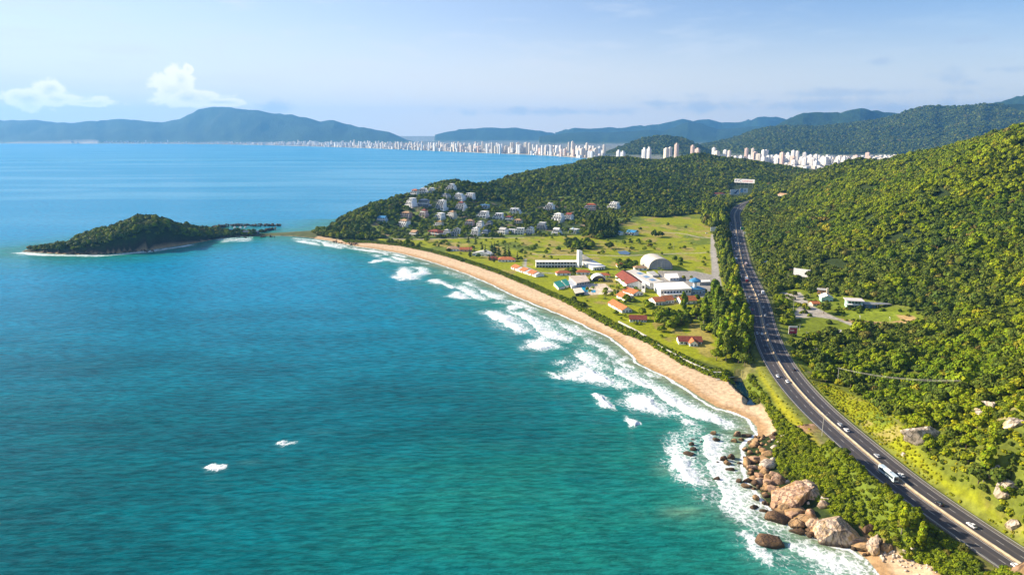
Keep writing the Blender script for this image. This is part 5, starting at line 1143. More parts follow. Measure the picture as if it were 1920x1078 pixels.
mb.poly([Lp, Bp_, Ap]); mb.poly([(Ap[0] + .3, Ap[1] + .8, Ap[2]), (Bp_[0], Bp_[1] + .8, Bp_[2]), (Lp[0], Lp[1] + .8, Lp[2])]); mb.poly([Ap, Bp_, (Bp_[0], Bp_[1] + .8, Bp_[2]), (Ap[0] + .3, Ap[1] + .8, Ap[2])]); mb.build('roof', WROOF, hall)
c0 = np.mean([Lp, Fp, Rp, Bp_], 0); ins = [tuple(c0 + (np.array(p) - c0) * .93) for p in (Lp, Fp, Rp, Bp_)]
mb = MB(); mb.prism([(p[0], p[1]) for p in ins], -6, 0, 0, [p[2] - .55 for p in ins]); mb.build('wall', WHITE, hall)
for t in (.2, .4, .6, .8):
    a = np.array(ins[1]) * (1 - t) + np.array(ins[2]) * t; mb = MB(); mb.box(a[0] - 1, a[0] + 1, a[1] - .25, a[1] + .1, -.2, 2.0); mb.build('window', GLASS, hall)
# arched hall
A, B = Wp(1217, 505, 5), Wp(1261, 505, 5); w = float(np.linalg.norm(B - A)); rz = math.atan2(*(B - A)[1::-1]); root = empty('arched_hall', A, rz); tag(root, 'big grey concrete hall with a barrel vault roof', 'hall')
AX = Wp(1196, 492, 5) - A; ax = np.array([AX[0] * math.cos(-rz) - AX[1] * math.sin(-rz), AX[0] * math.sin(-rz) + AX[1] * math.cos(-rz)]); 
ax = ax * (38 / np.linalg.norm(ax)); VA = mat('vault_concrete', (.52, .48, .41), .85, .12, .12); NSEG = 20
def arch(t, s, k=1.0, dz=0): a = math.pi * t; return (w / 2 - (w / 2) * k * math.cos(a) + ax[0] * s, ax[1] * s, 1.2 + 12.4 * k * math.sin(a) ** .82 + dz)
mb = MB()
for i in range(NSEG):
    for s0, s1 in ((0, .33), (.33, .66), (.66, 1)): mb.poly([arch(i / NSEG, s0), arch(i / NSEG, s1), arch((i + 1) / NSEG, s1), arch((i + 1) / NSEG, s0)][::-1])
mb.build('roof', VA, root, True)
mb = MB(); mb.poly([(.4, .6, -1)] + [tuple(np.array(arch(i / NSEG, .015, .985))) for i in range(NSEG + 1)] + [(w - .4, .6, -1)]); mb.poly(([(.4 + ax[0] * .98, ax[1] * .98, -1)] + [arch(i / NSEG, .985, .985) for i in range(NSEG + 1)] + [(w - .4 + ax[0] * .98, ax[1] * .98, -1)])[::-1])
mb.poly([(0, 0, -1), (ax[0], ax[1], -1), (ax[0], ax[1], 1.3), (0, 0, 1.3)]); mb.build('wall', mat('end_wall_concrete', (.33, .33, .34), .9, .15, .2), root)  # walls greyer than the vault: the end's shade is put into the colour
for i in (4, 8, 12, 16):
    p = arch(i / NSEG, 0); mb = MB(); mb.box(p[0] - .2, p[0] + .2, -.25, -.02, -1, p[2] - .4); mb.build('pilaster', VA, root)
mb = MB(); mb.box(w * .42, w * .58, -.18, .2, 0, 3.2); mb.build('door', METAL, root)
# generic prism building from roof corners in the picture's own perspective
def roofed(label, pts, z, wallm, roofm, name='hall', cat='building', zb=5, th=.45, zs=None, wins=0):
    P = [Wp(x, y, (zs[i] if zs else z)) for i, (x, y) in enumerate(pts)]; o0 = np.array([P[0][0], P[0][1], zb]); root = empty(name, o0); tag(root, label, cat)
    q = [p - o0 for p in P]; c = np.mean(q, 0)
    mb = MB(); mb.prism([(p[0], p[1]) for p in q], 0, 0, 0, [p[2] for p in q]); n = len(q)
    for i in range(n): x_, y_, _z = mb.v[i]; mb.v[i] = (x_, y_, q[i][2] - th)
    mb.build('roof', roofm, root); w_ = [c + (p - c) * .96 for p in q]
    mb = MB(); mb.prism([(p[0], p[1]) for p in w_], -3, 0, 0, [p[2] - th - .01 for p in w_]); mb.build('wall', wallm, root)
    if wins:
        a, b = w_[0], w_[1]; d = (b - a)[:2] / np.linalg.norm((b - a)[:2]); nn = np.array([d[1], -d[0]])
        if nn[1] > 0: nn = -nn
        for i in range(wins):
            t0, t1 = (i + .2) / wins, (i + .8) / wins; p0 = a + (b - a) * t0; p1 = a + (b - a) * t1; mb = MB(); hz_ = q[0][2]
            o1 = nn * .06; mb.poly([(p0[0] + o1[0], p0[1] + o1[1], hz_ * .45), (p1[0] + o1[0], p1[1] + o1[1], hz_ * .45), (p1[0] + o1[0], p1[1] + o1[1], hz_ * .75), (p0[0] + o1[0], p0[1] + o1[1], hz_ * .75)])
            mb.poly([(p0[0] - o1[0], p0[1] - o1[1], hz_ * .45), (p1[0] - o1[0], p1[1] - o1[1], hz_ * .45), (p1[0] - o1[0], p1[1] - o1[1], hz_ * .75), (p0[0] - o1[0], p0[1] - o1[1], hz_ * .75)][::-1]); mb.build('window', GLASS, root)
    return root, o0
r_, o0 = roofed('long pale roofed hall with three rows of blue skylights', [(1219, 531), (1244, 527.5), (1190, 504.5), (1174, 508)], 12, WHITE, mat('pale_sheet_roof', (.60, .56, .49), .7, .12, .2))
for (t, s) in ((.18, .45), (.42, .5), (.68, .55)):
    P = [np.array(Wp(x, y, 12.15)) for x, y in [(1219, 531), (1244, 527.5), (1190, 504.5), (1174, 508)]]
    def bl(u, v2): return (P[0] * (1 - u) + P[1] * u) * (1 - v2) + (P[3] * (1 - u) + P[2] * u) * v2 - o0
    mb = MB(); mb.poly([tuple(bl(s - .1, t - .07)), tuple(bl(s + .3, t - .07)), tuple(bl(s + .3, t + .07)), tuple(bl(s - .1, t + .07))]); mb.build('skylight', SOLAR, r_)
roofed('broad hall with a bright white roof at the near end of the skylight hall', [(1238, 543.5), (1298, 541), (1281, 528), (1225, 530.5)], 13, WHITE, WROOF, wins=10)
roofed('low white annex under the edge of the bright white roof', [(1246, 553), (1281, 551), (1272, 545), (1245, 546)], 9, WHITE, WROOF, wins=4)
roofed('white walled store with a white pitched roof in the middle of the car park', [(1256, 521.5), (1274, 521), (1270, 512), (1246, 513)], 9.5, WHITE, WROOF, zs=[9, 9, 10.2, 10.2], wins=3)
roofed('small low grey roofed block behind the skylight hall', [(1224, 517), (1236, 516), (1226, 508), (1212, 509)], 8, GREYW, GREYR)
root = empty('dining_hall', Wp(1176, 543, 5)); tag(root, 'dining hall with a huge dark red tiled roof and a row of small windows', 'hall'); o0 = Wp(1176, 543, 5)
DH = [np.array(Wp(x, y, z)) - o0 for x, y, z in [(1174.5, 532.5, 10), (1197, 526, 15), (1209, 533, 10.5), (1182, 511, 10.5), (1167, 506.5, 15), (1153, 515.5, 10)]]
mb = MB(); dz = np.array([0, 0, .4])
for q in ((0, 1, 4, 5), (1, 2, 3, 4)): P_ = [DH[i] for i in q]; mb.poly(P_); mb.poly([p - dz for p in P_][::-1]); [mb.poly([P_[i] - dz, P_[(i + 1) % 4] - dz, P_[(i + 1) % 4], P_[i]]) for i in range(4)]
mb.build('roof', DRED, root); cc_ = np.mean(DH, 0); W_ = [cc_ + (p - cc_) * np.array([.96, .96, 1]) for p in DH]; mb = MB(); mb.prism([(p[0], p[1]) for p in W_], -2, 0, 0, [p[2] - .45 for p in W_]); mb.build('wall', WHITE, root)
for i in range(7):
    a, b = W_[0], W_[1]; t0, t1 = (i + .25) / 7, (i + .8) / 7; f_ = [a + (b - a) * t for t in (t0, t1)]; mb = MB(); mb.prism([(f_[0][0], f_[0][1] - .12), (f_[1][0], f_[1][1] - .12), (f_[1][0], f_[1][1] + .05), (f_[0][0], f_[0][1] + .05)], 1.8, 3.2); mb.build('window', GLASS, root)
roofed('white rendered service tower at the corner of the dining hall', [(1203, 531), (1210, 532), (1211, 528), (1205, 527)], 15, WHITE, WHITE, 'service_tower', 'tower', wins=1)
g = G(1302, 549); root = empty('water_tower', g); tag(root, 'white round tower with a blue cap beside the car park', 'tower')
mb = MB(); mb.cyl(0, 0, -1, 12.5, 2.0, 2.0, 16); mb.build('shaft', WHITE, root); mb = MB(); mb.cyl(0, 0, 12.5, 14, 6.2, 5.8, 16); mb.cyl(0, 0, 14.002, 16.5, 5.8, .6, 16); mb.build('cap', BLUER, root)
house('blue roofed building in the shade behind the round tower', (1298, 552), (1322, 550), 14, 5.0, 1.6, 'hip', BLUEW, BLUER, 'building', 'gatehouse', None, 4)  # pale blue walls carry the tint of shade in their paint
roofed('thin white flat canopy over the car park entrance', [(1312, 529), (1332, 528), (1331, 524.5), (1312, 525)], 9, METAL, WROOF, 'canopy', 'canopy', th=.3)
# pool side buildings
roofed('flat beige roofed block between the green roofs and the curved canopy', [(1081, 531), (1106, 527), (1098, 515.5), (1066, 517)], 9, GREYW, mat('beige_roof', (.52, .43, .35), .85, .15, .2), zb=4, wins=5)
roofed('left of the two dark green sheet roofs beside the beach lawn', [(1047, 539), (1060, 536), (1050, 525.5), (1038, 529)], 7, WHITE, GREENR, 'pavilion', 'pavilion', zb=4, zs=[6.5, 6.5, 7.6, 7.6])
roofed('right of the two dark green sheet roofs beside the beach lawn', [(1062, 535.5), (1070, 533), (1061, 522.5), (1052, 525)], 7, WHITE, GREENR, 'pavilion', 'pavilion', zb=4, zs=[6.5, 6.5, 7.6, 7.6])
roofed('pale grey sheet roof adjoining the green roofed pavilions', [(1072, 537), (1086, 533), (1074, 524), (1063, 526)], 6.8, WHITE, mat('pale_grey_sheet', (.5, .52, .55), .6, .1, .3), 'pavilion', 'pavilion', zb=4)
# curved canopy
root = empty('curved_canopy', (0, 0, 0)); tag(root, 'curved white canopy with a glazed front above the pool terrace', 'canopy'); c0 = Wp(1122, 527, 4); root.location = c0; mb = MB(); kk = 9
for i in range(kk):
    a0, a1 = math.pi * (.05 + .9 * i / kk), math.pi * (.05 + .9 * (i + 1) / kk)
    f = lambda a, y, s=1: (-8.5 * math.cos(a) * s, y, 1 + 6.8 * math.sin(a) * s)
    mb.poly([f(a0, -6), f(a1, -6), f(a1, 9), f(a0, 9)]); mb.poly([f(a0, -6, .95), f(a0, 9, .95), f(a1, 9, .95), f(a1, -6, .95)]); mb.poly([f(a0, -6, .95), f(a1, -6, .95), f(a1, -6), f(a0, -6)])
mb.build('roof', WROOF, root, True); mb = MB(); mb.poly([(-7.6, -3, -1)] + [(-8 * math.cos(math.pi * (.05 + .9 * i / 9)), -3, .9 + 6.3 * math.sin(math.pi * (.05 + .9 * i / 9))) for i in range(10)] + [(7.6, -3, -1)]); mb.build('window', GLASS, root)
for lb, a, b, m in (('red tiled building behind the big round lawn tree', (1044, 517), (1070, 516), RED), ('red tiled building directly below the white tower hall', (1081, 515), (1106, 515), RED), ('red tiled building right of the curved canopy', (1122, 521), (1144, 521), RED), ('small red tiled shed between the halls near the trees', (1158, 501), (1170, 501), ORG), ('long low orange roofed shed in front of the arched hall', (1190, 507), (1213, 507), TAN)):
    house(lb, a, b, 9, 3.2, 2.2, 'hip', WHITE, m, 'building', 'lodge', 'red tiled lodges of the resort', 3)
roofed('open beach bar with a flat white roof on columns below the pool', [(1079, 550), (1096, 547.5), (1089, 539), (1074, 541)], 7, GLASS, mat('bar_roof', (.66, .58, .47), .8, .1, .3), 'beach_bar', 'bar', zb=4, th=.5)
for lb, a, b, d in (('orange roofed cottage with a white gable below the dining hall', (1187, 556), (1206, 553), (1177, 548)), ('orange roofed cottage half hidden by a tree left of the white gabled one', (1172, 565), (1189, 563), (1163, 557)), ):
    house(lb, a, b, d, 3.0, 2.8, 'y', WHITE, ORG, 'cottage', 'cottage', 'cottages below the dining hall', 3)
A = house('long double cottage with two orange roof halves nearest the beach hedge', (1166, 587), (1185, 585), (1144, 572), 3.0, 3.0, 'y', WHITE, ORG, 'cottage', 'cottage', None, 3)
house('white beach cottage with a dull red roof facing the sea', (1181, 604), (1212, 604), 10, 3.0, 2.6, 'x', WHITE, DRED, 'cottage', 'cottage', None, 6)
A, B, w, rz, d = frame_of((1273, 646), (1316, 645), 11.0); root = empty('cottage', A, rz); tag(root, 'lone white cottage with crossed dark red roofs on the lawn near the creek', 'cottage')
gable_wall(root, w, d, 3.1, 2.6, 'x', WHITE); roof_part(root, w, d, 3.1, 2.6, 'x', DRED); gable_wall(root, w * .34, 6, 3.0, 2.2, 'y', WHITE, -2, w * .42, -5.5); roof_part(root, w * .34, 8.5, 3.0, 2.2, 'y', ORG, .5, w * .42, -5.5)
for x in (.08, .22, .85): opening(root, w * x, w * x + 1.8, .8, 2.1)
opening(root, w * .3, w * .3 + 1.1, .05, 2.2, name='door')
for i, x in enumerate((.47, .62)): mb = MB(); mb.box(w * x, w * x + 1.3, -5.57, -5.4, .9, 2.1); mb.build('window', GLASS, root)
for lb, a, b, d, m in (('orange roofed lodge in the grove below the bright white roof', (1229, 573), (1247, 571), 14, ORG), ('orange roofed lodge behind the grove, right of the first', (1248, 570), (1264, 568), 12, ORG), ('long orange roofed lodge behind the grove near the car park', (1277, 571), (1306, 569), 12, ORG)):
    house(lb, a, b, d, 4.0, 3.0, 'x', WHITE, m, 'lodge', 'lodge', 'orange lodges behind the grove', 3, 1)
# swimming pools: basin edge and water
def pool(label, pts, z=4.62):
    P = np.array([world_at(x, y, z)[:2] for x, y in pts]); c = P.mean(0); z0 = max(h1(*c), max(h1(*p) for p in P)) + .05; root = empty('swimming_pool', (c[0], c[1], z0)); tag(root, label, 'pool')
    mb = MB(); q = (P - c); mb.prism([tuple(p * 1.12) for p in q], -1.5, .10); mb.build('basin', CONCP, root); m, nt, b = principled('pool_water', .08, .5); b.inputs['Base Color'].default_value = (.01, .36, .55, 1)
    mb = MB(); mb.prism([tuple(p) for p in q], .101, .13); mb.build('water', m, root)
pool('large bright blue swimming pool on the resort terrace', [(1088, 534.5), (1102, 535.5), (1104, 546), (1095, 547.5)]); pool('small blue splash pool right of the large pool', [(1108, 543), (1117, 543.5), (1116, 548), (1109, 547.5)])
# right of the highway
house('long orange walled building with a flat grey roof behind the white house', (1532, 551), (1560, 551), 8, 4.6, 1.0, 'x', ORANGEW, GREYR, 'building', 'roadhouse', None, 5)
r_ = house('white and pale green house with a tall square chimney tower beside the gravel lot', (1540, 566), (1562, 565), 12, 4.2, 2.6, 'y', GREENW, WROOF, 'house', 'house', None, 3)
mb = MB(); mb.box(5, 6.6, 5, 6.6, 3, 13); mb.build('chimney', CREAM, r_)
house('small outbuilding with an orange roof beside the large dark tree', (1524, 574), (1537, 573), 7, 2.6, 1.4, 'x', CREAM, ORG, 'shed', 'shed', None, 2)
A, B, w, rz, d = frame_of((1586, 579), (1617, 579), 12.0); root = empty('clubhouse', A, rz); tag(root, 'two storey pale green clubhouse with rounded white balconies at the playing field', 'clubhouse')
mb = MB(); mb.box(1, w, 1.5, d, -2, 7.6); mb.build('wall', GREENW, root); mb = MB(); mb.box(-.6, w + 1.4, -.6, d + .5, 7.6, 8.1); mb.build('roof', mat('clubhouse_roof', (.62, .56, .54), .7, .1, .3), root)
for z in (.1, 3.9):
    mb = MB(); mb.prism([(0, 1.49), (-1.5, .2), (-1.2, -1.2), (1.5, -1.6), (w, -.4), (w, 1.49)], z, z + .9); mb.build('balcony', WHITE, root)
for i in range(4):
    for z in (1.2, 5.0): x = 2.2 + i * (w - 3) / 4; mb = MB(); mb.box(x, x + (w - 3) / 4 * .7, 1.42, 1.56, z, z + 1.9); mb.build('window', GLASS, root)
house('open sided blue shed adjoining the green clubhouse', (1621, 578), (1642, 577), 10, 3.6, .8, 'flat', mat('blue_panel', (.06, .14, .26), .6, .1, .5), METAL, 'shed', 'shed', None, 2)
root = empty('pergola', G(1645, 578)); tag(root, 'thin grey frame shelter at the right end of the blue shed', 'pergola')
mb = MB(); mb.box(-.3, 13, -.3, 8, 3.6, 3.8); mb.build('roof', METAL, root)
for x in (0, 4, 8.5, 12.5):
    for y in (0, 7.5): mb = MB(); mb.cyl(x, y, -1, 3.6, .12, .12, 6); mb.build('post', METAL, root)
house('small hut with a white roof in the overgrown clearing', (1560, 627), (1577, 627), 6, 2.6, 1, 'x', GREYW, GREYR, 'hut', 'hut', None, 2)
for lb, a, b in (('dark open shed with a grey frame nearer the highway under the trees', (1641, 743), (1669, 741)), ('smaller dark open shed further right under the trees', (1730, 740), (1753, 738))):
    A, B, w, rz, d = frame_of(a, b, 5.0); root = empty('open_shed', A, rz); tag(root, lb, 'shed', 'dark open sheds')
    mb = MB(); mb.box(-.4, w + .4, -.4, d + .4, 3.0, 3.25); mb.build('roof', mat('dark_sheet', (.06, .07, .08), .7, .2, .5), root); mb = MB(); mb.box(.2, w, d - .4, d, -1, 3.0); mb.build('wall', DARKW, root)
    for x in (0, w / 2, w - .2): mb = MB(); mb.box(x, x + .2, 0, .2, -1, 3.0); mb.build('post', METAL, root)
house('pale blue house far up the road under the right hill', (1432, 497), (1445, 496), 9, 3.5, 2, 'hip', BLUEW, DARKR, 'house', 'house', None, 3)
house('tiny red roofed house among the trees of the right hillside', (1473, 465), (1484, 464), 8, 3.2, 2, 'x', WHITE, RED, 'house', 'house', None, 2)
house('low red brown roofed house left of the far billboards', (1338, 366), (1360, 366), 14, 3.5, 3, 'hip', WHITE, DRED, 'house', 'house', None, 3)
house('pale orange house on the cutting right of the far road bend', (1458, 368), (1472, 366), 12, 4, 3, 'x', CREAM, TAN, 'house', 'house', None, 2)
# ------------------------------------------------------------------ billboards and signs
def text_part(parent, s, size, loc, material, wmax=None):
    cu = bpy.data.curves.new('lettering', 'FONT'); cu.body = s; cu.size = size; cu.extrude = .04; cu.align_x = 'CENTER'; cu.align_y = 'CENTER'; cu.materials.append(material)
    t_ = link(bpy.data.objects.new('lettering_curve', cu)); me = bpy.data.meshes.new_from_object(t_.evaluated_get(bpy.context.evaluated_depsgraph_get())); bpy.data.objects.remove(t_); me.name = 'lettering'
    o = link(bpy.data.objects.new('lettering', me), parent); o.location = loc; o.rotation_euler = (math.pi / 2, 0, 0); return o
def billboard(label, px, py, wm, hm, zup, face, rz=0, legs=3, name='billboard', rim=WHITE):
    g = G(px, py); root = empty(name, g, rz); tag(root, label, 'billboard' if name == 'billboard' else 'sign')
    mb = MB(); mb.box(-wm / 2, wm / 2, 0, .35, zup, zup + hm); mb.build('panel', face, root)
    mb = MB(); t = .22
    mb.box(-wm / 2 - t, wm / 2 + t, -.08, .4, zup + hm, zup + hm + t); mb.box(-wm / 2 - t, wm / 2 + t, -.08, .4, zup - t, zup); mb.box(-wm / 2 - t, -wm / 2, -.08, .4, zup + .002, zup + hm - .002); mb.box(wm / 2, wm / 2 + t, -.08, .4, zup + .002, zup + hm - .002); mb.build('frame', rim, root)
    for i in range(legs):
        x = -wm / 2 + wm * (i + .5) / legs; mb = MB(); mb.box(x - .18, x + .18, .45, .8, -3, zup + hm * .6); mb.build('post', METAL, root)
    return root
inkd = mat('dark_ink', (.03, .03, .14), .6, .05); inkr = mat('red_ink', (.62, .05, .08), .6, .05)
panw = mat('white_panel', (.78, .76, .74), .5, .04, .2)
b1 = billboard('long white billboard with dark and red lettering on the wooded hill above the road bend', 1395, 351, 58, 10, 12, panw, -.7, 5)
text_part(b1, 'AVC', 9.6, (-17.5, -.06, 17), inkd); text_part(b1, 'comercial', 7.6, (8.5, -.06, 17), inkr)
blu = mat('blue_panel_print', (.16, .32, .55), .5, .3, .15)
b2 = billboard('left billboard of the pair beside the far road bend, pale with a dark diagonal', 1377, 371, 23, 13, 8, mat('pale_print', (.45, .52, .62), .5, .15, .2), 0, 3)
mb = MB(); mb.poly([(-6, -.05, 10), (3, -.05, 10.5), (10.5, -.05, 20), (8, -.05, 20.2), (1, -.05, 14)]); mb.build('print', mat('dark_print', (.03, .06, .16), .5, .1, .3), b2)
b3 = billboard('right billboard of the pair beside the far road bend, white and blue', 1394, 368, 20, 11, 9, mat('white_blue_print', (.6, .68, .75), .5, .15, .2), 0, 3)
mb = MB(); mb.box(-10, -2, -.06, -.01, 9, 20); mb.build('print', blu, b3); mb = MB(); mb.box(1.5, 3, -.06, -.01, 12, 17); mb.box(4, 5.4, -.06, -.01, 12, 17); mb.build('print', inkd, b3)
b4 = billboard('red and pink square billboard facing the highway near the side road', 1486, 630, 6.4, 6.2, 2.0, mat('red_print', (.36, .03, .07), .5, .35, .3), -.1, 2)
mb = MB(); mb.prism([(-2.4, -.06), (.9, -.06), (.9, -.02), (-2.4, -.02)], 4.2, 5.6); mb.build('print', mat('pink_print', (.75, .42, .45), .5, .1, .5), b4); mb = MB(); mb.box(-3.2, 3.2, -.07, -.01, 7.1, 8.2); mb.build('print', panw, b4)
billboard('plain white hoarding in the cutting at the edge of the hillside forest', 1505, 521, 21, 8.0, 1.6, panw, -.75, 3)
mb = MB(); mb.box(-4, 4, 0, .4, -2, 4.5); o = mb.build('retaining_wall', mat('tan_wall', (.42, .26, .13), .9, .2, .3)); o.location = G(1487, 512); tag(o, 'low tan wall left of the plain white hoarding', 'wall')
b5 = billboard('pale sign with a blue upper edge standing on two poles among the roadside trees', 1338, 440, 11, 6, 6, mat('pale_sign', (.55, .58, .60), .5, .1, .3), 0, 2, 'road_sign')
b6 = billboard('small green direction sign on the right verge of the far highway', 1391, 433, 5, 4, 2.5, mat('sign_green', (.01, .30, .10), .5, .05), 0, 2, 'road_sign')
b7 = billboard('small white sign board on the right verge below the green sign', 1396, 441, 3, 4, 1.5, panw, 0, 2, 'road_sign')
# ------------------------------------------------------------------ poles and wires
def pole(label, px, py, top_py, name='utility_pole', group=None, arm=True, r=.17, material=CONCP):
    g = G(px, py); k = (g[1] * CP - (g[2] - HC) * SP) / FPX; hgt = (py - top_py) * k * 1.03; root = empty(name, g); tag(root, label, 'pole' if name != 'street_lamp' else 'street lamp', group)
    mb = MB(); mb.cyl(0, 0, -1, hgt, r, r * .65, 8); mb.build('post', material, root)
    if arm and name != 'street_lamp':
        mb = MB(); mb.box(-1.3, 1.3, -.08, .08, hgt - .9, hgt - .72); mb.build('crossarm', WOODP, root)
        for x in (-1.15, 0, 1.15): mb = MB(); mb.cyl(x, 0, hgt - .72, hgt - .45, .07, .05, 6); mb.build('insulator', WHITE, root)
    if name == 'street_lamp':
        for s in (-1, 1): mb = MB(); mb.rod((0, 0, hgt - .1), (s * 1.8, 0, hgt + .35), .06, .05, 6); a = mb.build('arm', material, root); mb = MB(); mb.box(s * 1.8 - .35, s * 1.8 + .35, -.16, .16, hgt + .30, hgt + .45); mb.build('lamp_head', METAL, a)
    return g + np.array([0, 0, hgt - .5])
pole('tall pale street lamp on the seaward edge of the highway', 1541, 817, 777, 'street_lamp', None, True, .16)
t1 = pole('concrete utility pole at the right end of the sagging wires', 1795, 748, 711); t2 = pole('concrete utility pole at the left end of the sagging wires beside the trees', 1570, 719, 688)
for px, py, ty, lb in ((1511, 645, 621, 'concrete pole on the green verge below the red billboard'), (1529, 667, 652, 'short concrete pole beside the trees near the verge'), (1499, 619, 607, 'thin pale pole just right of the red billboard'), (1486, 596, 556, 'tall pole at the near corner of the gravel lot'), (1476, 534, 513, 'pale pole near the mouth of the side road'), (1470, 502, 486, 'thin pole at the forest edge above the white hoarding'), (1156, 560, 543, 'white flagpole on the lawn beside the cottages'), (1263, 468, 455, 'slim lamp pole on the far lawn'), (1288, 446, 436, 'slim pole at the far edge of the lawn'), (1838, 900, 870, 'thin pole among the bushes of the right bank'), (1239, 510, 493, 'tall lamp pole in front of the arched hall')):
    pole(lb, px, py, ty, 'utility_pole', None, py > 500 and px > 1400)
root = empty('power_line', tuple((t1 + t2) / 2)); tag(root, 'two sagging power cables strung between the concrete poles over the shrubs', 'cable'); mid_ = (t1 + t2) / 2
for dx in (-.9, 1.1):
    mb = MB(); pr = None
    for i in range(17):
        t = i / 16; p = t1 * (1 - t) + t2 * t - mid_ + np.array([0, dx, -5.0 * 4 * t * (1 - t) * .5])
        if pr is not None: mb.rod(pr, p, .05, .05, 4)
        pr = p
    mb.build('cable', CONCP, root)
# goal posts on the playing field
for px, py, lb in ((1612, 597, 'white goal frame at the left side of the playing field'), (1668, 600, 'white goal frame at the right side of the playing field')):
    g = G(px, py); root = empty('goal', g, 1.2); tag(root, lb, 'goal')
    for s in (-2.6, 2.6): mb = MB(); mb.cyl(s, 0, -.3, 2.4, .09, .09, 6); mb.build('post', WHITE, root)
    mb = MB(); mb.rod((-2.6, 0, 2.4), (2.6, 0, 2.4), .09, .09, 6); mb.build('crossbar', WHITE, root)
# ------------------------------------------------------------------ vehicles
def paintm(name, col): return mat(name, col, .28, .03, 1, .6)
PAINTS = {'white': paintm('white_car_paint', (.80, .80, .80)), 'silver': paintm('silver_car_paint', (.42, .44, .47)), 'black': paintm('black_car_paint', (.015, .015, .02)), 'red': paintm('red_car_paint', (.35, .02, .02)), 'dark grey': paintm('dark_grey_car_paint', (.08, .085, .09))}
RUB = mat('rubber', (.02, .02, .02), .9, .1, 2); RIM = mat('wheel_rim', (.5, .5, .5), .35, .05, 2, .5, 0, .6); LIGHT = mat('lamp_lens', (.8, .8, .7), .2, .05); REDL = mat('tail_lens', (.5, .02, .02), .3, .05)
def wheel(parent, x, y, r=.33, wd=.22):
    mb = MB(); n = 12; s = 1 if y > 0 else -1
    P = [(x + r * math.cos(i * 2 * math.pi / n), z_, r + r * math.sin(i * 2 * math.pi / n)) for z_ in (y, y - s * wd) for i in range(n)]
    mb.v = P; mb.f = [tuple(range(n)), tuple(range(2 * n - 1, n - 1, -1))] + [(i, (i + 1) % n, n + (i + 1) % n, n + i) for i in range(n)]; mb.m = [0] * len(mb.f); w = mb.build('wheel', RUB, parent)
    mb = MB(); mb.v = [(x + r * .6 * math.cos(i * 2 * math.pi / n), y + s * .012, r + r * .6 * math.sin(i * 2 * math.pi / n)) for i in range(n)]; mb.f = [tuple(range(n))]; mb.m = [0]; mb.build('rim', RIM, w)
def loft(mb, secs, mi=0):
    """closed sections (lists of points) joined end to end"""
    n = len(secs[0]); b = len(mb.v)
    for s in secs: mb.v += [tuple(p) for p in s]
    for k in range(len(secs) - 1):
        for i in range(n): j = (i + 1) % n; mb.f.append((b + k * n + i, b + k * n + j, b + (k + 1) * n + j, b + (k + 1) * n + i)); mb.m.append(mi)
    mb.f.append(tuple(b + n - 1 - i for i in range(n))); mb.f.append(tuple(b + (len(secs) - 1) * n + i for i in range(n))); mb.m += [mi, mi]
def make_car(colour):
    root = empty('car', (0, 0, 0)); P = PAINTS[colour]
    def sec(x, hw, z0, z1): return [(x, -hw * .94, z0), (x, hw * .94, z0), (x, hw, z0 + .2), (x, hw, z1 - .14), (x, hw * .9, z1), (x, -hw * .9, z1), (x, -hw, z1 - .14), (x, -hw, z0 + .2)]
    mb = MB(); loft(mb, [sec(-2.15, .72, .38, .80), sec(-2.05, .82, .24, .92), sec(-1.2, .87, .2, .97), sec(.7, .87, .2, .96), sec(1.6, .86, .22, .86), sec(2.05, .78, .26, .74), sec(2.15, .66, .38, .62)]); mb.build('body', P, root, True)
    mb = MB(); g = lambda x, hw, z: [(x, -hw, .9), (x, hw, .9), (x, hw * .82, z), (x, -hw * .82, z)]
    loft(mb, [g(-1.85, .70, .96), g(-1.2, .78, 1.38), g(.1, .78, 1.40), g(1.05, .72, .95)]); mb.build('window', GLASS, root, True)
    mb = MB(); mb.box(-1.22, .12, -.66, .66, 1.385, 1.44); mb.build('roof', P, root)
    for x in (-1.3, 1.32):
        for y in (-.88, .88): wheel(root, x, y)
    for y in (-.58, .58): mb = MB(); mb.box(2.06, 2.14, y - .18, y + .18, .58, .70); mb.build('headlight', LIGHT, root); mb = MB(); mb.box(-2.17, -2.1, y - .16, y + .16, .66, .80); mb.build('taillight', REDL, root)
    return root
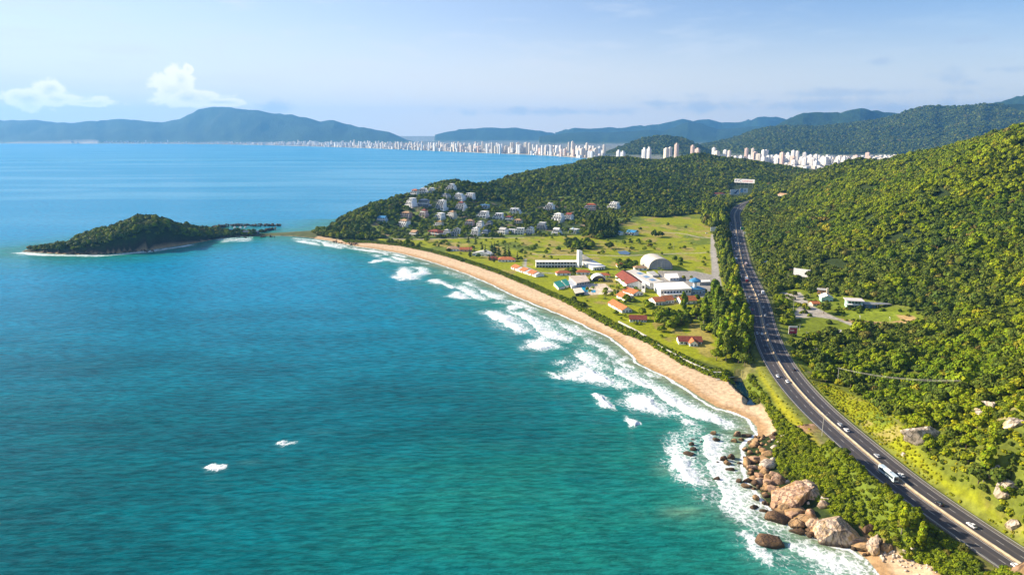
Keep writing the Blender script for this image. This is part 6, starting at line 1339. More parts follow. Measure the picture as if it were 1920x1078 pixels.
def make_truck(cabc, boxm, L_=11, kind='truck'):
    root = empty(kind, (0, 0, 0)); h = L_ / 2
    if kind == 'bus':
        mb = MB(); loft(mb, [[(x, -1.25 * s, .45), (x, 1.25 * s, .45), (x, 1.25 * s, 3.0), (x, 1.1 * s, 3.3), (x, -1.1 * s, 3.3), (x, -1.25 * s, 3.0)] for x, s in ((-h, .95), (-h + .3, 1), (h - .3, 1), (h, .95))]); mb.build('body', boxm, root)
        for s in (-1, 1): mb = MB(); mb.box(-h + .6, h - .8, min(s * 1.252, s * 1.29), max(s * 1.252, s * 1.29), 1.6, 2.6); mb.build('window', GLASS, root)
        mb = MB(); mb.box(h - .02, h + .04, -1.05, 1.05, 1.3, 2.7); mb.build('windscreen', GLASS, root); mb = MB(); mb.box(-2, 1.5, -.7, .7, 3.305, 3.6); mb.build('roof_unit', WHITE, root)
    else:
        mb = MB(); mb.box(-h, h - 2.7, -1.25, 1.25, 1.1, 3.8); mb.build('cargo_box', boxm, root)
        mb = MB(); mb.prism([(h - 2.3, -1.15), (h - .05, -1.15), (h, -.9), (h, .9), (h - .05, 1.15), (h - 2.3, 1.15)], .6, 2.9, 0); mb.build('cab', cabc, root)
        mb = MB(); mb.box(h + .002, h + .05, -.95, .95, 1.75, 2.6); mb.build('windscreen', GLASS, root); mb = MB(); mb.box(-h, h - .3, -.5, .5, .6, 1.09); mb.build('chassis', METAL, root)
    for x in (-h + 1.2, -h + 2.4, h - 1.1):
        for y in (-1.2, 1.2): wheel(root, x, y, .48, .3)
    for y in (-.85, .85): mb = MB(); mb.box(h, h + .06, y - .18, y + .18, .8, 1.02); mb.build('headlight', LIGHT, root)
    return root
# lane centres: negative side is landward or seaward of the median
def on_road(px, py, lane=None):
    """nearest point of the highway to a picture point, snapped to a lane"""
    p = world_at(px, py, 10)
    for _ in range(3):
        d = np.hypot(FINE[:, 0] - p[0], FINE[:, 1] - p[1]); i = int(d.argmin()); p = world_at(px, py, FINE[i][2] + .7)
    i = min(max(i, 1), len(FINE) - 2); t = FINE[i + 1][:2] - FINE[i - 1][:2]; t /= np.linalg.norm(t); n = np.array([t[1], -t[0]]); off = float((p[:2] - FINE[i][:2]) @ n)
    lanes = [-7.1, -3.3, 3.3, 7.1]; o = min(lanes, key=lambda L_: abs(L_ - off)) if lane is None else lane
    q = FINE[i][:2] + n * o; return np.array([q[0], q[1], FINE[i][2] + .02]), math.atan2(t[1], t[0]) if o > 0 else math.atan2(-t[1], -t[0])
CARS = [(1462, 705, 'white', 'white car on the curve, left of another white car', None), (1482, 715, 'white', 'white car next to the concrete barrier on the curve', None), (1574, 793, 'silver', 'silver car leading the pair near the roadside lamp', None), (1583, 807, 'white', 'white car right behind the silver one near the roadside lamp', None), (1649, 856, 'silver', 'silver car at the far end of the bank shadow, left of the bus', None), (1695, 891, 'white', 'white car right of the bus on the landward carriageway', None), (1764, 939, 'black', 'black car on the landward carriageway below the bus', None), (1829, 983, 'white', 'white car in the near right part of the landward carriageway', None), (1914, 1064, 'white', 'white car cut by the right lower edge of the picture', None),
 (1419, 625, 'silver', 'left one of two cars side by side at the end of the grove shadow', None), (1429, 626, 'white', 'right one of two cars side by side at the end of the grove shadow', None), (1436, 610, 'silver', 'silver car inside the broad grove shadow', None), (1431, 591, 'white', 'white car just beyond the broad grove shadow', None), (1427, 575, 'white', 'white car level with the gravel lot', None), (1413, 580, 'red', 'dark red car on the seaward carriageway level with the gravel lot', None), (1411, 566, 'black', 'black car on the seaward carriageway behind the dark red one', None), (1422, 552, 'silver', 'silver car at the exit of the side road', None), (1418, 546, 'white', 'white car beside the white van at the exit of the side road', None), (1492, 693, 'black', 'black car alone on the landward carriageway above the two white cars', None), (1457, 631, 'dark grey', 'dark grey car near the right guardrail at the grove shadow', None), (1406, 556, 'white', 'white car next to the roadside trees, two lanes left of the van', None), (1390, 518, 'silver', 'silver car just left of the white truck', None), (1412, 508, 'dark grey', 'dark car beyond the red fronted truck on the right lanes', None), (1365, 421, 'white', 'white car in the hill shadow near the far bend', None), (1436, 648, 'dark grey', 'dark grey car in the narrow tree shadows next to the barrier', None)]
first = {}
for px, py, c, lb, ln in CARS:
    if c not in first: first[c] = make_car(c); o = first[c]
    else: o = copy_tree(first[c])
    p, a = on_road(px, py, ln); o.location = p; o.rotation_euler = (0, 0, a); tag(o, c + ' ' + lb if not lb.startswith(c) and not any(w in lb for w in PAINTS) else lb, 'car', 'cars on the highway')
cols = ['white', 'silver', 'white', 'dark grey', 'white', 'black', 'red']
for j, (px, py) in enumerate([(1377, 431), (1382, 436), (1378, 440), (1386, 441), (1381, 446), (1376, 449), (1388, 449), (1379, 455), (1391, 456), (1385, 459), (1380, 463), (1376, 466), (1389, 467), (1393, 473), (1381, 474), (1386, 478), (1390, 479), (1378, 482), (1381, 499), (1395, 502), (1385, 507), (1384, 511), (1388, 392), (1396, 385), (1407, 379), (1401, 384), (1375, 424), (1382, 418)]):
    c = cols[j % 7]
    if c not in first: first[c] = make_car(c); o = first[c]
    else: o = copy_tree(first[c])
    p, a = on_road(px, py); o.location = p; o.rotation_euler = (0, 0, a); tag(o, c + ' car in the dense far traffic queue between the tree row and the hill', 'car', c + ' cars in the far traffic queue')
def veh(o, px, py, lb, cat, lane=None):
    p, a = on_road(px, py, lane); o.location = p; o.rotation_euler = (0, 0, a); tag(o, lb, cat, None)
veh(make_truck(None, paintm('bus_paint', (.50, .60, .66)), 12.5, 'bus'), 1657, 890, 'pale blue and white bus inside the bank shadow on the seaward carriageway', 'bus', None)
veh(make_truck(PAINTS['red'], paintm('cargo_white', (.70, .68, .65)), 15, 'truck'), 1397, 526, 'long white boxed truck with a red cab beside the barrier', 'truck', None)
veh(make_truck(PAINTS['red'], paintm('cargo_pink', (.55, .42, .38)), 11, 'truck'), 1400, 497, 'red cabbed truck beyond the long white one on the right lanes', 'truck', None)
veh(make_truck(PAINTS['white'], paintm('cargo_pale', (.72, .72, .72)), 7.5, 'van'), 1427, 550, 'white box van on the landward carriageway at the side road exit', 'van', None)
veh(make_truck(None, paintm('coach_white', (.70, .72, .74)), 12, 'bus'), 1383, 488, 'white coach in the far queue, just beyond the first shadow gap', 'bus', None)
o = copy_tree(first['white']); o.location = G(1332, 532); o.rotation_euler = (0, 0, .3); tag(o, 'white car parked at the entrance of the resort car park', 'car', None)
for px, py, a_, c, lb in ((1345, 541, .1, 'black', 'black car parked at the right corner of the resort car park'), (1351, 546, .2, 'dark grey', 'dark grey car beside the black one near the car park exit'), (1583, 643, .4, 'white', 'white car left among the bushes of the clearing'), (1325, 438, 0, 'white', 'white car at the far end of the lane by the tall clump')):
    o = copy_tree(first[c]); o.location = G(px, py); o.rotation_euler = (0, 0, a_); tag(o, lb, 'car', None)
# ------------------------------------------------------------------ rocks
def rock_mat(name, base, dark, pale, streak=False):
    m, nt, b = principled(name, .85, .25); tc = N(nt, 'ShaderNodeTexCoord'); P = tc.outputs['Object']
    a = noise(nt, P, .45, 6, .65); c2 = noise(nt, P, .75 if streak else 1.6, 6, .68, (1, 1, .18) if streak else None); c3 = noise(nt, P, .16, 3, .6)
    c = mix_col(nt, smooth(nt, a, .35, .65), base, pale); c = mix_col(nt, math_node(nt, 'MULTIPLY', smooth(nt, c2, .44 if streak else .46, .58 if streak else .66), .85), c, dark)
    vo = N(nt, 'ShaderNodeTexVoronoi', feature='DISTANCE_TO_EDGE'); vo.inputs['Scale'].default_value = .16; wv = N(nt, 'ShaderNodeMix', data_type='VECTOR'); wv.inputs[0].default_value = .06; nw = N(nt, 'ShaderNodeTexNoise'); nw.inputs['Scale'].default_value = .4; nt.links.new(P, nw.inputs[0]); nt.links.new(P, wv.inputs[4]); nt.links.new(nw.outputs['Color'], wv.inputs[5]); nt.links.new(wv.outputs[1], vo.inputs[0])
    c = mix_col(nt, smooth(nt, vo.outputs[0], .0, .035, .75, 0), c, (.03, .022, .018))
    gz = N(nt, 'ShaderNodeNewGeometry'); sz_ = N(nt, 'ShaderNodeSeparateXYZ'); nt.links.new(gz.outputs['Position'], sz_.inputs[0]); c = mix_col(nt, smooth(nt, math_node(nt, 'ADD', sz_.outputs[2], math_node(nt, 'MULTIPLY', a, 2.0)), 1.6, 2.8, .85, 0), c, (.045, .032, .018))
    c = mix_col(nt, smooth(nt, c3, .5, .66, 0, .6), c, (base[0] * .8, base[1] * .85, base[2] * .5))
    nt.links.new(c, b.inputs['Base Color']); bp = N(nt, 'ShaderNodeBump'); bp.inputs['Strength'].default_value = .7; bp.inputs['Distance'].default_value = .5; nt.links.new(a, bp.inputs['Height']); nt.links.new(bp.outputs[0], b.inputs['Normal']); return m
R_OCH = rock_mat('ochre_granite', (.36, .21, .09), (.07, .045, .03), (.46, .31, .17)); R_PNK = rock_mat('pink_granite', (.40, .23, .125), (.13, .08, .06), (.54, .38, .27), True); R_DRK = rock_mat('wet_dark_rock', (.11, .065, .04), (.025, .018, .015), (.20, .12, .06)); R_PAL = rock_mat('pale_granite', (.52, .42, .33), (.18, .13, .11), (.64, .55, .46)); R_STR = rock_mat('streaked_granite', (.50, .33, .18), (.10, .08, .075), (.62, .50, .40), True)
def rock_obj(name, label, loc, size, seed, material, group=None, rz=None, tilt=(0, 0), sub=3, rough=.30, cat='rock', cuts=11):
    r = np.random.default_rng(seed); Vv, Ff = {3: ICO3, 4: ICO4, 2: ICO2}[sub]; v = Vv.copy(); o = r.uniform(0, 50, 3)
    n = (fbm(v[:, 0] * 1.3 + o[0], v[:, 1] * 1.3 + v[:, 2] * 1.1 + o[1], seed, 4) - .5) * 2; n2 = (fbm(v[:, 1] * 3 + o[2], v[:, 2] * 3 - v[:, 0] * 2, seed + 9, 3) - .5)
    v = v * (1 + rough * n + rough * .5 * n2)[:, None]
    for k in range(cuts):      # flat fracture faces
        d = r.normal(size=3); d[2] *= .7; d /= np.linalg.norm(d); lim = r.uniform(.50, .82); s = v @ d; v = v - np.outer(np.clip(s - lim, 0, None) * .96, d)
    v = v * np.array(size) / 2; me = np_mesh(name, v, Ff, None, [material], False if rough > .3 else True); ob = link(bpy.data.objects.new(name, me)); ob.location = loc; ob.rotation_euler = (tilt[0], tilt[1], r.uniform(0, 6.28) if rz is None else rz); return tag(ob, label, cat, group)
def z4p(x, y): return 1240 + x / 4.79, 780 + y / 4.79
def rock_px(cx, cy, w, h, m, label, seed, group=None, sub=3, zf=.75, cat='rock', rz=None, tilt=(0, 0), depth=None, rough=.22, conv=z4p, name='rock', sc=4.79):
    px, py = conv(cx, cy + h * .34); g = G(px, py); k = (g[1] * CP - (g[2] - HC) * SP) / FPX; W_ = w / sc * k; Hh = h / sc * k
    dp = W_ * .8 if depth is None else depth; return rock_obj(name, label, (g[0], g[1] + dp * .1, g[2] + Hh * .04), (W_ * 1.02, dp, Hh * 1.12), seed, m, group, rz if rz is not None else 0, tilt, sub, rough, cat)
SEA_R = [(470, 145, 74, 55, R_OCH, 'brown boulder furthest out in the surf below the beach tip'), (490, 205, 90, 48, R_DRK, 'low dark rock just below the outermost brown boulder'), (680, 152, 84, 80, R_PNK, 'tall pointed boulder at the tip of the sand'), (655, 215, 70, 45, R_OCH, 'low brown rock at the foot of the pointed boulder'), (725, 205, 70, 40, R_OCH, 'low brown rock right of the pointed boulder foot'), (775, 170, 125, 34, R_DRK, 'long dark rock lying between the pointed boulder and the sand'), (275, 245, 62, 55, R_DRK, 'upper dark rock of the group standing in the foam'), (290, 290, 84, 42, R_DRK, 'wide middle dark rock of the group standing in the foam'), (255, 335, 120, 50, R_DRK, 'long lowest dark rock of the group standing in the foam'), (355, 228, 42, 20, R_DRK, 'small flat dark rock right of the group in the foam'), (283, 208, 42, 18, R_DRK, 'smallest rock at the top of the group in the foam'), (560, 370, 70, 80, R_DRK, 'left dark block of the craggy islet in the middle of the foam'), (620, 355, 85, 75, R_DRK, 'right dark block of the craggy islet in the middle of the foam'), (595, 410, 90, 55, R_OCH, 'brown front block of the craggy islet in the middle of the foam'), (620, 472, 100, 36, R_DRK, 'flat dark rock below the craggy islet'), (500, 553, 72, 40, R_DRK, 'lone smooth rock in the middle of the white water'), (692, 573, 66, 54, R_DRK, 'round dark rock closest left of the boulder shore'), (767, 567, 92, 66, R_DRK, 'round dark boulder touching the boulder shore'), (770, 620, 112, 52, R_OCH, 'long brown boulder half out in the foam'), (832, 642, 62, 42, R_OCH, 'small brown boulder right of the long one'), (856, 716, 98, 88, R_OCH, 'big round ochre boulder at the water edge'), (926, 772, 62, 52, R_DRK, 'dark boulder below the big round ochre one'), (830, 814, 104, 38, R_DRK, 'low brown rock awash in the foam'), (920, 842, 82, 42, R_DRK, 'dark rock awash beside the great cliff slab'), (505, 405, 32, 28, R_DRK, 'tiny dark rock left of the craggy islet'), (700, 415, 54, 34, R_DRK, 'small dark rock right of the craggy islet'), (305, 374, 26, 20, R_DRK, 'tiniest rock under the group in the foam')]
for i, (cx, cy, w, h, m, lb) in enumerate(SEA_R): rock_px(cx, cy, w, h, m, lb, 400 + i)
SH_R = [(960, 325, 110, 66, R_OCH, 'rounded tan boulder above the pale tilted slab', 0), (958, 425, 190, 100, R_PAL, 'pale smooth slab tilted towards the sea', .25), (1008, 382, 84, 48, R_PAL, 'pale grey boulder right of the tilted slab', 0), (1095, 180, 100, 60, R_PAL, 'pale flat rock where the scrub meets the sand', 0), (1020, 190, 130, 34, R_DRK, 'dark long rock at the landward end of the sand', 0), (1048, 232, 52, 34, R_PAL, 'pale block below the dark long rock', 0), (866, 242, 54, 44, R_DRK, 'dark round rock at the start of the boulder shore', 0), (828, 262, 74, 48, R_OCH, 'tan rock left of the dark round one at the start of the boulder shore', 0), (888, 276, 52, 42, R_OCH, 'small tan rock right below the dark round one', 0), (1015, 270, 90, 50, R_PAL, 'pale rock under the scrub edge', 0), (942, 612, 94, 90, R_OCH, 'yellow brown boulder in the middle of the shore', 0), (955, 535, 130, 100, R_OCH, 'broad brown boulder above the yellow brown one', 0), (1062, 552, 150, 150, R_PNK, 'large pink boulder above the great cliff slab', 0), (935, 490, 120, 50, R_OCH, 'flat brown rock in front of the pale tilted slab', 0)]
for i, (cx, cy, w, h, m, lb, t) in enumerate(SH_R): rock_px(cx, cy, w, h, m, lb, 440 + i, None, tilt=(0, t))
rock_px(1180, 690, 430, 230, R_PNK, 'great sloping pink cliff slab below the scrub', 470, sub=4, tilt=(.15, -.28), depth=24, rough=.34)
rock_px(1360, 640, 260, 150, R_STR, 'streaked upper slab under the edge of the scrub', 475, sub=4, tilt=(.1, -.2), depth=16)
for i, (cx, cy, w, h, m, lb) in enumerate([(1120, 800, 210, 110, R_OCH, 'smooth yellow brown boulder under the pink slab'), (1245, 835, 160, 76, R_OCH, 'rounded boulder right of the smooth yellow brown one'), (1350, 850, 120, 110, R_PNK, 'pink rounded boulder wedged above the long sausage shaped rock'), (1060, 900, 260, 130, R_DRK, 'dark wet base of the cliff slab washed by the waves'), (1340, 915, 270, 100, R_OCH, 'long sausage shaped ochre rock leading to the giant boulder'), (1230, 965, 220, 90, R_OCH, 'low brown rock in front of the sausage shaped one'), (1230, 1025, 150, 60, R_DRK, 'low dark rock left of the giant boulder foot'), (1450, 780, 130, 100, R_STR, 'streaked grey boulder above the giant one'), (1470, 740, 130, 60, R_PAL, 'pale slab sticking out of the scrub above the giant boulder'), (1320, 775, 40, 40, R_PAL, 'small white block lying on the pink slab'), (1140, 580, 60, 50, R_PAL, 'small white stones right of the large pink boulder')]):
    rock_px(cx, cy, w, h, m, lb, 480 + i, None)
z5p = lambda x, y: (1520 + x / 4.18, 820 + y / 4.18)
rock_px(225, 705, 400, 290, R_STR, 'giant streaked boulder standing over the little cove', 500, sub=4, conv=z5p, sc=4.18, tilt=(.05, -.15), depth=22, rough=.34)
rock_px(490, 820, 150, 220, R_STR, 'upright cracked boulder beside the little cove', 501, sub=4, conv=z5p, sc=4.18, depth=8, rough=.3)
rock_px(600, 850, 100, 100, R_OCH, 'round brown boulder right of the upright cracked one', 502, conv=z5p, sc=4.18)
rock_px(450, 700, 110, 120, R_DRK, 'dark boulder behind the upright cracked one', 503, conv=z5p, sc=4.18)
rock_px(-320, 808, 260, 90, R_DRK, 'low dark rock covered by white water off the cove', 504, conv=z5p, sc=4.18)
# outcrops on the right slope
rr0 = np.random.default_rng(8); R_STR2 = rock_mat('streaked_pale_granite', (.50, .40, .30), (.14, .12, .08), (.62, .52, .45), True)
for i, (px, py, w, h, lb) in enumerate([(1742, 818, 62, 44, 'broad pale streaked outcrop low on the grassy bank'), (1787, 775, 30, 24, 'small pale outcrop in the middle of the right slope'), (1820, 760, 20, 18, 'smallest pale outcrop left of the big rounded one'), (1851, 768, 40, 46, 'big rounded pale outcrop near the right end of the wires'), (1860, 880, 36, 34, 'jagged pale outcrop behind the feathery trees'), (1890, 915, 40, 46, 'pale broken outcrop at the right edge above the highway'), (1910, 795, 34, 30, 'pale outcrop at the right edge of the picture'), (1905, 985, 26, 36, 'low pale outcrop beside the highway at the right edge'), (1697, 854, 10, 14, 'small pinkish stone on the grassy bank')]):
    g = G(px, py); k = (g[1] * CP - (g[2] - HC) * SP) / FPX
    rock_obj('outcrop', lb, (g[0], g[1] + 1, g[2] - h * k * .10), (w * k * 1.35, w * k * 1.0, h * k * 1.05), 520 + i, R_STR2, None, rr0.uniform(-.5, .5), (.45, .15), 4, .42, 'outcrop')
# small stones of the shore: counted boulders first, the rest as shingle
rr = np.random.default_rng(77); ns = 0; prot = [rock_obj('boulder', 'x', (0, 0, 0), (1, .9, .75), 600 + i, [R_OCH, R_DRK, R_OCH, R_PAL][i], None, None, (0, 0), 2, .3) for i in range(4)]; used_ = [False] * 4
shore = [(x, y) for x, y in COAST_NEAR[3:18]]
def put(px, py, s, kind, label, group):
    g = G(px, py)
    if g is None: return
    o = prot[kind] if not used_[kind] else prot[kind].copy()
    if used_[kind]: COL.objects.link(o)
    used_[kind] = True; o.location = (g[0], g[1], max(g[2], 0) + s * .12); o.scale = (s, s * rr.uniform(.8, 1.2), s * rr.uniform(.7, 1.1)); o.rotation_euler = (rr.uniform(-.3, .3), rr.uniform(-.3, .3), rr.uniform(0, 6.28)); tag(o, label, 'rock', group)
for i in range(150):
    t = rr.uniform(0, 12.9); k = int(t); f = t - k; a, b = COAST_NEAR[4 + k], COAST_NEAR[5 + k]
    px = a[0] + (b[0] - a[0]) * f + rr.uniform(-4, 38) * (1 if k > 4 else .4); py = a[1] + (b[1] - a[1]) * f + rr.uniform(-6, 6)
    put(px, py, rr.uniform(1.2, 4.2) * (1.0 if rr.random() < .8 else 1.5), int(rr.integers(0, 3)), 'brown weathered boulder among the tumbled shore rocks', 'tumbled shore boulders')
for i in range(70):
    px = rr.uniform(1648, 1760); py = 1038 + (px - 1648) * .26 + rr.normal() * 9
    put(px, py, rr.uniform(.7, 2.0), 3, 'pale angular stone in the rubble above the cove sand', 'rubble stones above the cove')
for i in range(14):
    px = rr.uniform(1445, 1475); py = rr.uniform(812, 835); put(px, py, rr.uniform(.8, 2.2), 3, 'pale stone at the landward end of the beach', 'pale stones at the beach end')
for i in range(26):
    px = rr.uniform(625, 672); py = 452 + (px - 625) * .16 + rr.normal() * 1.5; put(px, py, rr.uniform(2, 6), int(rr.integers(0, 2)), 'reddish rock on the low point at the far end of the beach', 'rocks of the low point')
for i in range(34):
    px = rr.uniform(60, 300); py = 474 - max(0, px - 200) * .03 + rr.normal() * .8; put(px, py, rr.uniform(2.5, 7), 1, 'dark rock along the foot of the wooded island', 'rocks at the foot of the island')
BED = [rock_obj('bedrock', 'x', (0, 0, 0), (1, .8, .5), 640 + i, [R_OCH, R_PNK, R_STR][i], None, None, (0, 0), 3, .38) for i in range(3)]; bu = [False] * 3
for i in range(44):
    t = rr.uniform(0, 9.99); k = int(t); f = t - k; a, b = COAST_NEAR[5 + k], COAST_NEAR[6 + k]; px = a[0] + (b[0] - a[0]) * f + rr.uniform(4, 46); py = a[1] + (b[1] - a[1]) * f + rr.uniform(-10, 2)
    g = G(px, py); j = int(rr.integers(0, 3)); o = BED[j] if not bu[j] else BED[j].copy()
    if bu[j]: COL.objects.link(o)
    bu[j] = True; s = rr.uniform(5, 10.5); o.location = (g[0], g[1], g[2] + s * .04); o.scale = (s, s, s); o.rotation_euler = (rr.uniform(0, .35), rr.uniform(-.45, 0), rr.uniform(-.9, .5)); tag(o, 'tan sloping bedrock slab between the surf and the scrub', 'rock', 'bedrock slabs of the shore')
for i in range(36):
    px = rr.uniform(405, 522); py = 443.5 + rr.normal() * 1.2; put(px, py, rr.uniform(2, 5), 1, 'dark rock along the low neck of land to the island', 'rocks of the neck')
# breakwaters and harbour
def mole(label, pts, w, hgt, seed):
    P = catmull([(*world_at(x, y)[:2], 0) for x, y in pts], 3.0); r = np.random.default_rng(seed); V_ = []; F_ = []; nb = 0
    for p in P:
        for k in range(5):
            c = np.array([p[0] + r.normal() * w * .3, p[1] + r.normal() * w * .3, r.uniform(0, hgt)]); v = ICO1[0] * r.uniform(1.2, 2.4) * np.array([1, .9, .8]) * r.uniform(.8, 1.2, (len(ICO1[0]), 1)) + c; V_.append(v); F_.append(ICO1[1] + nb); nb += len(v)
    return tag(link(bpy.data.objects.new('breakwater', np_mesh('breakwater', np.vstack(V_), np.vstack(F_), None, [R_DRK], False))), label, 'breakwater')
mole('long dark stone breakwater of the small harbour behind the island', [(398, 434), (410, 427), (440, 424.5), (480, 424.5), (510, 424), (524, 424.5)], 7, 4.5, 1); mole('short inner breakwater branching from the neck of land', [(492, 436), (503, 432.5), (515, 430.5)], 5, 3.5, 2)
root = empty('boathouse', G(455, 440)); tag(root, 'long low dark boathouse on the neck of land', 'boathouse'); mb = MB(); mb.box(0, 26, 0, 9, -1, 4.6); mb.build('wall', DARKW, root); roof_part(root, 26, 9, 4.6, 1.4, 'x', DARKR, .5)
for x in (2, 7, 12): mb = MB(); mb.box(x, x + 3, -.08, .02, 0, 2.6); mb.build('door', DOORM, root)
def boat(label, px, py, L_, rz, cabin=BLUER):
    p = world_at(px, py); root = empty('boat', (p[0], p[1], 0), rz); tag(root, label, 'boat'); n = 7; secs = []
    for i in range(n):
        t = i / (n - 1); x = -L_ / 2 + L_ * t; hw = L_ * .15 * (1 - max(0, t - .45) ** 2 * 3.0); hw = max(hw, .08); secs.append([(x, -hw * .5, -.4), (x, hw * .5, -.4), (x, hw, 1.1 + .5 * t * t), (x, -hw, 1.1 + .5 * t * t)])
    mb = MB(); loft(mb, secs); mb.build('hull', WHITE, root); mb = MB(); mb.prism([(-L_ * .2, -L_ * .09), (L_ * .15, -L_ * .08), (L_ * .22, 0), (L_ * .15, L_ * .08), (-L_ * .2, L_ * .09)], 1.2, 2.6); mb.build('cabin', cabin, root)
    mb = MB(); mb.rod((0, 0, 2.6), (0, 0, 2.6 + L_ * .5), .08, .05, 5); mb.build('mast', WHITE, root)
boat('large moored boat with a blue cabin in the small harbour', 433, 432, 17, .2); boat('left small white boat along the breakwater', 440, 427.5, 8, 1.4, WHITE); boat('middle small white boat along the breakwater', 451, 427.5, 8, 1.3, WHITE); boat('right small white boat along the breakwater', 460, 427.3, 8, 1.4, WHITE)
# seawall beside the beach hedge
for pts, lb in (([(1160, 604), (1185, 617), (1212, 632)], 'long low pale seawall at the foot of the beach hedge'), ([(1229, 646), (1262, 664), (1300, 684), (1340, 700), (1362, 704)], 'pale seawall nearest the creek at the foot of the beach hedge')):
    P = catmull([tuple(G(*p)) for p in pts], 4.0); P[:, 2] = np.array([h1(p[0], p[1]) for p in P]); o = strip('seawall', P, -.6, .6, -.8, CONCP, None, None, None, 2.0); tag(o, lb, 'wall')
mb = MB(); mb.rod((0, 0, 0), (14, 3, 1.2), .5, .35, 8); o = mb.build('driftwood_log', WOODP, None, True); o.location = G(1343, 712); tag(o, 'pale log lying across the sand edge beside the creek', 'log')
# ------------------------------------------------------------------ cities far away
def tower_mat(name, col):
    m, nt, b = principled(name, .7, .3); tc = N(nt, 'ShaderNodeTexCoord'); sp = N(nt, 'ShaderNodeSeparateXYZ'); nt.links.new(tc.outputs['Object'], sp.inputs[0]); oi = N(nt, 'ShaderNodeObjectInfo')
    fl = math_node(nt, 'GREATER_THAN', math_node(nt, 'FRACT', math_node(nt, 'MULTIPLY', sp.outputs[2], 1 / 3.2)), .55)
    hx = math_node(nt, 'GREATER_THAN', math_node(nt, 'FRACT', math_node(nt, 'MULTIPLY', math_node(nt, 'ADD', sp.outputs[0], sp.outputs[1]), .23)), .42)
    f = math_node(nt, 'MULTIPLY', math_node(nt, 'MULTIPLY', fl, hx), .4); c = mix_col(nt, math_node(nt, 'MULTIPLY', oi.outputs['Random'], .35), col, (.70, .58, .48)); nt.links.new(mix_col(nt, f, c, (.12, .15, .2)), b.inputs['Base Color']); return m
TM = [tower_mat('white_tower_facade', (.72, .71, .69)), tower_mat('cream_tower_facade', (.70, .62, .52)), tower_mat('rose_tower_facade', (.66, .48, .40))]
TP = []
for i in range(9):
    r = random.Random(i); w, d, h = r.uniform(13, 22), r.uniform(14, 24), [30, 45, 60, 75, 90, 18, 12, 100, 50][i]; m = TM[[0, 0, 1, 0, 1, 0, 1, 2, 2][i]]
    mb = MB(); mb.box(-w / 2, w / 2, -d / 2, d / 2, -4, h); mb.box(-w / 2 - 1.2, -w / 2, -d * .2, d * .2, 3, h - 3); mb.box(w / 2, w / 2 + 1.2, -d * .2, d * .2, 3, h - 3); a = mb.mesh('wall', m)
    mb = MB(); mb.box(-w * .28, w * .25, -d * .3, d * .2, h, h + r.uniform(3, 7)); mb.box(-w * .45, w * .45, -d * .45, d * .45, h + .003, h + .8); TP.append((a, mb.mesh('roof', m), h))
TOW = []   # x, y, z, proto, scale, label, group
rc = np.random.default_rng(5)
shoreP = catmull([(*world_at(x, y)[:2], 0) for x, y in FAR[:16]], 40.0)
for p in shoreP:
    px, py = project(p[0], p[1], 0)
    if px < -10 or px > 1150: continue
    dens_ = np.interp(px, [0, 120, 250, 470, 560, 760, 1150], [0, .6, 1.2, 2.4, 6.0, 8.0, 9.0]); hs = np.interp(px, [0, 250, 470, 560, 900, 1150], [10, 16, 26, 52, 72, 70])
    
    if h1(p[0] * 1.01, p[1] * 1.01) > 25: dens_ *= .3
    n = rc.poisson(dens_ * (np.linalg.norm(p[:2]) / 9000) ** .3 * .46)
    for _ in range(n):
        back = 60 + rc.exponential(260) ; d = p[:2] / np.linalg.norm(p[:2]); x, y = p[0] + d[0] * back + rc.normal() * 40, p[1] + d[1] * back
        if h1(x, y) > 22: continue
        hh = hs * rc.uniform(.35, 1.25); j = int(np.argmin([abs(t[2] - hh) + rc.uniform(0, 22) for t in TP])); TOW.append((x, y, j, 1.0, 'pale apartment tower in the dense skyline along the far curved bay', 'skyline of the far bay'))
for px, hp, hh in [(315, 262, 60), (274, 262, 60), (665, 263, 90), (1073, 268, 110), (1100, 270, 100), (1132, 272, 90), (905, 262, 95), (987, 265, 95), (860, 263, 90)]:
    py = np.interp(px, [x for x, y in FAR[:16]][::-1], [y for x, y in FAR[:16]][::-1]); p = world_at(px, py); d = p[:2] / np.linalg.norm(p[:2]); TOW.append((p[0] + d[0] * 150, p[1] + d[1] * 150, 4 if hh > 70 else 2, hh / (90 if hh > 70 else 60), 'tower standing out above its neighbours in the far bay skyline', 'tallest towers of the far bay'))
for i in range(150):
    px = rc.uniform(1335, 1625); Y_ = rc.uniform(3500, 4700); s = (px - 960) / FPX; hh = rc.uniform(12, 42); x = s * Y_ * 1.01
    if h1(x, Y_) > 20: continue
    TOW.append((x, Y_, int(np.argmin([abs(t[2] - hh) + rc.uniform(0, 14) for t in TP])), 1.0, 'pale apartment block in the city behind the wooded pass', 'city behind the pass'))
for px, ty, Y_, j in [(1339, 278, 4100, 3), (1345, 284, 4000, 2), (1360, 282, 4000, 3), (1368, 283, 4100, 4), (1400, 279, 3900, 7), (1412, 279, 4200, 4), (1416, 286, 3900, 8), (1432, 282, 4000, 3), (1437, 282, 4000, 3), (1423, 289, 3800, 2), (1467, 287, 3700, 8), (1488, 283, 4000, 3), (1495, 284, 4100, 3), (1208, 281, 3600, 1), (1217, 280, 3650, 1), (1160, 284, 4300, 0), (1168, 286, 4200, 0), (1250, 279, 3700, 2), (1257, 277, 3800, 4), (1269, 271, 3500, 7), (1299, 274, 3600, 7), (1308, 280, 3500, 8), (1573, 294, 3700, 1), (1590, 295, 3700, 8), (1605, 297, 3700, 0), (1548, 296, 3700, 2), (1520, 292, 3800, 1)]:
    p = world_dist(px, ty, Y_); z0 = 4.0; TOW.append((p[0], p[1], j, max(.3, (p[2] - z0) / TP[j][2]), 'taller apartment tower rising over the city behind the wooded pass', 'taller towers behind the pass'))
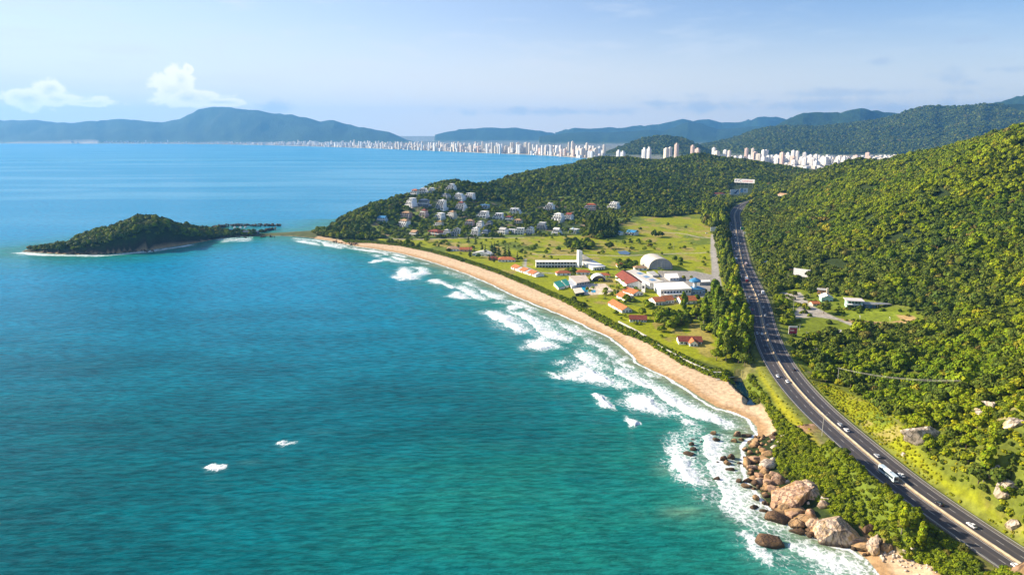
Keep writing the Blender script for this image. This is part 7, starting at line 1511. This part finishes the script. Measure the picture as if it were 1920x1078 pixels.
TOW.sort(key=lambda t: -TP[t[2]][2] * t[3] / math.hypot(t[0], t[1])); print('towers', len(TOW))
for i, (x, y, j, s, lb, gp) in enumerate(TOW[:296]):
    root = empty('apartment_tower', (x, y, max(3, h1(x, y)) if gp != 'taller towers behind the pass' else 4), rc.uniform(.3, .8)); root.scale = (1, 1, s) if s > .6 else (1, 1, s); tag(root, lb, 'tower block', gp); link(bpy.data.objects.new('wall', TP[j][0]), root); link(bpy.data.objects.new('roof', TP[j][1]), root)
# the low city fabric in between
me_v = MB(); nlow = 0
def rbox(x, y, a, b, z0, z1, mi):
    t = rc.uniform(.3, .8); c_, s_ = math.cos(t), math.sin(t); me_v.prism([(x + p * c_ - q * s_, y + p * s_ + q * c_) for p, q in ((-a, -b), (a, -b), (a, b), (-a, b))], z0, z1, mi)
for (x, y, j, s, lb, gp) in TOW[296:]: z = max(3, h1(x, y)); rbox(x, y, 9, 8, z - 3, z + TP[j][2] * s, j % 2)
for p in shoreP:
    px, py = project(p[0], p[1], 0)
    if px < 100 or px > 1150: continue
    for _ in range(5 if px > 480 else 2):
        back = rc.uniform(50, 900 if px > 480 else 400); d = p[:2] / np.linalg.norm(p[:2]); x, y = p[0] + d[0] * back + rc.normal() * 30, p[1] + d[1] * back + rc.normal() * 30; hh = rc.uniform(5, 16 if px < 480 else 26); w = rc.uniform(8, 16); z = h1(x, y)
        if z < 40: rbox(x, y, w, w * .7, z - 2, z + hh, int(rc.integers(0, 2)))
for i in range(700):
    Y_ = rc.uniform(3350, 5200); x = rc.uniform(.25, .56) * Y_; z = h1(x, Y_)
    if z < 16: w = rc.uniform(6, 12); rbox(x, Y_, w, w, z - 2, z + rc.uniform(5, 15), int(rc.integers(0, 2)))
tag(me_v.build('city_buildings', TM), 'low pale buildings filling the far towns between the towers', kind='stuff')
# ------------------------------------------------------------------ place the trees
def clear_of_buildings(a, b, m=7.0):
    return all((a - q[0]) ** 2 + (b - q[1]) ** 2 > (m + q[2]) ** 2 for q in FOOT)
FOOT = []
bpy.context.view_layer.update()
for o in scene.objects:
    if o.get('category') in ('house', 'cottage', 'building', 'hall', 'hotel', 'lodge', 'pool', 'tower', 'pavilion', 'bar', 'canopy', 'shed', 'clubhouse'):
        xs = []; 
        for c in o.children:
            if c.type == 'MESH' and c.name.startswith('wall'): xs += [o.matrix_world @ Vector(v) for v in c.bound_box]
        if xs: cx_ = sum(v.x for v in xs) / len(xs); cy_ = sum(v.y for v in xs) / len(xs); FOOT.append((cx_, cy_, .42 * max(max(v.x for v in xs) - min(v.x for v in xs), max(v.y for v in xs) - min(v.y for v in xs))))
for a, b in RESN:
    if clear_of_buildings(a, b, 2.5): TREES.append((a, b, h1(a, b) - .2, ['broad3', 'broad2', 'palm', 'broad0', 'bush0'][rt.integers(0, 5)], rt.uniform(.35, .6), rt.uniform(0, 6.28), 'small garden tree between the pool terrace and the cottages', 'garden trees of the resort'))
villa_trees = [t for t in villa_trees if clear_of_buildings(t[0], t[1] + 5, 1.5) and clear_of_buildings(t[0], t[1], 1.5)]
def place_trees():
    cats = {'broadleaf_tree': 'tree', 'tall_tree': 'tree', 'shrub': 'shrub', 'conifer_tree': 'conifer', 'spreading_tree': 'tree', 'palm_tree': 'palm'}
    protos = {}
    allt = TREES + villa_trees
    big = sorted(range(len(allt)), key=lambda i: -allt[i][4] / math.hypot(allt[i][0], allt[i][1]) * (1.6 if allt[i][3].startswith('tall') else 1) * (3 if allt[i][7] is None else 1))
    chosen = set(); cnt = {}
    for i in big:
        c_ = {'conifer': 'c', 'palm': 'p', 'bush0': 'b', 'bush1': 'b'}.get(allt[i][3], 't')
        if cnt.get(c_, 0) < 296: chosen.add(i); cnt[c_] = cnt.get(c_, 0) + 1
    print('trees', cnt); rest = [allt[i] for i in range(len(allt)) if i not in chosen]
    for i in range(len(allt)):
        if i not in chosen: continue
        X_, Y_, Z_, k, s, r, label, group = allt[i]
        if k not in protos:
            nm, cr, tr = KINDS[k]; o = empty(nm, (0, 0, 0)); link(bpy.data.objects.new('crown', cr), o)
            if tr is not None: link(bpy.data.objects.new('trunk', tr), o)
            protos[k] = o
        else: o = copy_tree(protos[k])
        o.location = (X_, Y_, Z_); o.rotation_euler = (0, 0, r); o.scale = (s, s, s * rt.uniform(.9, 1.15))
        for q in ('group',):
            if q in o.keys(): del o[q]
        tag(o, label, cats[KINDS[k][0]], group)
    if rest:
        n = len(rest); P = np.array([[t[0], t[1], t[2]] for t in rest]); s = np.array([t[4] for t in rest])
        tall = np.array([2.0 if t[3].startswith('tall') else 1.0 for t in rest])
        sc = tri(n, s); sc[:, 2] *= tall
        scatter_object('garden_trees', P, sc, rots(n), np.array([3 if t[3].startswith(('dark', 'tall1')) else 0 for t in rest]), FARP, 'small dark trees filling the gardens between the villas')
place_trees()
